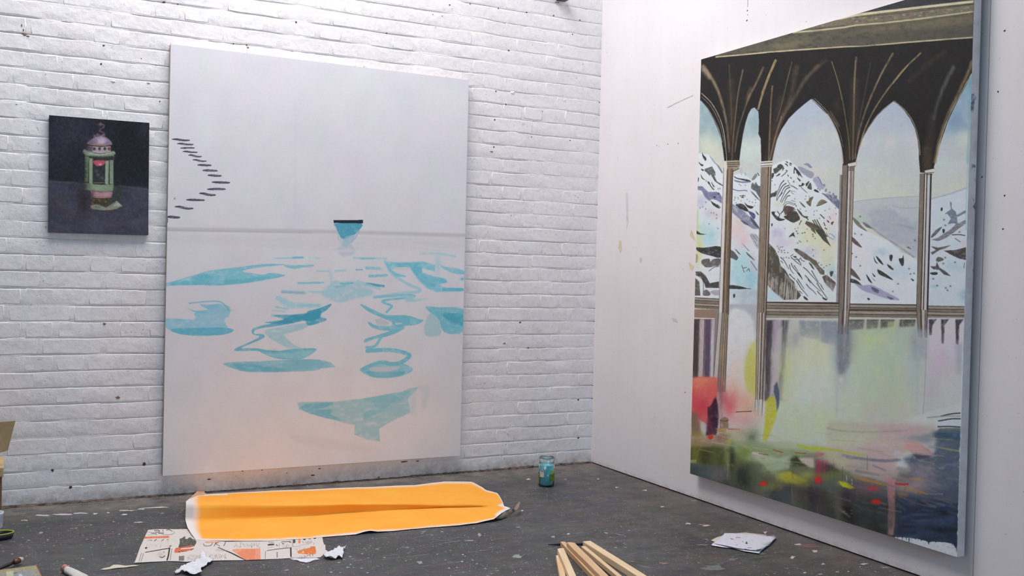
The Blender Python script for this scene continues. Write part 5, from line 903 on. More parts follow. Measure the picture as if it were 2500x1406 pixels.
# back wall with a tall window opening
wx0, wx1, wz0, wz1 = -2.9, -.5, 1.0, 2.8
bm = bmesh.new()
for a in ((ROOM_X0, wx0, 0, ROOM_Z), (wx1, 0, 0, ROOM_Z), (wx0, wx1, 0, wz0), (wx0, wx1, wz1, ROOM_Z)):
    m0 = bmesh.ops.create_cube(bm, size=1)
    for v in m0['verts']: v.co = Vector((a[0]+(v.co.x+.5)*(a[1]-a[0]), ROOM_Y0-.1+(v.co.y+.5)*.1, a[2]+(v.co.z+.5)*(a[3]-a[2])))
me = bpy.data.meshes.new('wall_back'); bm.to_mesh(me); bm.free(); struct('wall_back', me, M_CEIL)
wf = struct('window_1', boxm('window_1', wx0, wx1, ROOM_Y0-.07, ROOM_Y0-.04, wz0-.03, wz0, 0), M_CEIL)
for i, (a, b, c, d) in enumerate(((wx0, wx0+.05, wz0, wz1), (wx1-.05, wx1, wz0, wz1), ((wx0+wx1)/2-.03, (wx0+wx1)/2+.03, wz0, wz1), (wx0, wx1, wz1-.05, wz1))):
    obj('window_frame', boxm('window_frame', a, b, ROOM_Y0-.08, ROOM_Y0-.03, c, d), M_CEIL, wf)
bm = bmesh.new()
for a in ((ROOM_X0, SKY[0], ROOM_Y0, .2), (SKY[1], .05, ROOM_Y0, .2), (SKY[0], SKY[1], ROOM_Y0, SKY[2]), (SKY[0], SKY[1], SKY[3], .2)):
    m0 = bmesh.ops.create_cube(bm, size=1)
    for v in m0['verts']: v.co = Vector((a[0]+(v.co.x+.5)*(a[1]-a[0]), a[2]+(v.co.y+.5)*(a[3]-a[2]), ROOM_Z+.05+(v.co.z)*.1))
me = bpy.data.meshes.new('ceiling'); bm.to_mesh(me); bm.free(); ce = struct('ceiling', me, M_CEIL)

# brick wall: painted mortar bed (a relief sheet) with the bricks in front of it
wl = struct('wall_left', boxm('wall_left', ROOM_X0, .1, .014, .2, 0, ROOM_Z), M_DARK)
rng = random.Random(11)
XL = -3.75                                   # bricks are modelled from here to the corner
rows = int(2.95/S)+1
nx = int((0-XL)/.022)
V, F = [], []
zz = []
for k in range(rows):
    for f, d in ((0.0, -.0002), (.05, -.0010), (.5, -.0012), (.9, -.0011), (.93, -.0008), (.947, .0048), (.975, .0060)): zz.append((k*S+f*S+.004, d))
NR = np.random.default_rng(5)
nn = noise(len(zz), nx+1, 14, 8); n2 = noise(rows+1, nx+1, 10, 2); nb = noise(rows+1, nx+1, 9, 3)
for i, (z, d) in enumerate(zz):
    k = i//7
    for j in range(nx+1):
        dd = d
        if d > .003: dd = -.001+(d+.002)*(1.15*max(0, min(1, (nb[k, j]-.28)*2.2)))
        V.append((XL+j*(-XL+.0)/nx, dd+(nn[i, j]-.5)*.0014-.0036, z+(n2[k, j]-.5)*.007))
for i in range(len(zz)-1):
    for j in range(nx): a = i*(nx+1)+j; F.append((a, a+1, a+nx+2, a+nx+1))
mo = obj('mortar', mesh('mortar', V, F, True), M_MORTAR, wl); mo['kind'] = 'stuff'
struct_rest = obj('painted_render', boxm('painted_render', ROOM_X0, XL, -.002, .02, 0, ROOM_Z), M_MORTAR, wl)
obj('painted_render', boxm('painted_render', XL, .0, -.002, .02, rows*S-.02, ROOM_Z), M_MORTAR, wl)

def brick_mesh(w, h, seed):
    # low relief brick: wavy outline, soft arris, slightly dished face (about 50 triangles)
    r = random.Random(seed); n = 4
    out = [(-w/2+w*i/(n), -h/2) for i in range(n+1)]+[(w/2, 0)]+[(w/2-w*i/(n), h/2) for i in range(n+1)]+[(-w/2, 0)]
    out = [(x+r.uniform(-.0022, .0022)+(0.004 if x < -w/2+.001 and abs(y) > .02 else 0)-(0.004 if x > w/2-.001 and abs(y) > .02 else 0), y+r.uniform(-.0022, .0022)) for x, y in out]
    V, F = [], []; N = len(out)
    for x, y in out: V.append((x, .010, y))
    for x, y in out: V.append((x*.994, -.0032, y*.982))
    for x, y in out: V.append((x*(1-.005/w*2), -.0050+r.uniform(-.0004, .0004), y*(1-.0038/h*2)))
    for a in (0, 1):
        for i in range(N): j = (i+1) % N; F.append((a*N+i, a*N+j, (a+1)*N+j, (a+1)*N+i))
    F.append(tuple(2*N+i for i in range(N)))
    me = mesh('brick', V, F, True); me.polygons[-1].use_smooth = False
    return me
hw, sw = HB-.010, 2*HB-.010
HD = [brick_mesh(hw, .0675, 100+i) for i in range(12)]; ST = [brick_mesh(sw, .0675, 200+i) for i in range(12)]
for m0 in HD+ST: m0.materials.append(M_BRICK)
slots = []
X0P = {29: -.30, 23: -.31, 7: -.31}
for k in range(rows):
    if k % 2 == 0:
        x = -.108-.004*rng.random(); first = True
        xs = [(-.108/2, .108-.012, 'c')]
        j = -.108
        while j > XL: xs.append((j-HB/2, hw, 'h')); j -= HB
    else:
        j0 = X0P.get(k, rng.choice((-.173, -.30)))
        xs = [(j0/2, -j0-.012, 'c')]
        j = j0
        while j > XL: xs.append((j-HB, sw, 's')); j -= 2*HB
    for (cx, w, t) in xs:
        if cx-w/2 < XL: continue
        slots.append((k, cx, w, t))
# wall surface hidden by the two canvases stays out of the count of single bricks
LC = (-2.3874, -.8575, .1023, 2.1291); SC = None
def seen(cx, z, w):
    p = proj([[cx, 0, z]])[0]
    if not (-70 < p[0] < 2500 and -60 < p[1] < 1406): return 0
    a, b = proj([[cx-w/2, 0, z], [cx+w/2, 0, z]]); area_ = abs(b[0]-a[0])
    if LC[0]+.06 < cx-w/2 and cx+w/2 < LC[1]-.10 and LC[2]+.06 < z < LC[3]-.06: return 0
    if -2.99 < cx < -2.50 and 1.36 < z < 1.78 : return .3*area_
    return area_*1
cand = sorted(slots, key=lambda s_: -seen(s_[1], (s_[0]+.5)*S, s_[2]))
single = set(id(s_) for s_ in cand[:300] if seen(s_[1], (s_[0]+.5)*S, s_[2]) > 0)
RV, RF = [], []
for s_ in slots:
    k, cx, w, t = s_
    z = (k+.5)*S+.0035; y = rng.uniform(-.0010, .0010); ry = rng.uniform(-.012, .012) if t != 's' else rng.uniform(-.006, .006); rx = rng.uniform(-.012, .012); rz = rng.uniform(-.006, .006)
    if k < 2 and LC[0]-.02 < cx < LC[1]+.1: y += .003
    src = (rng.choice(HD) if t == 'h' else rng.choice(ST) if t == 's' else None)
    if src is None:
        src = brick_mesh(w, .0675, k+500); src.materials.append(M_BRICK)
    mw = Matrix.Translation((cx+rng.uniform(-.003, .003), y, z+rng.uniform(-.0015, .0015))) @ Matrix.Rotation(rz, 4, 'Z') @ Matrix.Rotation(ry, 4, 'Y') @ Matrix.Rotation(rx, 4, 'X')
    if id(s_) in single:
        o = bpy.data.objects.new('brick', src); link(o, wl); o.matrix_local = mw
    else:
        b = len(RV)
        for v in src.vertices: RV.append(tuple(mw @ v.co))
        for f in src.polygons: RF.append(tuple(b+i for i in f.vertices))
rm = mesh('brickwork', RV, RF, True)
for p in rm.polygons:
    if len(p.vertices) > 4: p.use_smooth = False
o = obj('brickwork', rm, M_BRICK, wl); o['kind'] = 'stuff'

# drilled holes, plugs and knocked-out chips in the wall
def blob(name, r, depth, seed, n=9):
    rr = random.Random(seed); V = [(0, 0, 0)]; 
    for i in range(n): a = 2*math.pi*i/n; q_ = r*rr.uniform(.7, 1.2); V.append((q_*math.cos(a), depth, q_*math.sin(a)))
    return mesh(name, V, [(0, 1+i, 1+(i+1) % n) for i in range(n)], False)
PL = [blob('wall_plug', .0048, .001, i) for i in range(5)]
for m0 in PL: m0.materials.append(M_HOLE)
holes = [(253, 111, 1), (247, 156, 1), (400, 5, 1.3), (434, 10, .8), (723, 54, 1.3), (864, 39, .8), (944, 81, .9), (1098, 12, .9), (1148, 10, .9), (1217, 20, .9), (1286, 30, .9), (1352, 38, 1), (1416, 49, .9), (1398, 84, .9),
         (1057, 35, .6), (1080, 39, .6), (1064, 67, .8), (1242, 123, 1), (1211, 223, 1), (1208, 292, 1.1), (1298, 334, .9), (1206, 359, 1), (1392, 343, .8), (1324, 272, 1), (1207, 429, .9), (1235, 255, 1), (570, 107, .8), (602, 110, .9), (390, 248, 1), (1319, 564, .8), (1162, 460, .7),
         (1412, 976, 1.3), (1412, 1069, 1.3), (128, 1148, 1.6), (352, 1132, 1.8), (172, 1190, 1.6), (454, 1169, 1.6), (1270, 787, 1.2), (1290, 849, 1), (1248, 526, .8), (1423, 156, .8), (345, 143, .9), (40, 255, .6)]
for i, (x, y, s_) in enumerate(holes):
    p = onY(x, y, -.006)
    o = bpy.data.objects.new('wall_plug', PL[i % 5]); link(o, wl); o.location = tuple(p); o.scale = (s_, 1, s_)
# larger chip where mortar has fallen out (top left) and small ones along the wall
def lump(name, p, rx, rz, seed, mat, parent, th=.006):
    rr = random.Random(seed); V = []; n = 10
    for ring, (f, d) in enumerate(((1, .004), (.7, -th*.6), (.25, -th))):
        for i in range(n): a = 2*math.pi*i/n; g = f*rr.uniform(.75, 1.2); V.append((rx*g*math.cos(a), d+rr.uniform(-.001, .001), rz*g*math.sin(a)))
    F = [(r*n+i, r*n+(i+1) % n, (r+1)*n+(i+1) % n, (r+1)*n+i) for r in (0, 1) for i in range(n)]+[tuple(2*n+i for i in range(n))]
    o = obj(name, mesh(name, V, F, False), mat, parent); o.location = tuple(p); return o
M_CHIP = plain('exposed brown mortar', lin(132, 112, 92), .95, 0, 90, .4)
for i, (x, y, a, b, m0) in enumerate([(60, 84, .011, .008, M_CHIP), (68, 88, .010, .004, M_CHIP), (53, 62, .004, .010, M_CHIP), (57, 74, .003, .008, M_HOLE), (363, 202, .012, .006, M_BRICK), (276, 199, .012, .005, M_BRICK), (1378, 245, .010, .012, M_BRICK), (1231, 838, .010, .006, M_CHIP), (1252, 226, .02, .012, M_BRICK), (255, 790, .01, .006, M_CHIP),
                                   (288, 970, .013, .008, M_CHIP), (1330, 109, .006, .012, M_BRICK), (605, 116, .008, .006, M_CHIP), (1200, 370, .012, .004, M_CHIP)]):
    lump('paint_chip', onY(x, y, -.004), a, b, i, m0, wl, .004)
# dirty broken bead along the foot of the brick wall
V, F = [], []; n = 260
for i in range(n+1):
    x = XL+(0-XL)*i/n; a = .006+.007*rng.random(); b = .006+.010*rng.random()
    V += [(x, .004, a), (x, -.008-b*.3, a*.5), (x, -.010-b, .0008)]
    if i: 
        k = 3*i
        F += [(k-3, k, k+1, k-2), (k-2, k+1, k+2, k-1)]
o = obj('mortar_rubble', mesh('mortar_rubble', V, F), plain('grimy wall foot', lin(92, 80, 72), .95, 0, 40, .75), wl); o['kind'] = 'stuff'
# smooth plastered foot of the wall under the large canvas
V, F = [], []; n = 70; PY = noise(7, n+1, 8, 3)
for j in range(7):
    for i in range(n+1):
        x = -2.46+(1.44)*i/n; z = .004+.024*j+(PY[j, i]-.5)*.006
        V.append((x, -.0095-(PY[j, i]-.5)*.005+(.012 if j == 6 else 0)+(.012*max(0, (i-n+8)/8.0)) + (.012*max(0, (6-i)/6.0)), z))
for j in range(6):
    for i in range(n): a = j*(n+1)+i; F.append((a, a+1, a+n+2, a+n+1))
obj('plaster_patch', mesh('plaster_patch', V, F, True), M_MORTAR, wl)
for i, (x, y, a, b) in enumerate([(985, 1127, .03, .004), (592, 1150, .006, .003), (820, 1176, .02, .006), (925, 1165, .008, .006), (511, 1170, .012, .004), (640, 1148, .004, .004), (764, 1160, .016, .004), (1020, 1126, .008, .003), (780, 1144, .01, .003), (700, 1155, .004, .004)]):
    o = lump('plaster_chip', onY(x, y, -.010), a, b, 60+i, M_CHIP if i % 2 else M_HOLE, wl, .003)

# right board: seam, nail holes, faint paint marks
V = []; a0, a1 = onX(1826, 0), onX(1822, 58)
M_SEAM = plain('open seam', lin(150, 142, 140), .9)
obj('board_seam', boxm('board_seam', -.0008, .001, float(a0[1])-.0012, float(a0[1])+.0012, 2.36, 3.6), M_SEAM, wr)
for i, (x, y, s_) in enumerate([(1824, 26, 1.1), (1825, 36, .7), (1823, 50, 1.2), (1603, 355, .8), (1608, 357, .6), (1630, 352, .9), (1655, 350, .9), (2452, 75, 1), (2436, 224, 1), (2452, 477, 1), (2448, 559, .9), (1672, 958, .9), (2397, 432, .8), (1968, 53, .6)]):
    o = bpy.data.objects.new('nail_hole', PL[i % 5]); link(o, wr); o.location = tuple(onX(x, y, -.0012)); o.rotation_euler = (0, 0, -math.pi/2); o.scale = (s_*.8, 1, s_*.8)
def smear(pts, col, name, parent, plane, th=.0006, alpha=None):
    P = [plane(x, y) for x, y in pts]; n = len(P); c = sum(P)/n
    nrm = np.array([-th, 0, 0]) if plane is onX else np.array([0, 0, th])
    V = [p+nrm for p in P]+[c+nrm*1.6]; F = [(i, (i+1) % n, n) for i in range(n)]
    return obj(name, mesh(name, V, F), col, parent)
a0 = onX(2376, 1390)
obj('board_seam', boxm('board_seam', -.0006, .001, float(a0[1])-.0008, float(a0[1])+.0008, .008, 3.6), M_SEAM, wr)
M_YS = plain('faint yellow paint stain', lin(222, 214, 178), .7); M_BS = plain('faint blue paint stain', lin(212, 218, 222), .7); M_PS = plain('pale pencil line', lin(206, 200, 200), .8)
smear([(1512, 585), (1517, 588), (1518, 612), (1514, 618), (1510, 604)], M_YS, 'paint_stain', wr, onX)
smear([(1688, 560), (1694, 575), (1700, 590), (1692, 584), (1684, 574)], M_YS, 'paint_stain', wr, onX)
smear([(1682, 640), (1694, 650), (1690, 662), (1684, 655)], M_YS, 'paint_stain', wr, onX)
smear([(1640, 776), (1652, 778), (1655, 788), (1643, 784)], M_BS, 'paint_stain', wr, onX)
smear([(1562, 628), (1568, 630), (1566, 642), (1562, 640)], M_BS, 'paint_stain', wr, onX)
smear([(1528, 470), (1532, 470), (1534, 540), (1530, 560)], M_BS, 'paint_stain', wr, onX)
smear([(1628, 262), (1664, 244), (1692, 232), (1692, 234), (1664, 246), (1630, 264)], M_PS, 'paint_stain', wr, onX)

# black bracket on the brick wall at the top edge
M_BLACK = plain('black enamel', lin(26, 26, 28), .35)
pb = onY(1372, 3, -.03)
br = thing('wall_bracket', 'small black metal bracket fixed high on the white brick wall near the corner', 'bracket', (float(pb[0]), 0, float(pb[2])))
keep(obj('arm', boxm('arm', pb[0]-.03, pb[0]+.028, -.075, -.012, pb[2]+.002, pb[2]+.03, .004), M_BLACK), br)
keep(obj('back_plate', boxm('back_plate', pb[0]-.018, pb[0]+.014, -.014, -.004, pb[2]+.01, pb[2]+.10, .002), M_BLACK), br)
keep(obj('screw', boxm('screw', pb[0]-.033, pb[0]-.006, -.012, -.004, pb[2]-.006, pb[2]-.002, .001), M_CHIP), br)
# ---------------------------------------------------------------- canvases
def mat_image(name, im, rough=.6, weave=.25, wsc=900):
    n = NT(name); t = n.n('ShaderNodeTexImage'); t.image = im; t.extension = 'EXTEND'; t.interpolation = 'Linear'
    n.l(n.n('ShaderNodeTexCoord').outputs['UV'], t.inputs[0]); n.l(t.outputs[0], n.b.inputs['Base Color'])
    n.b.inputs['Roughness'].default_value = rough; n.b.inputs['Specular IOR Level'].default_value = .18
    n.l(n.bump(n.noise(n.coord('Position'), wsc, 2).outputs[0], weave, .0006), n.b.inputs['Normal']); return n.m
M_PINE = plain('stretcher pine', lin(176, 140, 98), .7)
def fold_canvas(O, U, Vv, N, depth, im, mname, side_mat, th_bulge=.0015, nu=18, nv=24, rough=.6):
    # front sheet (slightly slack) + four folded sides; N points away from the wall
    O, U, Vv, N = map(lambda a: np.array(a, float), (O, U, Vv, N))
    V, F, uv = [], [], []
    rg = np.random.default_rng(3)
    for j in range(nv+1):
        for i in range(nu+1):
            u, v = i/nu, j/nv
            b = -th_bulge*math.sin(math.pi*u)*math.sin(math.pi*v)
            V.append(O+U*u+Vv*v+N*b)
    for j in range(nv):
        for i in range(nu): a = j*(nu+1)+i; F.append((a, a+1, a+nu+2, a+nu+1))
    nf = len(F); me_idx = []
    ring = [(i, 0) for i in range(nu)]+[(nu, j) for j in range(nv)]+[(nu-i, nv) for i in range(nu)]+[(0, nv-j) for j in range(nv)]
    fi = [j*(nu+1)+i for i, j in ring]; b0 = len(V)
    for i, j in ring: V.append(O+U*(i/nu)+Vv*(j/nv)-N*depth)
    n = len(ring)
    for k in range(n): F.append((fi[(k+1) % n], fi[k], b0+k, b0+(k+1) % n))
    me = mesh('canvas', V, F); me.materials.append(mat_image(mname, im, rough)); me.materials.append(side_mat)
    for k, p in enumerate(me.polygons): p.material_index = 0 if k < nf else 1
    uvl = me.uv_layers.new(name='UVMap')
    for p in me.polygons[:nf]:
        for li, vi in zip(p.loop_indices, p.vertices): uvl.data[li].uv = ((vi % (nu+1))/nu, (vi//(nu+1))/nv)
    # face orientation: outward
    c = np.cross(U, Vv)
    if np.dot(c, N) < 0: me.flip_normals()
    return me
def rawcanvas(name, a, b, stains):
    n = NT(name); co_ = n.coord('Position')
    c = n.ramp(n.noise(co_, 14, 4).outputs[0], [(.3, a), (.7, b)])
    for k, (sc, col, lo) in enumerate(stains):
        c = n.mix(n.ramp(n.noise(n.coord('Position', (1, 1, 1+k)), sc, 3).outputs[0], [(lo, (0, 0, 0)), (lo+.06, (1, 1, 1))]), c, col)
    n.l(c, n.b.inputs['Base Color']); n.b.inputs['Roughness'].default_value = .9; return n.m
def stretcher(root, O, U, Vv, N, depth, wbar=.045):
    O, U, Vv, N = map(lambda a: np.array(a, float), (O, U, Vv, N)); u = U/np.linalg.norm(U); v = Vv/np.linalg.norm(Vv); e = .003
    for a, b in ((O+(u+v)*e, U*.996), (O+Vv-v*(wbar+e)+u*e, U*.996)):
        _bar(root, a, b, v*wbar, -N*(depth-.006), N)
    for a in (O+(u+v)*e+v*wbar, O+U-u*(wbar+e)+v*(wbar+e)): _bar(root, a, u*wbar, Vv-v*(2*wbar+3*e), -N*(depth-.006), N)
def _bar(root, o0, a, b, c, N):
    o0 = o0-np.array(N)*.004
    V = [o0, o0+a, o0+a+b, o0+b, o0+c, o0+a+c, o0+a+b+c, o0+b+c]
    F = [(0, 1, 2, 3), (7, 6, 5, 4), (0, 4, 5, 1), (1, 5, 6, 2), (2, 6, 7, 3), (3, 7, 4, 0)]
    keep(obj('stretcher_bar', mesh('stretcher_bar', V, F), M_PINE), root)

GAIN = (1.22, 1.22, 1.20)
# 1 large pale canvas on the brick wall
x0, x1, z0, z1 = -2.3874, -.8575, .1023, 2.1291; dl = .0455
cv = art_water(); O = (x0, -dl, z0); U = (x1-x0, 0, 0); Vv = (0, 0, z1-z0)
rc_ = rectify(cv, O, U, Vv, 1100, 1460); sat = np.clip((rc_.max(-1)-rc_.min(-1))/.22, 0, 1)[..., None]
im = to_image('pale canvas painting', l2s(s2l(rc_)*(1+.16*sat)), (1.05, 1.05, 1.05))
t = thing('canvas_painting', 'large mostly white canvas with turquoise water strokes and a small dark dash flight', 'painting', ((x0+x1)/2, -dl, z0))
SIDE1 = rawcanvas('unprimed canvas edge', lin(176, 160, 150), lin(206, 194, 188), [(7, lin(150, 140, 150), .62), (30, lin(110, 96, 92), .72)])
keep(obj('canvas', fold_canvas(O, U, Vv, (0, -1, 0), dl-.012, im, 'pale acrylic painting', SIDE1)), t)
stretcher(t, O, U, Vv, (0, -1, 0), dl-.012)
# 2 small dark still life
SDL = .030
c4 = [onY(x, y, -SDL) for x, y in ((120, 281), (361, 297), (362, 574), (118, 567))]
sx0, sx1 = (c4[0][0]+c4[3][0])/2, (c4[1][0]+c4[2][0])/2; sz0, sz1 = (c4[2][2]+c4[3][2])/2, (c4[0][2]+c4[1][2])/2
print('small', sx0, sx1, sz0, sz1, c4)
cv = art_lantern(); O = np.array((c4[3])); U = c4[2]-c4[3]; Vv = c4[0]-c4[3]
im = to_image('lantern still life', rectify(cv, O, U, Vv, 520, 620), (.95, .95, .95))
t = thing('canvas_painting', 'small dark still life of a pastel porcelain lantern hanging left of the large pale canvas', 'painting', ((sx0+sx1)/2, -SDL, sz0))
keep(obj('canvas', fold_canvas(O, U, Vv, (0, -1, 0), SDL-.010, im, 'dark oil painting', rawcanvas('dark painted edge', lin(30, 28, 34), lin(44, 42, 50), []), .0005, 8, 10, .4)), t)
stretcher(t, O, U, Vv, (0, -1, 0), SDL-.010, .03)
# 3 tall arcade painting on the right board
dr = .050
q4 = [onX(x, y, -dr) for x, y in ((1715, 148), (2380, -54), (2338, 1357), (1681, 1160))]
y0, y1 = -1.0075, -2.5405; rz0, rz1 = .1331, 2.1612
cv = art_arcade(); O = np.array((-dr, y0, rz0)); U = np.array((0, y1-y0, 0)); Vv = np.array((0, 0, rz1-rz0))
im = to_image('arcade painting', rectify(cv, O, U, Vv, 1200, 1500), GAIN)
t = thing('canvas_painting', 'tall canvas of dark gothic arches over a snowy mountain and misty garden, on right wall', 'painting', (-dr, (y0+y1)/2, rz0))
SIDE3 = rawcanvas('grubby grey canvas edge', lin(200, 190, 186), lin(226, 218, 216), [(16, lin(120, 118, 132), .66), (40, lin(110, 92, 84), .74)])
keep(obj('canvas', fold_canvas(O, U, Vv, (-1, 0, 0), dr-.012, im, 'gothic arcade painting', SIDE3)), t)
stretcher(t, O, U, Vv, (-1, 0, 0), dr-.012)
for yy in (-1.25, -2.3): keep(obj('wall_batten', boxm('wall_batten', -.013, -.0002, yy-.03, yy+.03, rz1-.16, rz1-.12), M_PINE), t)

# ---------------------------------------------------------------- orange sheet on the floor
def resamp(pts, n):
    P = np.array(pts, float); d = np.r_[0, np.cumsum(np.linalg.norm(np.diff(P[:, :2], axis=0), axis=1))]; s_ = np.linspace(0, d[-1], n)
    return np.stack([np.interp(s_, d, P[:, k]) for k in range(3)], 1)
def uq(*v):   # triplets x,y (crop U) and height in mm
    return [(400+v[i]/2.778, 1100+v[i+1]/2.778, v[i+2]/1000.0) for i in range(0, len(v), 3)]
R0 = uq(182, 318, 2, 230, 298, 3, 330, 292, 3, 500, 284, 2, 700, 272, 3, 1000, 262, 2, 1250, 250, 3, 1500, 241, 3, 1700, 234, 2, 1830, 218, 4, 1900, 210, 6, 2000, 210, 4, 2090, 212, 4, 2130, 232, 3, 2160, 248, 4, 2185, 268, 4, 2230, 278, 4, 2262, 286, 5, 2285, 320, 6, 2305, 366, 8)
R1 = uq(150, 345, 66, 205, 350, 70, 400, 356, 68, 700, 366, 58, 1000, 364, 53, 1260, 360, 44, 1500, 366, 30, 1900, 371, 16, 2150, 374, 11, 2306, 372, 10)
R2 = uq(150, 372, 56, 205, 376, 60, 400, 374, 61, 700, 377, 53, 1000, 372, 49, 1260, 366, 41, 1500, 370, 27, 1900, 374, 14, 2150, 376, 9, 2308, 376, 9)
R3 = uq(146, 470, 3, 205, 478, 3, 400, 470, 3, 700, 455, 3, 1000, 440, 3, 1260, 420, 3, 1500, 405, 3, 1900, 385, 4, 2150, 381, 5, 2350, 390, 12)
R4 = uq(160, 520, 12, 212, 530, 14, 400, 520, 15, 700, 500, 14, 1000, 480, 14, 1260, 462, 14, 1500, 445, 13, 1900, 420, 12, 2150, 410, 16, 2330, 402, 24)
R5 = uq(190, 570, 8, 240, 575, 10, 400, 572, 11, 700, 562, 11, 1000, 545, 10, 1260, 525, 12, 1400, 505, 14, 1600, 495, 9, 1900, 468, 9, 2120, 450, 12, 2290, 425, 26)
R6 = uq(216, 604, 2, 260, 606, 3, 420, 610, 6, 560, 613, 4, 700, 612, 3, 880, 600, 5, 1040, 590, 3, 1180, 578, 2, 1300, 568, 4, 1350, 552, 9, 1400, 541, 13, 1450, 548, 7, 1560, 545, 3, 1800, 519, 4, 2000, 506, 5, 2120, 492, 5, 2180, 478, 8, 2240, 465, 12, 2270, 440, 22)
NU = 150
rowsP = [resamp(R, NU) for R in (R0, R1, R2, R3, R4, R5, R6)]
sub = [8, 2, 5, 5, 4, 5]; VV = []
tt = [0]
full = []
for k in range(6):
    for j in range(sub[k]): full.append((k+j/sub[k]))
full.append(6.0)
for f in full:
    k = min(int(f), 5); t_ = f-k
    P = rowsP[k]*(1-t_)+rowsP[k+1]*t_
    if k == 0: P[:, 2] = rowsP[0][:, 2]*(1-t_**1.6)+rowsP[1][:, 2]*t_**1.6
    VV.append([onZ(x, y, z) for x, y, z in P])
V = [p for row in VV for p in row]; nr = len(full)
RW = noise(nr, NU, 12, 6)
for j in range(nr):
    for i in range(NU): V[j*NU+i] = V[j*NU+i]+np.array([0, 0, (RW[j, i]-.5)*.0022])
F = [(j*NU+i, (j+1)*NU+i, (j+1)*NU+i+1, j*NU+i+1) for j in range(nr-1) for i in range(NU-1)]
me = mesh('sheet', V, F, True)
ca = me.color_attributes.new('paint', 'FLOAT_COLOR', 'POINT'); EN = noise(nr, NU, 5, 3)
for j in range(nr):
    for i in range(NU):
        f = full[j]; u = i/(NU-1); p = V[j*NU+i]; e = 1.0
        wl_ = .012+.022*(1-abs(f-2.5)/3.5); e *= np.clip((u-.012-wl_*.30)/(wl_*.8), 0, 1)
        dy = np.linalg.norm(p-V[i]); dy2 = np.linalg.norm(p-V[(nr-1)*NU+i])
        e *= np.clip((dy-.004-.012*EN[j, i]-(.03 if u < .12 else 0))/.014, 0, 1)*np.clip((dy2-.005-.008*EN[j, i])/.012, 0, 1)
        dr_ = np.linalg.norm(p-V[j*NU+NU-1]); e *= np.clip((dr_-.010-.014*EN[j, i])/.016, 0, 1)
        ca.data[j*NU+i].color = (e, e, e, 1)
n = NT('fluorescent orange paper'); a_ = n.n('ShaderNodeVertexColor'); a_.layer_name = 'paint'
co_ = n.coord('Position'); oc = n.ramp(n.noise(co_, 7, 4).outputs[0], [(.3, (1.0, .39, .028, 1)), (.7, (1.0, .45, .048, 1))])
n.l(n.mix(a_.outputs[0], lin(236, 226, 220), oc), n.b.inputs['Base Color']); n.b.inputs['Roughness'].default_value = .85
n.l(n.bump(n.noise(co_, 30, 4).outputs[0], .15, .002), n.b.inputs['Normal'])
M_BACK = plain('dull paper back', lin(138, 126, 112), .85, 0, 30, .15)
t = thing('orange_sheet', 'long creased bright orange paper sheet with torn white edges lying under the large pale canvas', 'paper', tuple(onZ(850, 1245)))
sh = keep(obj('sheet', me, n.m), t)
# curled corner shows the dull back
def surf(name, rowsA, mat, par, nu=24, smooth=True):
    rr = [resamp(R, nu) for R in rowsA]; V = [onZ(*p) for R in rr for p in R]
    F = [(j*nu+i, (j+1)*nu+i, (j+1)*nu+i+1, j*nu+i+1) for j in range(len(rr)-1) for i in range(nu-1)]
    return keep(obj(name, mesh(name, V, F, smooth), mat), par)
def vq(*v): return [(1180+v[i]/12.78, 1180+v[i+1]/12.78, v[i+2]/1000.0) for i in range(0, len(v), 3)]
surf('curled_corner', [vq(395, 1085, 13, 450, 1030, 17, 520, 945, 23, 640, 885, 26, 760, 862, 28, 820, 815, 30, 880, 800, 31, 960, 805, 31),
                       vq(420, 1105, 8, 520, 1075, 12, 640, 1000, 16, 760, 940, 18, 860, 900, 20, 900, 880, 21, 960, 840, 24, 985, 812, 28),
                       vq(430, 1118, 2, 560, 1112, 3, 700, 1050, 5, 800, 1005, 7, 860, 970, 9, 920, 930, 12, 970, 890, 16, 1000, 840, 22)], M_BACK, t)
surf('torn_tip', [vq(950, 812, 30, 1000, 720, 36, 1060, 640, 42, 1130, 560, 48), vq(985, 850, 24, 1060, 820, 30, 1110, 740, 38, 1150, 590, 46)], M_BACK, t, 10)
# pale roll-over of the left top corner
surf('folded_corner', [uq(150, 342, 16, 200, 300, 14, 240, 262, 16, 275, 248, 18, 300, 244, 20), uq(182, 330, 6, 215, 312, 6, 240, 300, 6, 262, 290, 8, 275, 280, 8), uq(205, 345, 5, 235, 326, 4, 260, 312, 4, 275, 300, 4, 285, 292, 4)], plain('peach paper corner', lin(206, 160, 128), .85), t, 12)

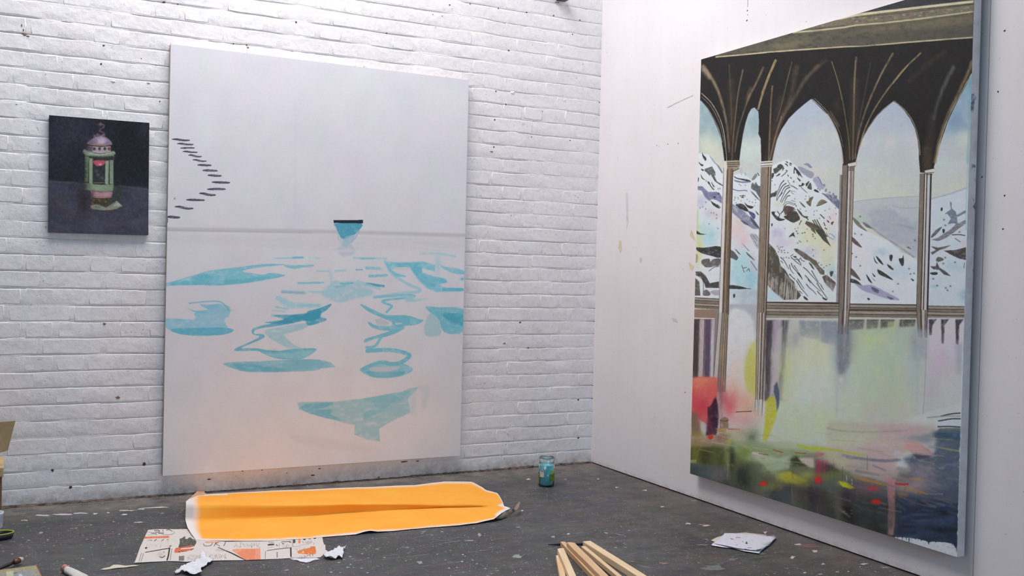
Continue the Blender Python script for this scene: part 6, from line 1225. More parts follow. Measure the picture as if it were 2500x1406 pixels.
# ---------------------------------------------------------------- newspaper page
def art_news():
    cv = Cv(322, 1284, 806, 1378, 4, (212, 204, 198))
    K = (58, 50, 46); OR = (222, 112, 74); G = (150, 142, 138)
    L = lambda c, p, w, col=K, a=.9, s_=.35: cv.line(q(c, *p), w, col, a, s_, None, 4)
    L('O', (540, 208, 600, 200, 640, 215, 630, 235, 560, 240), 1.6); L('O', (705, 195, 708, 230), 1.2); L('O', (780, 200, 820, 188, 890, 218), 1.4); L('O', (415, 235, 540, 248, 630, 240), .9, (110, 100, 96))
    L('O', (620, 260, 720, 260), 2); L('O', (490, 265, 580, 278), 1.5); L('O', (470, 265, 500, 265), .9); L('O', (690, 292, 800, 292, 900, 275, 935, 245, 920, 225), .8, (90, 84, 84))
    cv.poly(q('O', 350, 330, 830, 312, 832, 348, 340, 368), OR, 1, .3, (1.5, 2, .4)); L('O', (400, 296, 600, 292), .8, G, .7)
    L('O', (430, 392, 500, 405), 1, (90, 84, 84)); L('O', (540, 412, 580, 378), 1.5); L('O', (685, 410, 725, 378), 1.5); L('O', (790, 395, 810, 378), 1.3)
    for i in range(90):
        x = 360+RNG.random()*460; y = 400+RNG.random()*150; L('O', (x, y, x+8+RNG.random()*14, y-4), .6, G, .45)
    cv.poly(q('O', 355, 545, 375, 532, 400, 535, 395, 560, 360, 566), K, 1, .4); L('O', (835, 518, 870, 512), 2)
    L('O', (360, 632, 600, 596, 845, 556), 1.8, K, 1); L('O', (838, 556, 815, 700, 790, 785), 3.4, K, 1, .3); L('O', (285, 650, 235, 820), .8); L('O', (328, 650, 275, 825), .8); L('O', (885, 570, 862, 700, 850, 790), .9)
    L('O', (650, 728, 700, 735, 745, 708), 1.9); L('O', (720, 625, 735, 640), 1.2)
    cv.spray(*q1('O', 660, 680), 9, 6, (178, 172, 164), .7)
    cv.poly(q('O', 1010, 540, 1040, 450, 1040, 370, 1080, 360, 1120, 330, 1160, 320, 1140, 360, 1180, 380, 1230, 340, 1270, 345, 1275, 370, 1340, 380, 1370, 430, 1330, 510, 1250, 540, 1100, 545), (86, 84, 78), 1, .35, (3, 3, .3))
    cv.poly(q('O', 930, 600, 960, 555, 1010, 545, 1180, 510, 1280, 495, 1320, 520, 1200, 540, 1060, 560, 1050, 575, 1310, 560, 1280, 590, 1100, 625, 980, 645, 935, 640), (214, 108, 76), 1, .35, (4, 2, .2)); L('O', (960, 560, 1060, 545, 1320, 518), .7, K, .6)
    L('O', (1060, 600, 1100, 615, 1180, 608), 1); L('O', (1070, 564, 1310, 545), .8, (230, 220, 214)); L('O', (1260, 590, 1310, 562), 1.6); L('O', (1020, 620, 1040, 632), 2)
    for i in range(6):
        L('O', (1030+i*17, 710+RNG.random()*10, 1026+i*17, 800), 1.3, K, .8); 
    for i in range(4): L('O', (1030, 720+i*24, 1130, 712+i*26), .9, K, .8)
    for i in range(120):
        x = 1180+RNG.random()*240; y = 680+RNG.random()*110; L('O', (x, y, x+2, y+12+RNG.random()*12), .6, G, .45)
    # large headline fragment, cut by the sheet above it
    L('O', (1510, 470, 1520, 505, 1580, 515, 1650, 500, 1685, 455), 1.2, K, 1); L('O', (1755, 440, 1735, 470, 1715, 515), 1.2, K, 1); L('O', (1740, 465, 1800, 440), 1.1, K, 1); L('O', (1745, 470, 1825, 508), 1.1, K, 1); L('O', (1940, 430, 1925, 470, 1905, 508), 1.3, K, 1)
    cv.poly(q('O', 1520, 430, 1600, 425, 1850, 428, 1830, 440, 1560, 450), (224, 138, 98), .9, .4)
    L('O', (1795, 538, 2060, 650, 2330, 780), 1.6, K, 1); cv.poly(q('O', 1760, 560, 1880, 570, 1990, 590, 1900, 620, 1740, 600), (186, 180, 172), .8, 1)
    cv.poly(q('T', 215, 405, 380, 392, 750, 386, 752, 600, 540, 612, 460, 600, 220, 440), (226, 150, 120), 1, .5, (6, 5, .25)); cv.poly(q('T', 400, 400, 640, 400, 650, 600, 460, 600, 300, 480), (222, 128, 92), .7, 1.2, (5, 4, .4))
    L('T', (0, 390, 230, 500, 460, 605), 1.5, K, 1)
    for c, xa, xb, ya, yb, nn_ in (('T', 250, 740, 265, 360, 60), ('O', 1620, 1960, 670, 770, 60), ('T', 560, 700, 300, 350, 10), ('T', 1550, 1800, 230, 290, 30), ('T', 1100, 1300, 290, 350, 20), ('T', 1400, 1650, 370, 410, 10), ('T', 1500, 1640, 520, 545, 10)):
        for i in range(nn_):
            x = xa+RNG.random()*(xb-xa); y = ya+RNG.random()*(yb-ya); L(c, (x, y, x-6, y+16+RNG.random()*14), .7, (120, 114, 114), .6)
    L('T', (890, 310, 940, 298, 1000, 298, 1005, 318, 950, 328, 890, 328), 1.1); L('T', (900, 314, 1000, 312), 2.6); L('T', (900, 262, 1000, 266), 1, K, .7); L('T', (890, 375, 990, 362), .8, G); L('T', (1055, 320, 1068, 335), 2.2); L('T', (1165, 296, 1195, 298), 1.8)
    L('T', (1150, 265, 1230, 258, 1320, 256), 1.3); L('T', (1305, 258, 1325, 268), 2); L('T', (875, 430, 1090, 395, 1310, 372), 1.2, K, 1); L('T', (1328, 375, 1332, 540), 3.2, K, 1, .3); L('T', (848, 440, 840, 575), .9); L('T', (1312, 380, 1316, 540), .8, G)
    L('T', (1365, 240, 1365, 350), .8); L('T', (1365, 352, 1500, 345), .7, (110, 104, 104)); L('T', (1490, 330, 1650, 300), .8, G)
    for y in (465, 490, 515, 540): L('T', (1060, y, 1075, y+3), 1.6)
    for x, y, h, col in [(1392, 240, 70, K), (1492, 240, 80, (228, 130, 60)), (1588, 195, 50, K), (1690, 190, 44, (222, 112, 74)), (1785, 180, 40, K)]:
        for k in range(4): L('T', (x-22+6*(k % 2), y-h/2+k*h/3.2, x+22-6*(k % 2), y-h/2+k*h/3.2-3), 1.9, col, .95)
        L('T', (x, y-h/2, x, y+h/2), 2.4, col, .9)
    cv.poly(q('T', 1450, 450, 1480, 425, 1560, 400, 1650, 385, 1690, 375, 1720, 350, 1790, 350, 1800, 400, 1815, 440, 1800, 490, 1750, 500, 1660, 500, 1560, 495, 1470, 485), (216, 120, 62), 1, .4, (4, 3, .35)); L('T', (1540, 440, 1580, 445, 1545, 465, 1585, 470), 1, (236, 210, 190)); L('T', (1650, 460, 1690, 500), 1, (236, 210, 190))
    L('T', (1680, 500, 1700, 530), 1.3, (110, 70, 60)); L('T', (1740, 500, 1750, 525), 1.2, (110, 70, 60)); L('T', (1640, 515, 1660, 522), 1.2, (150, 80, 70))
    cv.grain(4, 2, 2, .4); return cv
cvn = art_news()
out = q('O', 145, 850, 180, 760, 250, 560, 340, 360, 415, 195, 600, 186, 900, 186, 1230, 180, 1500, 160, 2000, 190)+[(600, 1302), (700, 1300)]+q('T', 1500, 130, 1700, 130, 1930, 135, 1930, 190, 1945, 260, 1960, 310, 1985, 320, 1990, 410, 2030, 440, 1990, 490, 1940, 520, 1890, 555, 1800, 562, 1400, 570, 1000, 590, 700, 605, 460, 612, 100, 620)+q('O', 1700, 808, 1560, 806, 1400, 785, 1300, 815, 1180, 832, 1000, 822, 820, 812, 500, 830, 300, 845)
A0 = onZ(325, 1376); B0 = onZ(805, 1376); C0 = onZ(325, 1284); Ux = np.array([B0[0]+.02-A0[0]+.02, 0, 0]); 
pts = np.array([onZ(x, y) for x, y in out]); mn = pts.min(0)-.004; mx = pts.max(0)+.004
imn = to_image('newspaper print', rectify(cvn, (mn[0], mn[1], 0.001), (mx[0]-mn[0], 0, 0), (0, mx[1]-mn[1], 0), 1900, 800), (1.05, 1.05, 1.05))
def sheet_from_outline(name, outline, mat, zf, uvbox=None, cell=.02, th=None):
    # triangulated fill with an interior grid so the paper can undulate; zf(x,y) gives height
    bm = bmesh.new(); vs = [bm.verts.new((p[0], p[1], 0)) for p in outline]
    bm.faces.new(vs); bmesh.ops.triangulate(bm, faces=bm.faces[:])
    xs = [p[0] for p in outline]; ys = [p[1] for p in outline]
    for ax, lo, hi in ((0, min(xs), max(xs)), (1, min(ys), max(ys))):
        c = lo+cell
        while c < hi-.2*cell:
            co3 = [0, 0, 0]; no = [0, 0, 0]; co3[ax] = c; no[ax] = 1
            bmesh.ops.bisect_plane(bm, geom=bm.verts[:]+bm.edges[:]+bm.faces[:], plane_co=co3, plane_no=no); c += cell
    bm.normal_update()
    if bm.faces and sum(f.normal.z for f in bm.faces) < 0: bmesh.ops.reverse_faces(bm, faces=bm.faces[:])
    if uvbox:
        uv = bm.loops.layers.uv.new('UVMap')
        for f in bm.faces:
            for l in f.loops: l[uv].uv = ((l.vert.co.x-uvbox[0])/(uvbox[2]-uvbox[0]), (l.vert.co.y-uvbox[1])/(uvbox[3]-uvbox[1]))
    for v in bm.verts: v.co.z = zf(v.co.x, v.co.y)
    me = bpy.data.meshes.new(name); bm.to_mesh(me); bm.free(); me.polygons.foreach_set('use_smooth', [True]*len(me.polygons)); me.materials.append(mat)
    return me
def zn(x, y): return .0012+.0018*(math.sin(x*31+y*17)*math.sin(y*43-x*9)+1)*.5
M_NEWS = mat_image('printed newspaper', imn, .8, .1, 300)
news = obj('newspaper', sheet_from_outline('newspaper', [tuple(p) for p in pts], M_NEWS, zn, (mn[0], mn[1], mx[0], mx[1]), .03))
tag(news, 'torn newspaper page with orange and black print tucked under the orange sheet', 'newspaper')

# ---------------------------------------------------------------- torn scraps
M_WPAP = plain('white paper scrap', lin(226, 226, 232), .8, 0, 60, .08); M_CREAM = plain('cream paper scrap', lin(214, 206, 184), .8, 0, 60, .08)
def scrap(pts_, label, mat, amp, seed, lift=.002, cell=.012, name='paper_scrap', group=None):
    P = [onZ(x, y, .001) for x, y in pts_]; cx = sum(p[0] for p in P)/len(P); cy = sum(p[1] for p in P)/len(P)
    rr = random.Random(seed); a, b, c, d = [rr.uniform(60, 160) for _ in range(4)]
    zf = lambda x, y: lift+amp*.5*(1+math.sin(x*a+y*b)*math.cos(y*c-x*d*.6))
    me = sheet_from_outline(name, [(p[0], p[1]) for p in P], mat, zf, None, cell)
    o = obj(name, me); sol = o.modifiers.new('paper thickness', 'SOLIDIFY'); sol.thickness = .0008; sol.offset = 1
    tag(o, label, 'paper', group); return o
scrap(q('O', 930, 1055, 990, 1010, 1060, 980, 1120, 930, 1180, 895, 1300, 885, 1340, 860, 1370, 800, 1430, 790, 1440, 720, 1480, 665, 1530, 665, 1560, 700, 1550, 780, 1600, 770, 1690, 800, 1680, 850, 1600, 890, 1540, 930, 1460, 990, 1450, 1040, 1490, 1080, 1440, 1092, 1360, 1085, 1260, 1092, 1170, 1080, 1080, 1045, 1040, 1060, 960, 1075),
      'ragged pale lilac paper scrap with lobes lying over the front edge of the newspaper', M_WPAP, .012, 1, .004)
scrap(q('T', 1940, 560, 1990, 500, 2060, 480, 2130, 455, 2190, 410, 2260, 385, 2300, 420, 2390, 365, 2340, 430, 2310, 460, 2345, 490, 2320, 530, 2310, 595, 2250, 575, 2180, 595, 2090, 605, 2000, 590),
      'crumpled white paper scrap with a spiky end just right of the newspaper', M_WPAP, .014, 2, .003)
scrap(q('T', 1300, 582, 1400, 575, 1500, 575, 1700, 568, 1800, 562, 1880, 590, 1780, 600, 1700, 640, 1620, 655, 1520, 640, 1440, 610),
      'flat pale shred of paper along the front right edge of the newspaper', M_WPAP, .002, 3, .0004)
scrap(q('Z', 845, 1355, 930, 1330, 960, 1312, 1060, 1320, 1140, 1316, 1180, 1318, 1120, 1328, 1040, 1338, 960, 1345, 880, 1356), 'thin cream paper sliver in front of the newspaper', M_CREAM, .002, 4, .0006)

# stack of white sheets near the right wall
def art_sheet():
    cv = Cv(1725, 1290, 1905, 1360, 5, (214, 212, 222))
    D = (78, 74, 88)
    for p, w in [((800, 430, 840, 450, 880, 465), 1.6), ((950, 405, 1020, 398, 1090, 410), 1.2), ((1320, 712, 1430, 710), 1.4), ((1230, 745, 1320, 775, 1390, 792), 1.6), ((1600, 790, 1680, 775, 1725, 765), 2.4), ((1150, 520, 1180, 540), 1)]:
        cv.line(q('X', *p), w, D, .8, .4)
    cv.poly(q('X', 1250, 590, 1265, 540, 1290, 520, 1320, 590), (60, 58, 66), .9, .4)
    cv.spray(*q1('X', 980, 625), 1.5, 1, D, .6); cv.grain(3, 5, 5, .6); return cv
cvs = art_sheet()
base = thing('paper_stack', 'small stack of rumpled white paper sheets on the floor near the right wall', 'paper', tuple(onZ(1815, 1328)))
def stack_sheet(o_, z, mat, uv=False):
    P = [onZ(x, y, z) for x, y in o_]
    m0 = np.min(P, 0); m1 = np.max(P, 0)
    if uv:
        im_ = to_image('sheet marks', rectify(cvs, (m0[0], m0[1], z), (m1[0]-m0[0], 0, 0), (0, m1[1]-m0[1], 0), 500, 400), (1.05, 1.05, 1.05)); mat = mat_image('marked white paper', im_, .8, .1, 300)
    me = sheet_from_outline('paper_sheet', [(p[0], p[1]) for p in P], mat, lambda x, y: z+.0014*math.sin(x*30+z*900)*math.sin(y*38), (m0[0], m0[1], m1[0], m1[1]), .04)
    o = keep(obj('paper_sheet', me), base); s_ = o.modifiers.new('thickness', 'SOLIDIFY'); s_.thickness = .0008; s_.offset = -1
stack_sheet(q('X', 195, 490, 400, 380, 540, 335, 600, 290, 1240, 255, 1900, 310, 1890, 380, 1200, 520, 500, 540, 290, 520), .0018, M_CREAM)
stack_sheet(q('X', 205, 620, 280, 560, 900, 380, 2170, 385, 2100, 480, 1960, 640, 1860, 690, 1740, 790, 1660, 885, 1400, 850, 1200, 815, 1000, 750, 860, 705, 700, 700, 530, 690, 380, 665, 260, 645), .0050, M_WPAP)
stack_sheet(q('X', 275, 560, 340, 500, 450, 430, 560, 340, 610, 265, 800, 270, 1200, 290, 1700, 320, 1900, 360, 2130, 355, 2180, 400, 2050, 530, 1920, 640, 1830, 700, 1730, 770, 1600, 795, 1400, 780, 1200, 750, 1050, 730, 880, 700, 620, 640, 400, 590), .0100, None, True)

# ---------------------------------------------------------------- jar of blue water
pj = onZ(1333.5, 1186)
k = 36*1.0/ (FOC/np.dot(pj-CAM, FW))/2/36   # metres per pixel /2
R_ = 19.3*2*k
t = thing('glass_jar', 'small glass jar of turquoise paint water with green label near the corner', 'jar', tuple(pj))
H_ = R_*2*70/38.0
ng = NT('clear glass'); ng.b.inputs['Base Color'].default_value = (.86, .97, .98, 1); ng.b.inputs['Roughness'].default_value = .04; ng.b.inputs['Transmission Weight'].default_value = 1; ng.b.inputs['IOR'].default_value = 1.45
M_GLASS = ng.m
prof = [(R_*.80, .0), (R_*.96, .003), (R_, .010), (R_*1.0, H_*.74), (R_*.97, H_*.80), (R_*.90, H_*.84), (R_*.90, H_*.87), (R_*.95, H_*.885), (R_*.95, H_*.965), (R_*.92, H_), (R_*.88, H_), (R_*.86, H_*.96), (R_*.84, H_*.86), (R_*.93, H_*.78), (R_*.94, H_*.10), (R_*.80, .005), (0.0001, .004)]
o = obj('glass_body', lathe('glass_body', prof, 32), M_GLASS, t)

nw = NT('turquoise paint water'); nw.b.inputs['Base Color'].default_value = lin(70, 178, 196); nw.b.inputs['Roughness'].default_value = .12
cw = nw.coord('Object'); nw.l(nw.ramp(nw.noise(cw, 30, 3).outputs[0], [(.3, lin(86, 190, 206)), (.7, lin(124, 212, 220))]), nw.b.inputs['Base Color'])
obj('paint_water', lathe('paint_water', [(.0001, .0055), (R_*.79, .006), (R_*.925, H_*.10), (R_*.92, H_*.72), (.0001, H_*.72)], 32), nw.m, t)
def label_patch(name, a0, a1, z0_, z1_, mat, seed):
    rr = random.Random(seed); V, F = [], []; n_ = 8
    for i in range(n_+1):
        a = a0+(a1-a0)*i/n_; e0, e1 = rr.uniform(-.003, .003), rr.uniform(-.003, .003)
        for z in (z0_+e0, z1_+e1): V.append(((R_+.0006)*math.cos(a), (R_+.0006)*math.sin(a), z))
    for i in range(n_): F.append((2*i, 2*i+2, 2*i+3, 2*i+1))
    return obj(name, mesh(name, V, F, True), mat, t)
M_LG = plain('green jar label', lin(96, 134, 40), .6, 0, 60, .4); M_LW = plain('pale label remnant', lin(214, 196, 190), .6, 0, 80, .2); M_LR = plain('red label corner', lin(196, 96, 84), .6)
va = math.atan2(CAM[1]-pj[1], CAM[0]-pj[0])
label_patch('label', va-1.75, va-.95, H_*.22, H_*.47, M_LG, 1); label_patch('label', va-.98, va-.30, H_*.34, H_*.52, M_LW, 2)
label_patch('label', va-1.7, va-1.05, H_*.12, H_*.22, M_LR, 4); label_patch('label', va+.45, va+1.6, H_*.20, H_*.46, M_LG, 3); label_patch('label', va+.55, va+1.3, H_*.45, H_*.56, plain('yellow green label', lin(170, 186, 110), .6), 5)

# ---------------------------------------------------------------- pine battens (front centre) and dark blue pencil
def mat_wood(name, a, b):
    n_ = NT(name); g_ = n_.coord('Object', (60, 3, 60)); c = n_.ramp(n_.noise(g_, 2.2, 4, .6).outputs[0], [(.3, a), (.7, b)])
    n_.l(c, n_.b.inputs['Base Color']); n_.b.inputs['Roughness'].default_value = .65; n_.l(n_.bump(n_.noise(g_, 5, 3).outputs[0], .15, .001), n_.b.inputs['Normal']); return n_.m
WD = [mat_wood('planed pine %d' % i, lin(*a), lin(*b)) for i, (a, b) in enumerate([((226, 188, 144), (240, 212, 176)), ((214, 170, 128), (232, 196, 156)), ((232, 196, 152), (244, 220, 184))])]
def batten(pfar, pnear, w, h, z, label, mat, notch=0, roll=0.0):
    A, B = onZ(*pfar, z), onZ(*pnear, z); d = B-A; d = d/np.linalg.norm(d)*(np.linalg.norm(d)+.35); L_ = np.linalg.norm(d)
    bm = bmesh.new(); bmesh.ops.create_cube(bm, size=1)
    for v in bm.verts: v.co = Vector((v.co.x*w, (v.co.y+.5)*L_, (v.co.z+.5)*h))
    bmesh.ops.bevel(bm, geom=bm.edges[:], offset=.0012, segments=1, affect='EDGES')
    if notch:
        bmesh.ops.bisect_plane(bm, geom=bm.verts[:]+bm.edges[:]+bm.faces[:], plane_co=(0, 0, 0), plane_no=(1, 0, 0))
        for v in bm.verts:
            if v.co.y < .01 and v.co.x*notch > 0: v.co.y += .010
            if v.co.y < .03 : v.co.z *= .98
    me = bpy.data.meshes.new('pine_batten'); bm.to_mesh(me); bm.free()
    o = obj('pine_batten', me, mat); o.location = tuple(A-np.array([0, 0, 0])); o.rotation_euler = (0, roll, math.atan2(d[1], d[0])-math.pi/2)
    o.location.z = z; tag(o, label, 'wood batten', 'pine battens lying in a loose bundle'); return o
batten((1364, 1368), (1371, 1406), .022, .020, .0005, 'leftmost short pine batten, low at the left edge of the bundle', WD[0])
batten((1368, 1350), (1392, 1406), .026, .020, .0215, 'broad pale pine batten lying second from the left on the bundle', WD[2], 1)
batten((1374, 1334), (1436, 1400), .020, .020, .0005, 'narrow pine batten beneath, showing its tip at the upper left of the bundle', WD[1])
batten((1392, 1334), (1458, 1400), .030, .018, .0215, 'wide pine batten with split end in the middle of the bundle', WD[1], -1)
batten((1424, 1344), (1496, 1404), .018, .018, .0100, 'thin pine batten between the middle and rightmost battens', WD[0])
batten((1432, 1335), (1538, 1403), .034, .024, .0005, 'rightmost and widest pine batten of the bundle', WD[2])
pa, pb_ = onZ(1337, 1329, .005), onZ(1421, 1328, .005)
d = pb_-pa; L_ = float(np.linalg.norm(d))
t = thing('paintbrush', 'dark blue pencil-like brush handle poking out behind the pine battens', 'brush', tuple(pa)); t.rotation_euler = (0, math.pi/2, math.atan2(d[1], d[0]))
M_NAVY = plain('navy lacquer', lin(30, 34, 62), .3)
o = obj('handle', lathe('handle', [(.0005, 0), (.0022, .006), (.0042, L_*.3), (.0046, L_*.6), (.0040, L_*.86), (.0038, L_)], 14, True), M_NAVY, t)
o = obj('tip', lathe('tip', [(.0040, L_), (.0036, L_+.012), (.0010, L_+.03)], 12, True), plain('dark bristle', lin(30, 28, 30), .9), t)

# ---------------------------------------------------------------- things cut by the left edge
M_CARD = plain('corrugated card', lin(176, 152, 112), .85, 0, 30, .08); M_CARD2 = plain('beige stool timber', lin(196, 170, 126), .85)  # second colour is the lighter beige of the stool seat and risers
# cardboard box standing on a low timber stool
bx = onZ(0, 1240); Yb = -.27
def py(x, y, Y=Yb): return onY(x, y, Y)
e1, e2, e3, e4 = py(-5, 1030), py(38, 1027), py(19, 1100), py(-5, 1108)
zt = e1[2]; zb = e4[2]
t = thing('cardboard_box', 'brown cardboard box flap jutting in at the left edge of the view', 'box', (float(e1[0])-.12, Yb-.06, float(zb)))
xb = float(e1[0])
keep(obj('body', boxm('body', xb-.30, xb-.006, Yb-.02, Yb+.20, zb-.01, zt-.01, .002), M_CARD), t)
V = [(xb-.01, Yb-.012, zt), tuple(e2), tuple(e3), (xb-.01, Yb-.012, zb+.002)]; V += [(v[0], v[1]+.006, v[2]) for v in V]
keep(obj('flap', mesh('flap', V, [(0, 3, 2, 1), (4, 5, 6, 7), (0, 1, 5, 4), (1, 2, 6, 5), (2, 3, 7, 6)]), M_CARD), t)
zs = float(py(0, 1162)[2]); zs1 = float(py(0, 1138)[2])
xs_ = float(py(9, 1150)[0]); xl_ = float(py(4, 1200)[0])
t = thing('timber_stool', 'rough timber stool at the left edge under the cardboard box', 'stool', (xl_-.15, Yb, 0))
keep(obj('seat', boxm('seat', xl_-.34, xs_, Yb-.03, Yb+.22, zs, zb-.011, .004) if False else boxm('seat', xl_-.34, xs_, Yb-.03, Yb+.22, zs, zs1, .004), M_CARD2), t)
for a, b in ((xl_-.03, Yb-.02), (xl_-.33, Yb-.02), (xl_-.03, Yb+.18), (xl_-.33, Yb+.18)):
    keep(obj('leg', boxm('leg', a, a+.03, b, b+.03, 0, zs-.0005, .002), plain('brown timber', lin(128, 98, 70), .7)), t)
for k_ in (0, 1): keep(obj('riser', boxm('riser', xl_-.30+k_*.24, xl_-.26+k_*.24, Yb, Yb+.18, zs1+.0005, zb-.0105, .002), M_CARD2), t)
# white pot
pw = onZ(0, 1287); Rw = .030; cxw = pw[0]-Rw+.012
t = thing('plastic_pot', 'white plastic pot at the left edge below the stool', 'pot', (float(cxw), float(pw[1])-.015, 0))
Hw_ = .068
obj('pot_body', lathe('pot_body', [(.0001, 0), (Rw*.85, 0), (Rw*.95, .006), (Rw, Hw_*.85), (Rw*1.03, Hw_*.87), (Rw*1.03, Hw_), (Rw*.96, Hw_), (Rw*.9, Hw_*.9), (Rw*.86, .008), (.0001, .006)], 26), plain('white plastic', lin(216, 222, 226), .4), t)
# black rubber shoe sole / tray with yellow rim
pt_ = onZ(12, 1314); 
t = thing('black_tray', 'small black oval tray with a thin yellow rim at the left edge of the floor', 'tray', (float(pt_[0])-.03, float(pt_[1]), 0))
def oval(name, prof, n_=30, sx=.062, sy=.040, mat=None):
    V, F = [], []
    for r, z in prof:
        for i in range(n_): a = 2*math.pi*i/n_; V.append((sx*r*math.cos(a), sy*r*math.sin(a), z))
    for k_ in range(len(prof)-1):
        for i in range(n_): j = (i+1) % n_; F.append((k_*n_+i, k_*n_+j, (k_+1)*n_+j, (k_+1)*n_+i))
    F.append(tuple((len(prof)-1)*n_+i for i in range(n_))); return obj(name, mesh(name, V, F, True), mat, t)
oval('tray_body', [(.85, 0), (.95, .006), (1.0, .022), (.95, .022), (.88, .008), (.8, .005)], mat=M_BLACK)
oval('rim', [(1.0, .0222), (1.02, .024), (1.0, .0265), (.955, .0262), (.95, .0222)], mat=plain('yellow rim', lin(176, 180, 70), .5)); bpy.data.objects['rim'].data.polygons[-1].select = False
_m = bpy.data.objects['rim'].data; bm = bmesh.new(); bm.from_mesh(_m); bm.faces.ensure_lookup_table(); bmesh.ops.delete(bm, geom=[max(bm.faces, key=lambda f: len(f.verts))], context='FACES'); bm.to_mesh(_m); bm.free()

# book in the lower left corner
def art_cover():
    cv = Cv(-60, 1378, 92, 1470, 4, (150, 150, 134))
    cv.poly([(-60, 1385), (92, 1376), (92, 1388), (-60, 1400)], (160, 152, 112), 1, 1.5, (8, 4, .3)); cv.poly([(16, 1394), (33, 1393), (33, 1420), (16, 1420)], (190, 190, 156), 1, .8)
    cv.poly([(34, 1398), (80, 1392), (82, 1420), (34, 1420)], (146, 148, 150), 1, 1); cv.poly([(46, 1402), (52, 1400), (58, 1412), (44, 1420)], (206, 206, 216), 1, 1)
    cv.line([(34, 1399), (42, 1398)], 1.5, (70, 74, 84), .9); cv.grain(8, 5, 3, .8); return cv
b1 = [onZ(-60, 1400, .018), onZ(0, 1391, .018), onZ(87, 1380, .018)]
cvb = art_cover()
o0 = onZ(87, 1380, .018); ang = math.atan2((onZ(87, 1380, .018)-onZ(0, 1391, .018))[1], (onZ(87, 1380, .018)-onZ(0, 1391, .018))[0])
t = thing('book', 'worn softcover book with an orange spine in the lower left corner', 'book', (float(o0[0]), float(o0[1]), 0)); t.rotation_euler = (0, 0, ang)
imb = to_image('book cover', rectify(cvb, o0-np.array([.28*math.cos(ang), .28*math.sin(ang), 0])-np.array([-math.sin(ang), math.cos(ang), 0])*.2, np.array([math.cos(ang), math.sin(ang), 0])*.28, np.array([-math.sin(ang), math.cos(ang), 0])*.2, 500, 360))
mc = boxm('cover', -.28, 0, -.2, 0, .0155, .0180); mc.materials.append(mat_image('printed book cover', imb, .5, .1, 200))
uvl = mc.uv_layers.new(name='UVMap')
for p in mc.polygons:
    for li, vi in zip(p.loop_indices, p.vertices): uvl.data[li].uv = ((mc.vertices[vi].co.x+.28)/.28, (mc.vertices[vi].co.y+.2)/.2)
obj('cover', mc, None, t); obj('pages', boxm('pages', -.278, -.003, -.198, -.003, .002, .0154), plain('book pages', lin(206, 200, 184), .8, 0, 200, .1), t)
obj('back_cover', boxm('back_cover', -.28, 0, -.2, 0, .0002, .0019), M_CREAM, t); obj('spine', boxm('spine', 0, .0025, -.2, 0, .0002, .018), plain('orange spine', lin(176, 98, 56), .6), t)
# brush behind the book
pa, pb_ = onZ(-12, 1392, .012), onZ(50, 1366, .018); d = pb_-pa; L_ = float(np.linalg.norm(d))
t = thing('paintbrush', 'black handled paintbrush with brown ferrule resting behind the book in the corner', 'brush', tuple(pa)); t.rotation_euler = (0, math.pi/2-.05, math.atan2(d[1], d[0]))
obj('handle', lathe('handle', [(.002, -.06), (.0045, 0), (.007, L_*.5), (.005, L_*.72)], 14, True), M_BLACK, t)
obj('ferrule', lathe('ferrule', [(.006, L_*.72), (.010, L_*.76), (.011, L_*.93)], 14, True), plain('brown ferrule', lin(104, 68, 50), .4, .3), t)
obj('bristles', lathe('bristles', [(.0105, L_*.93), (.010, L_*1.0), (.006, L_*1.08)], 14, True), plain('paint crusted bristles', lin(206, 198, 184), .9, 0, 120, .3), t)
# paint tube at the lower edge
pt_ = onZ(162, 1398)
t = thing('paint_tube', 'squeezed paint tube with pink stained cap at the bottom edge, right of the book', 'paint tube', tuple(pt_)); t.rotation_euler = (0, 0, math.radians(-62))
o = obj('cap', lathe('cap', [(.0001, 0), (.012, 0), (.0135, .003), (.0135, .014), (.011, .017), (.0001, .017)], 22), plain('pink stained cap', lin(196, 128, 116), .6, 0, 130, .5), t); o.rotation_euler = (0, math.pi/2, 0); o.location = (-.017, 0, .0135)
n_ = 16; V, F = [], []
for k_, (x, ry, rz) in enumerate(((0, .010, .010), (.006, .013, .012), (.012, .017, .013), (.05, .020, .011), (.09, .022, .006), (.115, .023, .0015))):
    for i in range(n_): a = 2*math.pi*i/n_; V.append((x, ry*math.cos(a), max(.0004, .013-(.0115 if k_ == 5 else .002*k_)+rz*math.sin(a))))
for k_ in range(5):
    for i in range(n_): j = (i+1) % n_; F.append((k_*n_+i, k_*n_+j, (k_+1)*n_+j, (k_+1)*n_+i))
F.append(tuple(range(n_))); F.append(tuple(5*n_+i for i in range(n_)))
obj('tube_body', mesh('tube_body', V, F, True), plain('white crumpled tube', lin(214, 210, 204), .45, 0, 60, .12), t)

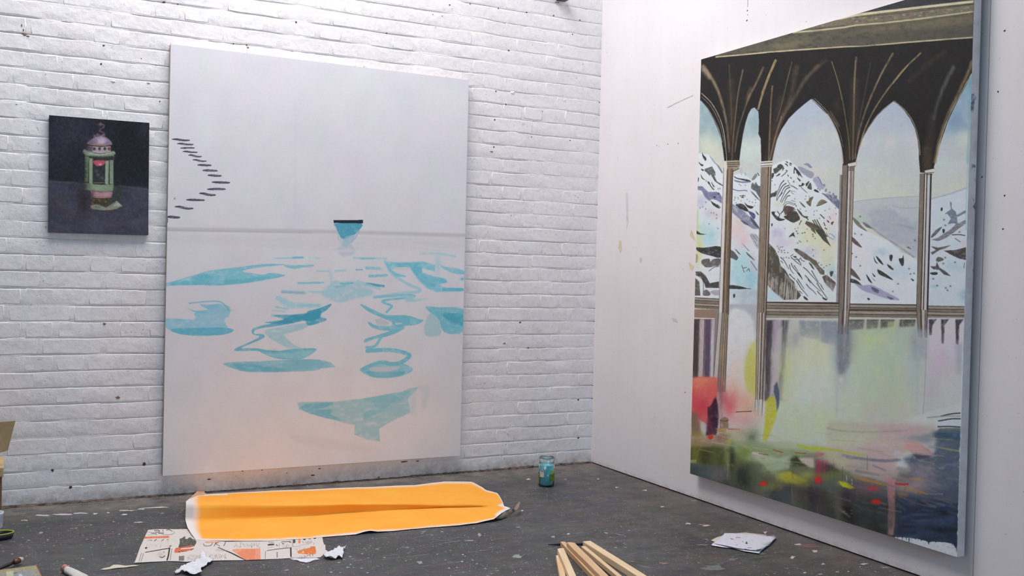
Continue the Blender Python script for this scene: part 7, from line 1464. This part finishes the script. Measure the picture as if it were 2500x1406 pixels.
# ---------------------------------------------------------------- paint splats on the concrete
MS = {k_: plain('dried paint '+k_, lin(*c), .6, 0, 60, .15) for k_, c in {'white': (200, 200, 200), 'grey': (150, 156, 158), 'pink': (150, 116, 110), 'dull': (112, 116, 112), 'red': (128, 94, 88), 'green': (120, 128, 92), 'cream': (206, 192, 178), 'blue': (140, 166, 176)}.items()}
def splat(x, y, w, h, mat, seed, n_=11):
    rr = random.Random(seed); P = []
    for i in range(n_):
        a = 2*math.pi*i/n_; g = rr.uniform(.35, 1.15); P.append((x+w*g*math.cos(a), y+h*g*math.sin(a)))
    smear(P, mat, 'paint_splat', floor, onZ, .0005)
sp = [(150, 1256, 26, 2.5, 'white'), (105, 1258, 22, 2.5, 'white'), (195, 1253, 18, 2.2, 'white'), (232, 1254, 8, 2.5, 'white'), (265, 1252, 5, 1.8, 'white'), (303, 1256, 9, 1.6, 'white'), (305, 1246, 18, 1.6, 'cream'), (345, 1243, 16, 2, 'white'), (395, 1238, 16, 1.8, 'cream'), (340, 1275, 12, 1.6, 'white'), (396, 1253, 6, 1.5, 'grey'),
      (1262, 1358, 17, 5, 'grey'), (1128, 1371, 4, 1.6, 'white'), (1170, 1305, 7, 5, 'grey'), (1025, 1373, 10, 4, 'grey'), (1148, 1320, 16, 1.6, 'grey'), (1388, 1303, 5, 2.4, 'white'), (1350, 1310, 5, 3.5, 'grey'), (1503, 1337, 5, 2, 'grey'), (1527, 1336, 4, 1.2, 'grey'), (1480, 1301, 5, 2, 'grey'), (1536, 1295, 3, 1.2, 'cream'),
      (1505, 1190, 5, 1.8, 'white'), (1460, 1169, 3.5, 1.6, 'white'), (1616, 1237, 6, 1.6, 'white'), (1680, 1278, 8, 2.4, 'white'), (1725, 1283, 10, 2.6, 'cream'), (1712, 1281, 12, 2.6, 'pink'), (1575, 1197, 10, 2, 'cream'), (1694, 1222, 11, 4, 'green'), (1720, 1284, 6, 2, 'cream'), (1868, 1300, 7, 3.5, 'white'), (1935, 1361, 8, 4, 'cream'), (1949, 1329, 9, 2.6, 'white'), (1990, 1345, 8, 3.6, 'cream'), (1975, 1333, 34, 5, 'red'),
      (1740, 1385, 34, 7, 'dull'), (1790, 1365, 14, 4, 'dull'), (1715, 1330, 20, 3, 'dull'), (1965, 1398, 6, 2.5, 'cream'), (2010, 1377, 6, 2, 'white'), (2110, 1377, 12, 2.2, 'white'), (2165, 1385, 14, 2.6, 'grey'), (2045, 1396, 6, 1.6, 'cream'), (2070, 1395, 4, 1.5, 'white'), (2002, 1402, 12, 3, 'grey'), (1620, 1375, 14, 3, 'pink'), (1660, 1350, 6, 1.5, 'green'), (1290, 1170, 8, 2, 'cream'), (1380, 1170, 6, 1.4, 'grey'),
      (1294, 1171, 7, 2, 'pink'), (1275, 1247, 4, 1.6, 'white'), (1266, 1287, 7, 1.5, 'blue'), (850, 1385, 6, 1.6, 'grey'), (920, 1340, 5, 1.4, 'grey'), (700, 1392, 8, 1.6, 'grey'), (100, 1300, 5, 4, 'grey'), (203, 1364, 6, 1.6, 'grey'), (116, 1318, 5, 1.2, 'grey'), (60, 1270, 10, 1.6, 'cream'), (1560, 1235, 4, 1.4, 'pink'), (1640, 1262, 5, 1.6, 'green'), (1860, 1352, 10, 2, 'green')]
for i, (x, y, w, h, m0) in enumerate(sp): splat(x, y, w, h, MS[m0], i)
def scratch(c, x0, y0, x1, y1, w, m0, seed):
    (ax, ay), (bx_, by) = q(c, x0, y0, x1, y1); rr = random.Random(seed); n_ = 7; up, dn = [], []
    for i in range(n_+1):
        t_ = i/n_; x, y = ax+(bx_-ax)*t_, ay+(by-ay)*t_+rr.uniform(-.5, .5); h_ = w*(.25+.75*math.sin(math.pi*min(.95, max(.05, t_))))*rr.uniform(.5, 1.1)/2
        up.append(onZ(x, y-h_, .0006)); dn.append(onZ(x, y+h_, .0006))
    V = up+dn; F = [(i, i+1, n_+2+i, n_+1+i) for i in range(n_)]
    obj('paint_scratch', mesh('paint_scratch', V, F), MS[m0], floor)
for i, a_ in enumerate([('W', 140, 100, 360, 40, 1.3, 'dull'), ('W', 500, 45, 650, 12, 1.2, 'dull'), ('W', 900, 120, 1320, 85, 1.0, 'green'), ('W', 1330, 95, 1600, 190, 1.6, 'dull'), ('W', 1600, 200, 1860, 250, 1.6, 'grey'), ('W', 1650, 385, 1830, 340, 1.4, 'dull'), ('W', 600, 290, 870, 380, 1.0, 'dull'), ('W', 1880, 795, 2120, 825, 1.3, 'grey'), ('W', 2120, 825, 2400, 865, 1.1, 'dull'),
        ('W', 2100, 880, 2420, 960, 1.5, 'grey'), ('W', 550, 215, 650, 235, 1.6, 'grey'), ('W', 2060, 180, 2130, 110, 1.2, 'dull'), ('U', 1790, 605, 1960, 612, 1.3, 'dull'), ('U', 2180, 842, 2255, 800, 1.8, 'dull'), ('U', 2120, 605, 2145, 570, 1.8, 'dull'), ('U', 1760, 505, 1830, 495, 1.0, 'dull'), ('U', 2320, 360, 2450, 340, 1.0, 'dull'), ('G', 20, 655, 120, 700, 1.6, 'dull'), ('G', 300, 800, 420, 880, 1.4, 'dull'),
        ('Z', 320, 1010, 400, 985, 1.2, 'dull'), ('Z', 700, 990, 790, 975, 1.2, 'dull'), ('Z', 1130, 955, 1215, 948, 1.8, 'white'), ('Z', 260, 1130, 330, 1120, 1.0, 'dull'), ('Z', 1010, 855, 1160, 850, 2.0, 'white'), ('Z', 1180, 835, 1430, 822, 2.2, 'white'), ('X', 0, 430, 130, 480, 1.6, 'blue'), ('X', 100, 300, 300, 230, 2.2, 'green')]): scratch(*a_, i)
# chips of plaster and grit lying on the floor
GR = []
for i in range(4):
    bm = bmesh.new(); bmesh.ops.create_icosphere(bm, subdivisions=1, radius=1); rr = random.Random(i)
    for v in bm.verts: v.co = Vector((v.co.x*rr.uniform(.6, 1.4), v.co.y*rr.uniform(.5, 1.1), (v.co.z+.8)*rr.uniform(.25, .5)))
    me = bpy.data.meshes.new('plaster_crumb'); bm.to_mesh(me); bm.free(); me.materials.append(MS['cream'] if i % 2 else MS['white']); GR.append(me)
rr = random.Random(9)
for i in range(46):
    if i < 24: p = (rr.uniform(-3.0, -.1), -.02-abs(rr.gauss(0, .05)), 0)
    elif i < 38: p = (-.02-abs(rr.gauss(0, .08)), rr.uniform(-2.4, -.1), 0)
    else: p = (rr.uniform(-2.4, -.1), rr.uniform(-1.6, -.3), 0)
    o = bpy.data.objects.new('plaster_crumb', GR[i % 4]); link(o, floor); o.location = p; s_ = rr.uniform(.0015, .0045); o.scale = (s_, s_, s_); o.rotation_euler = (0, 0, rr.uniform(0, 6))
bpy.context.view_layer.update()
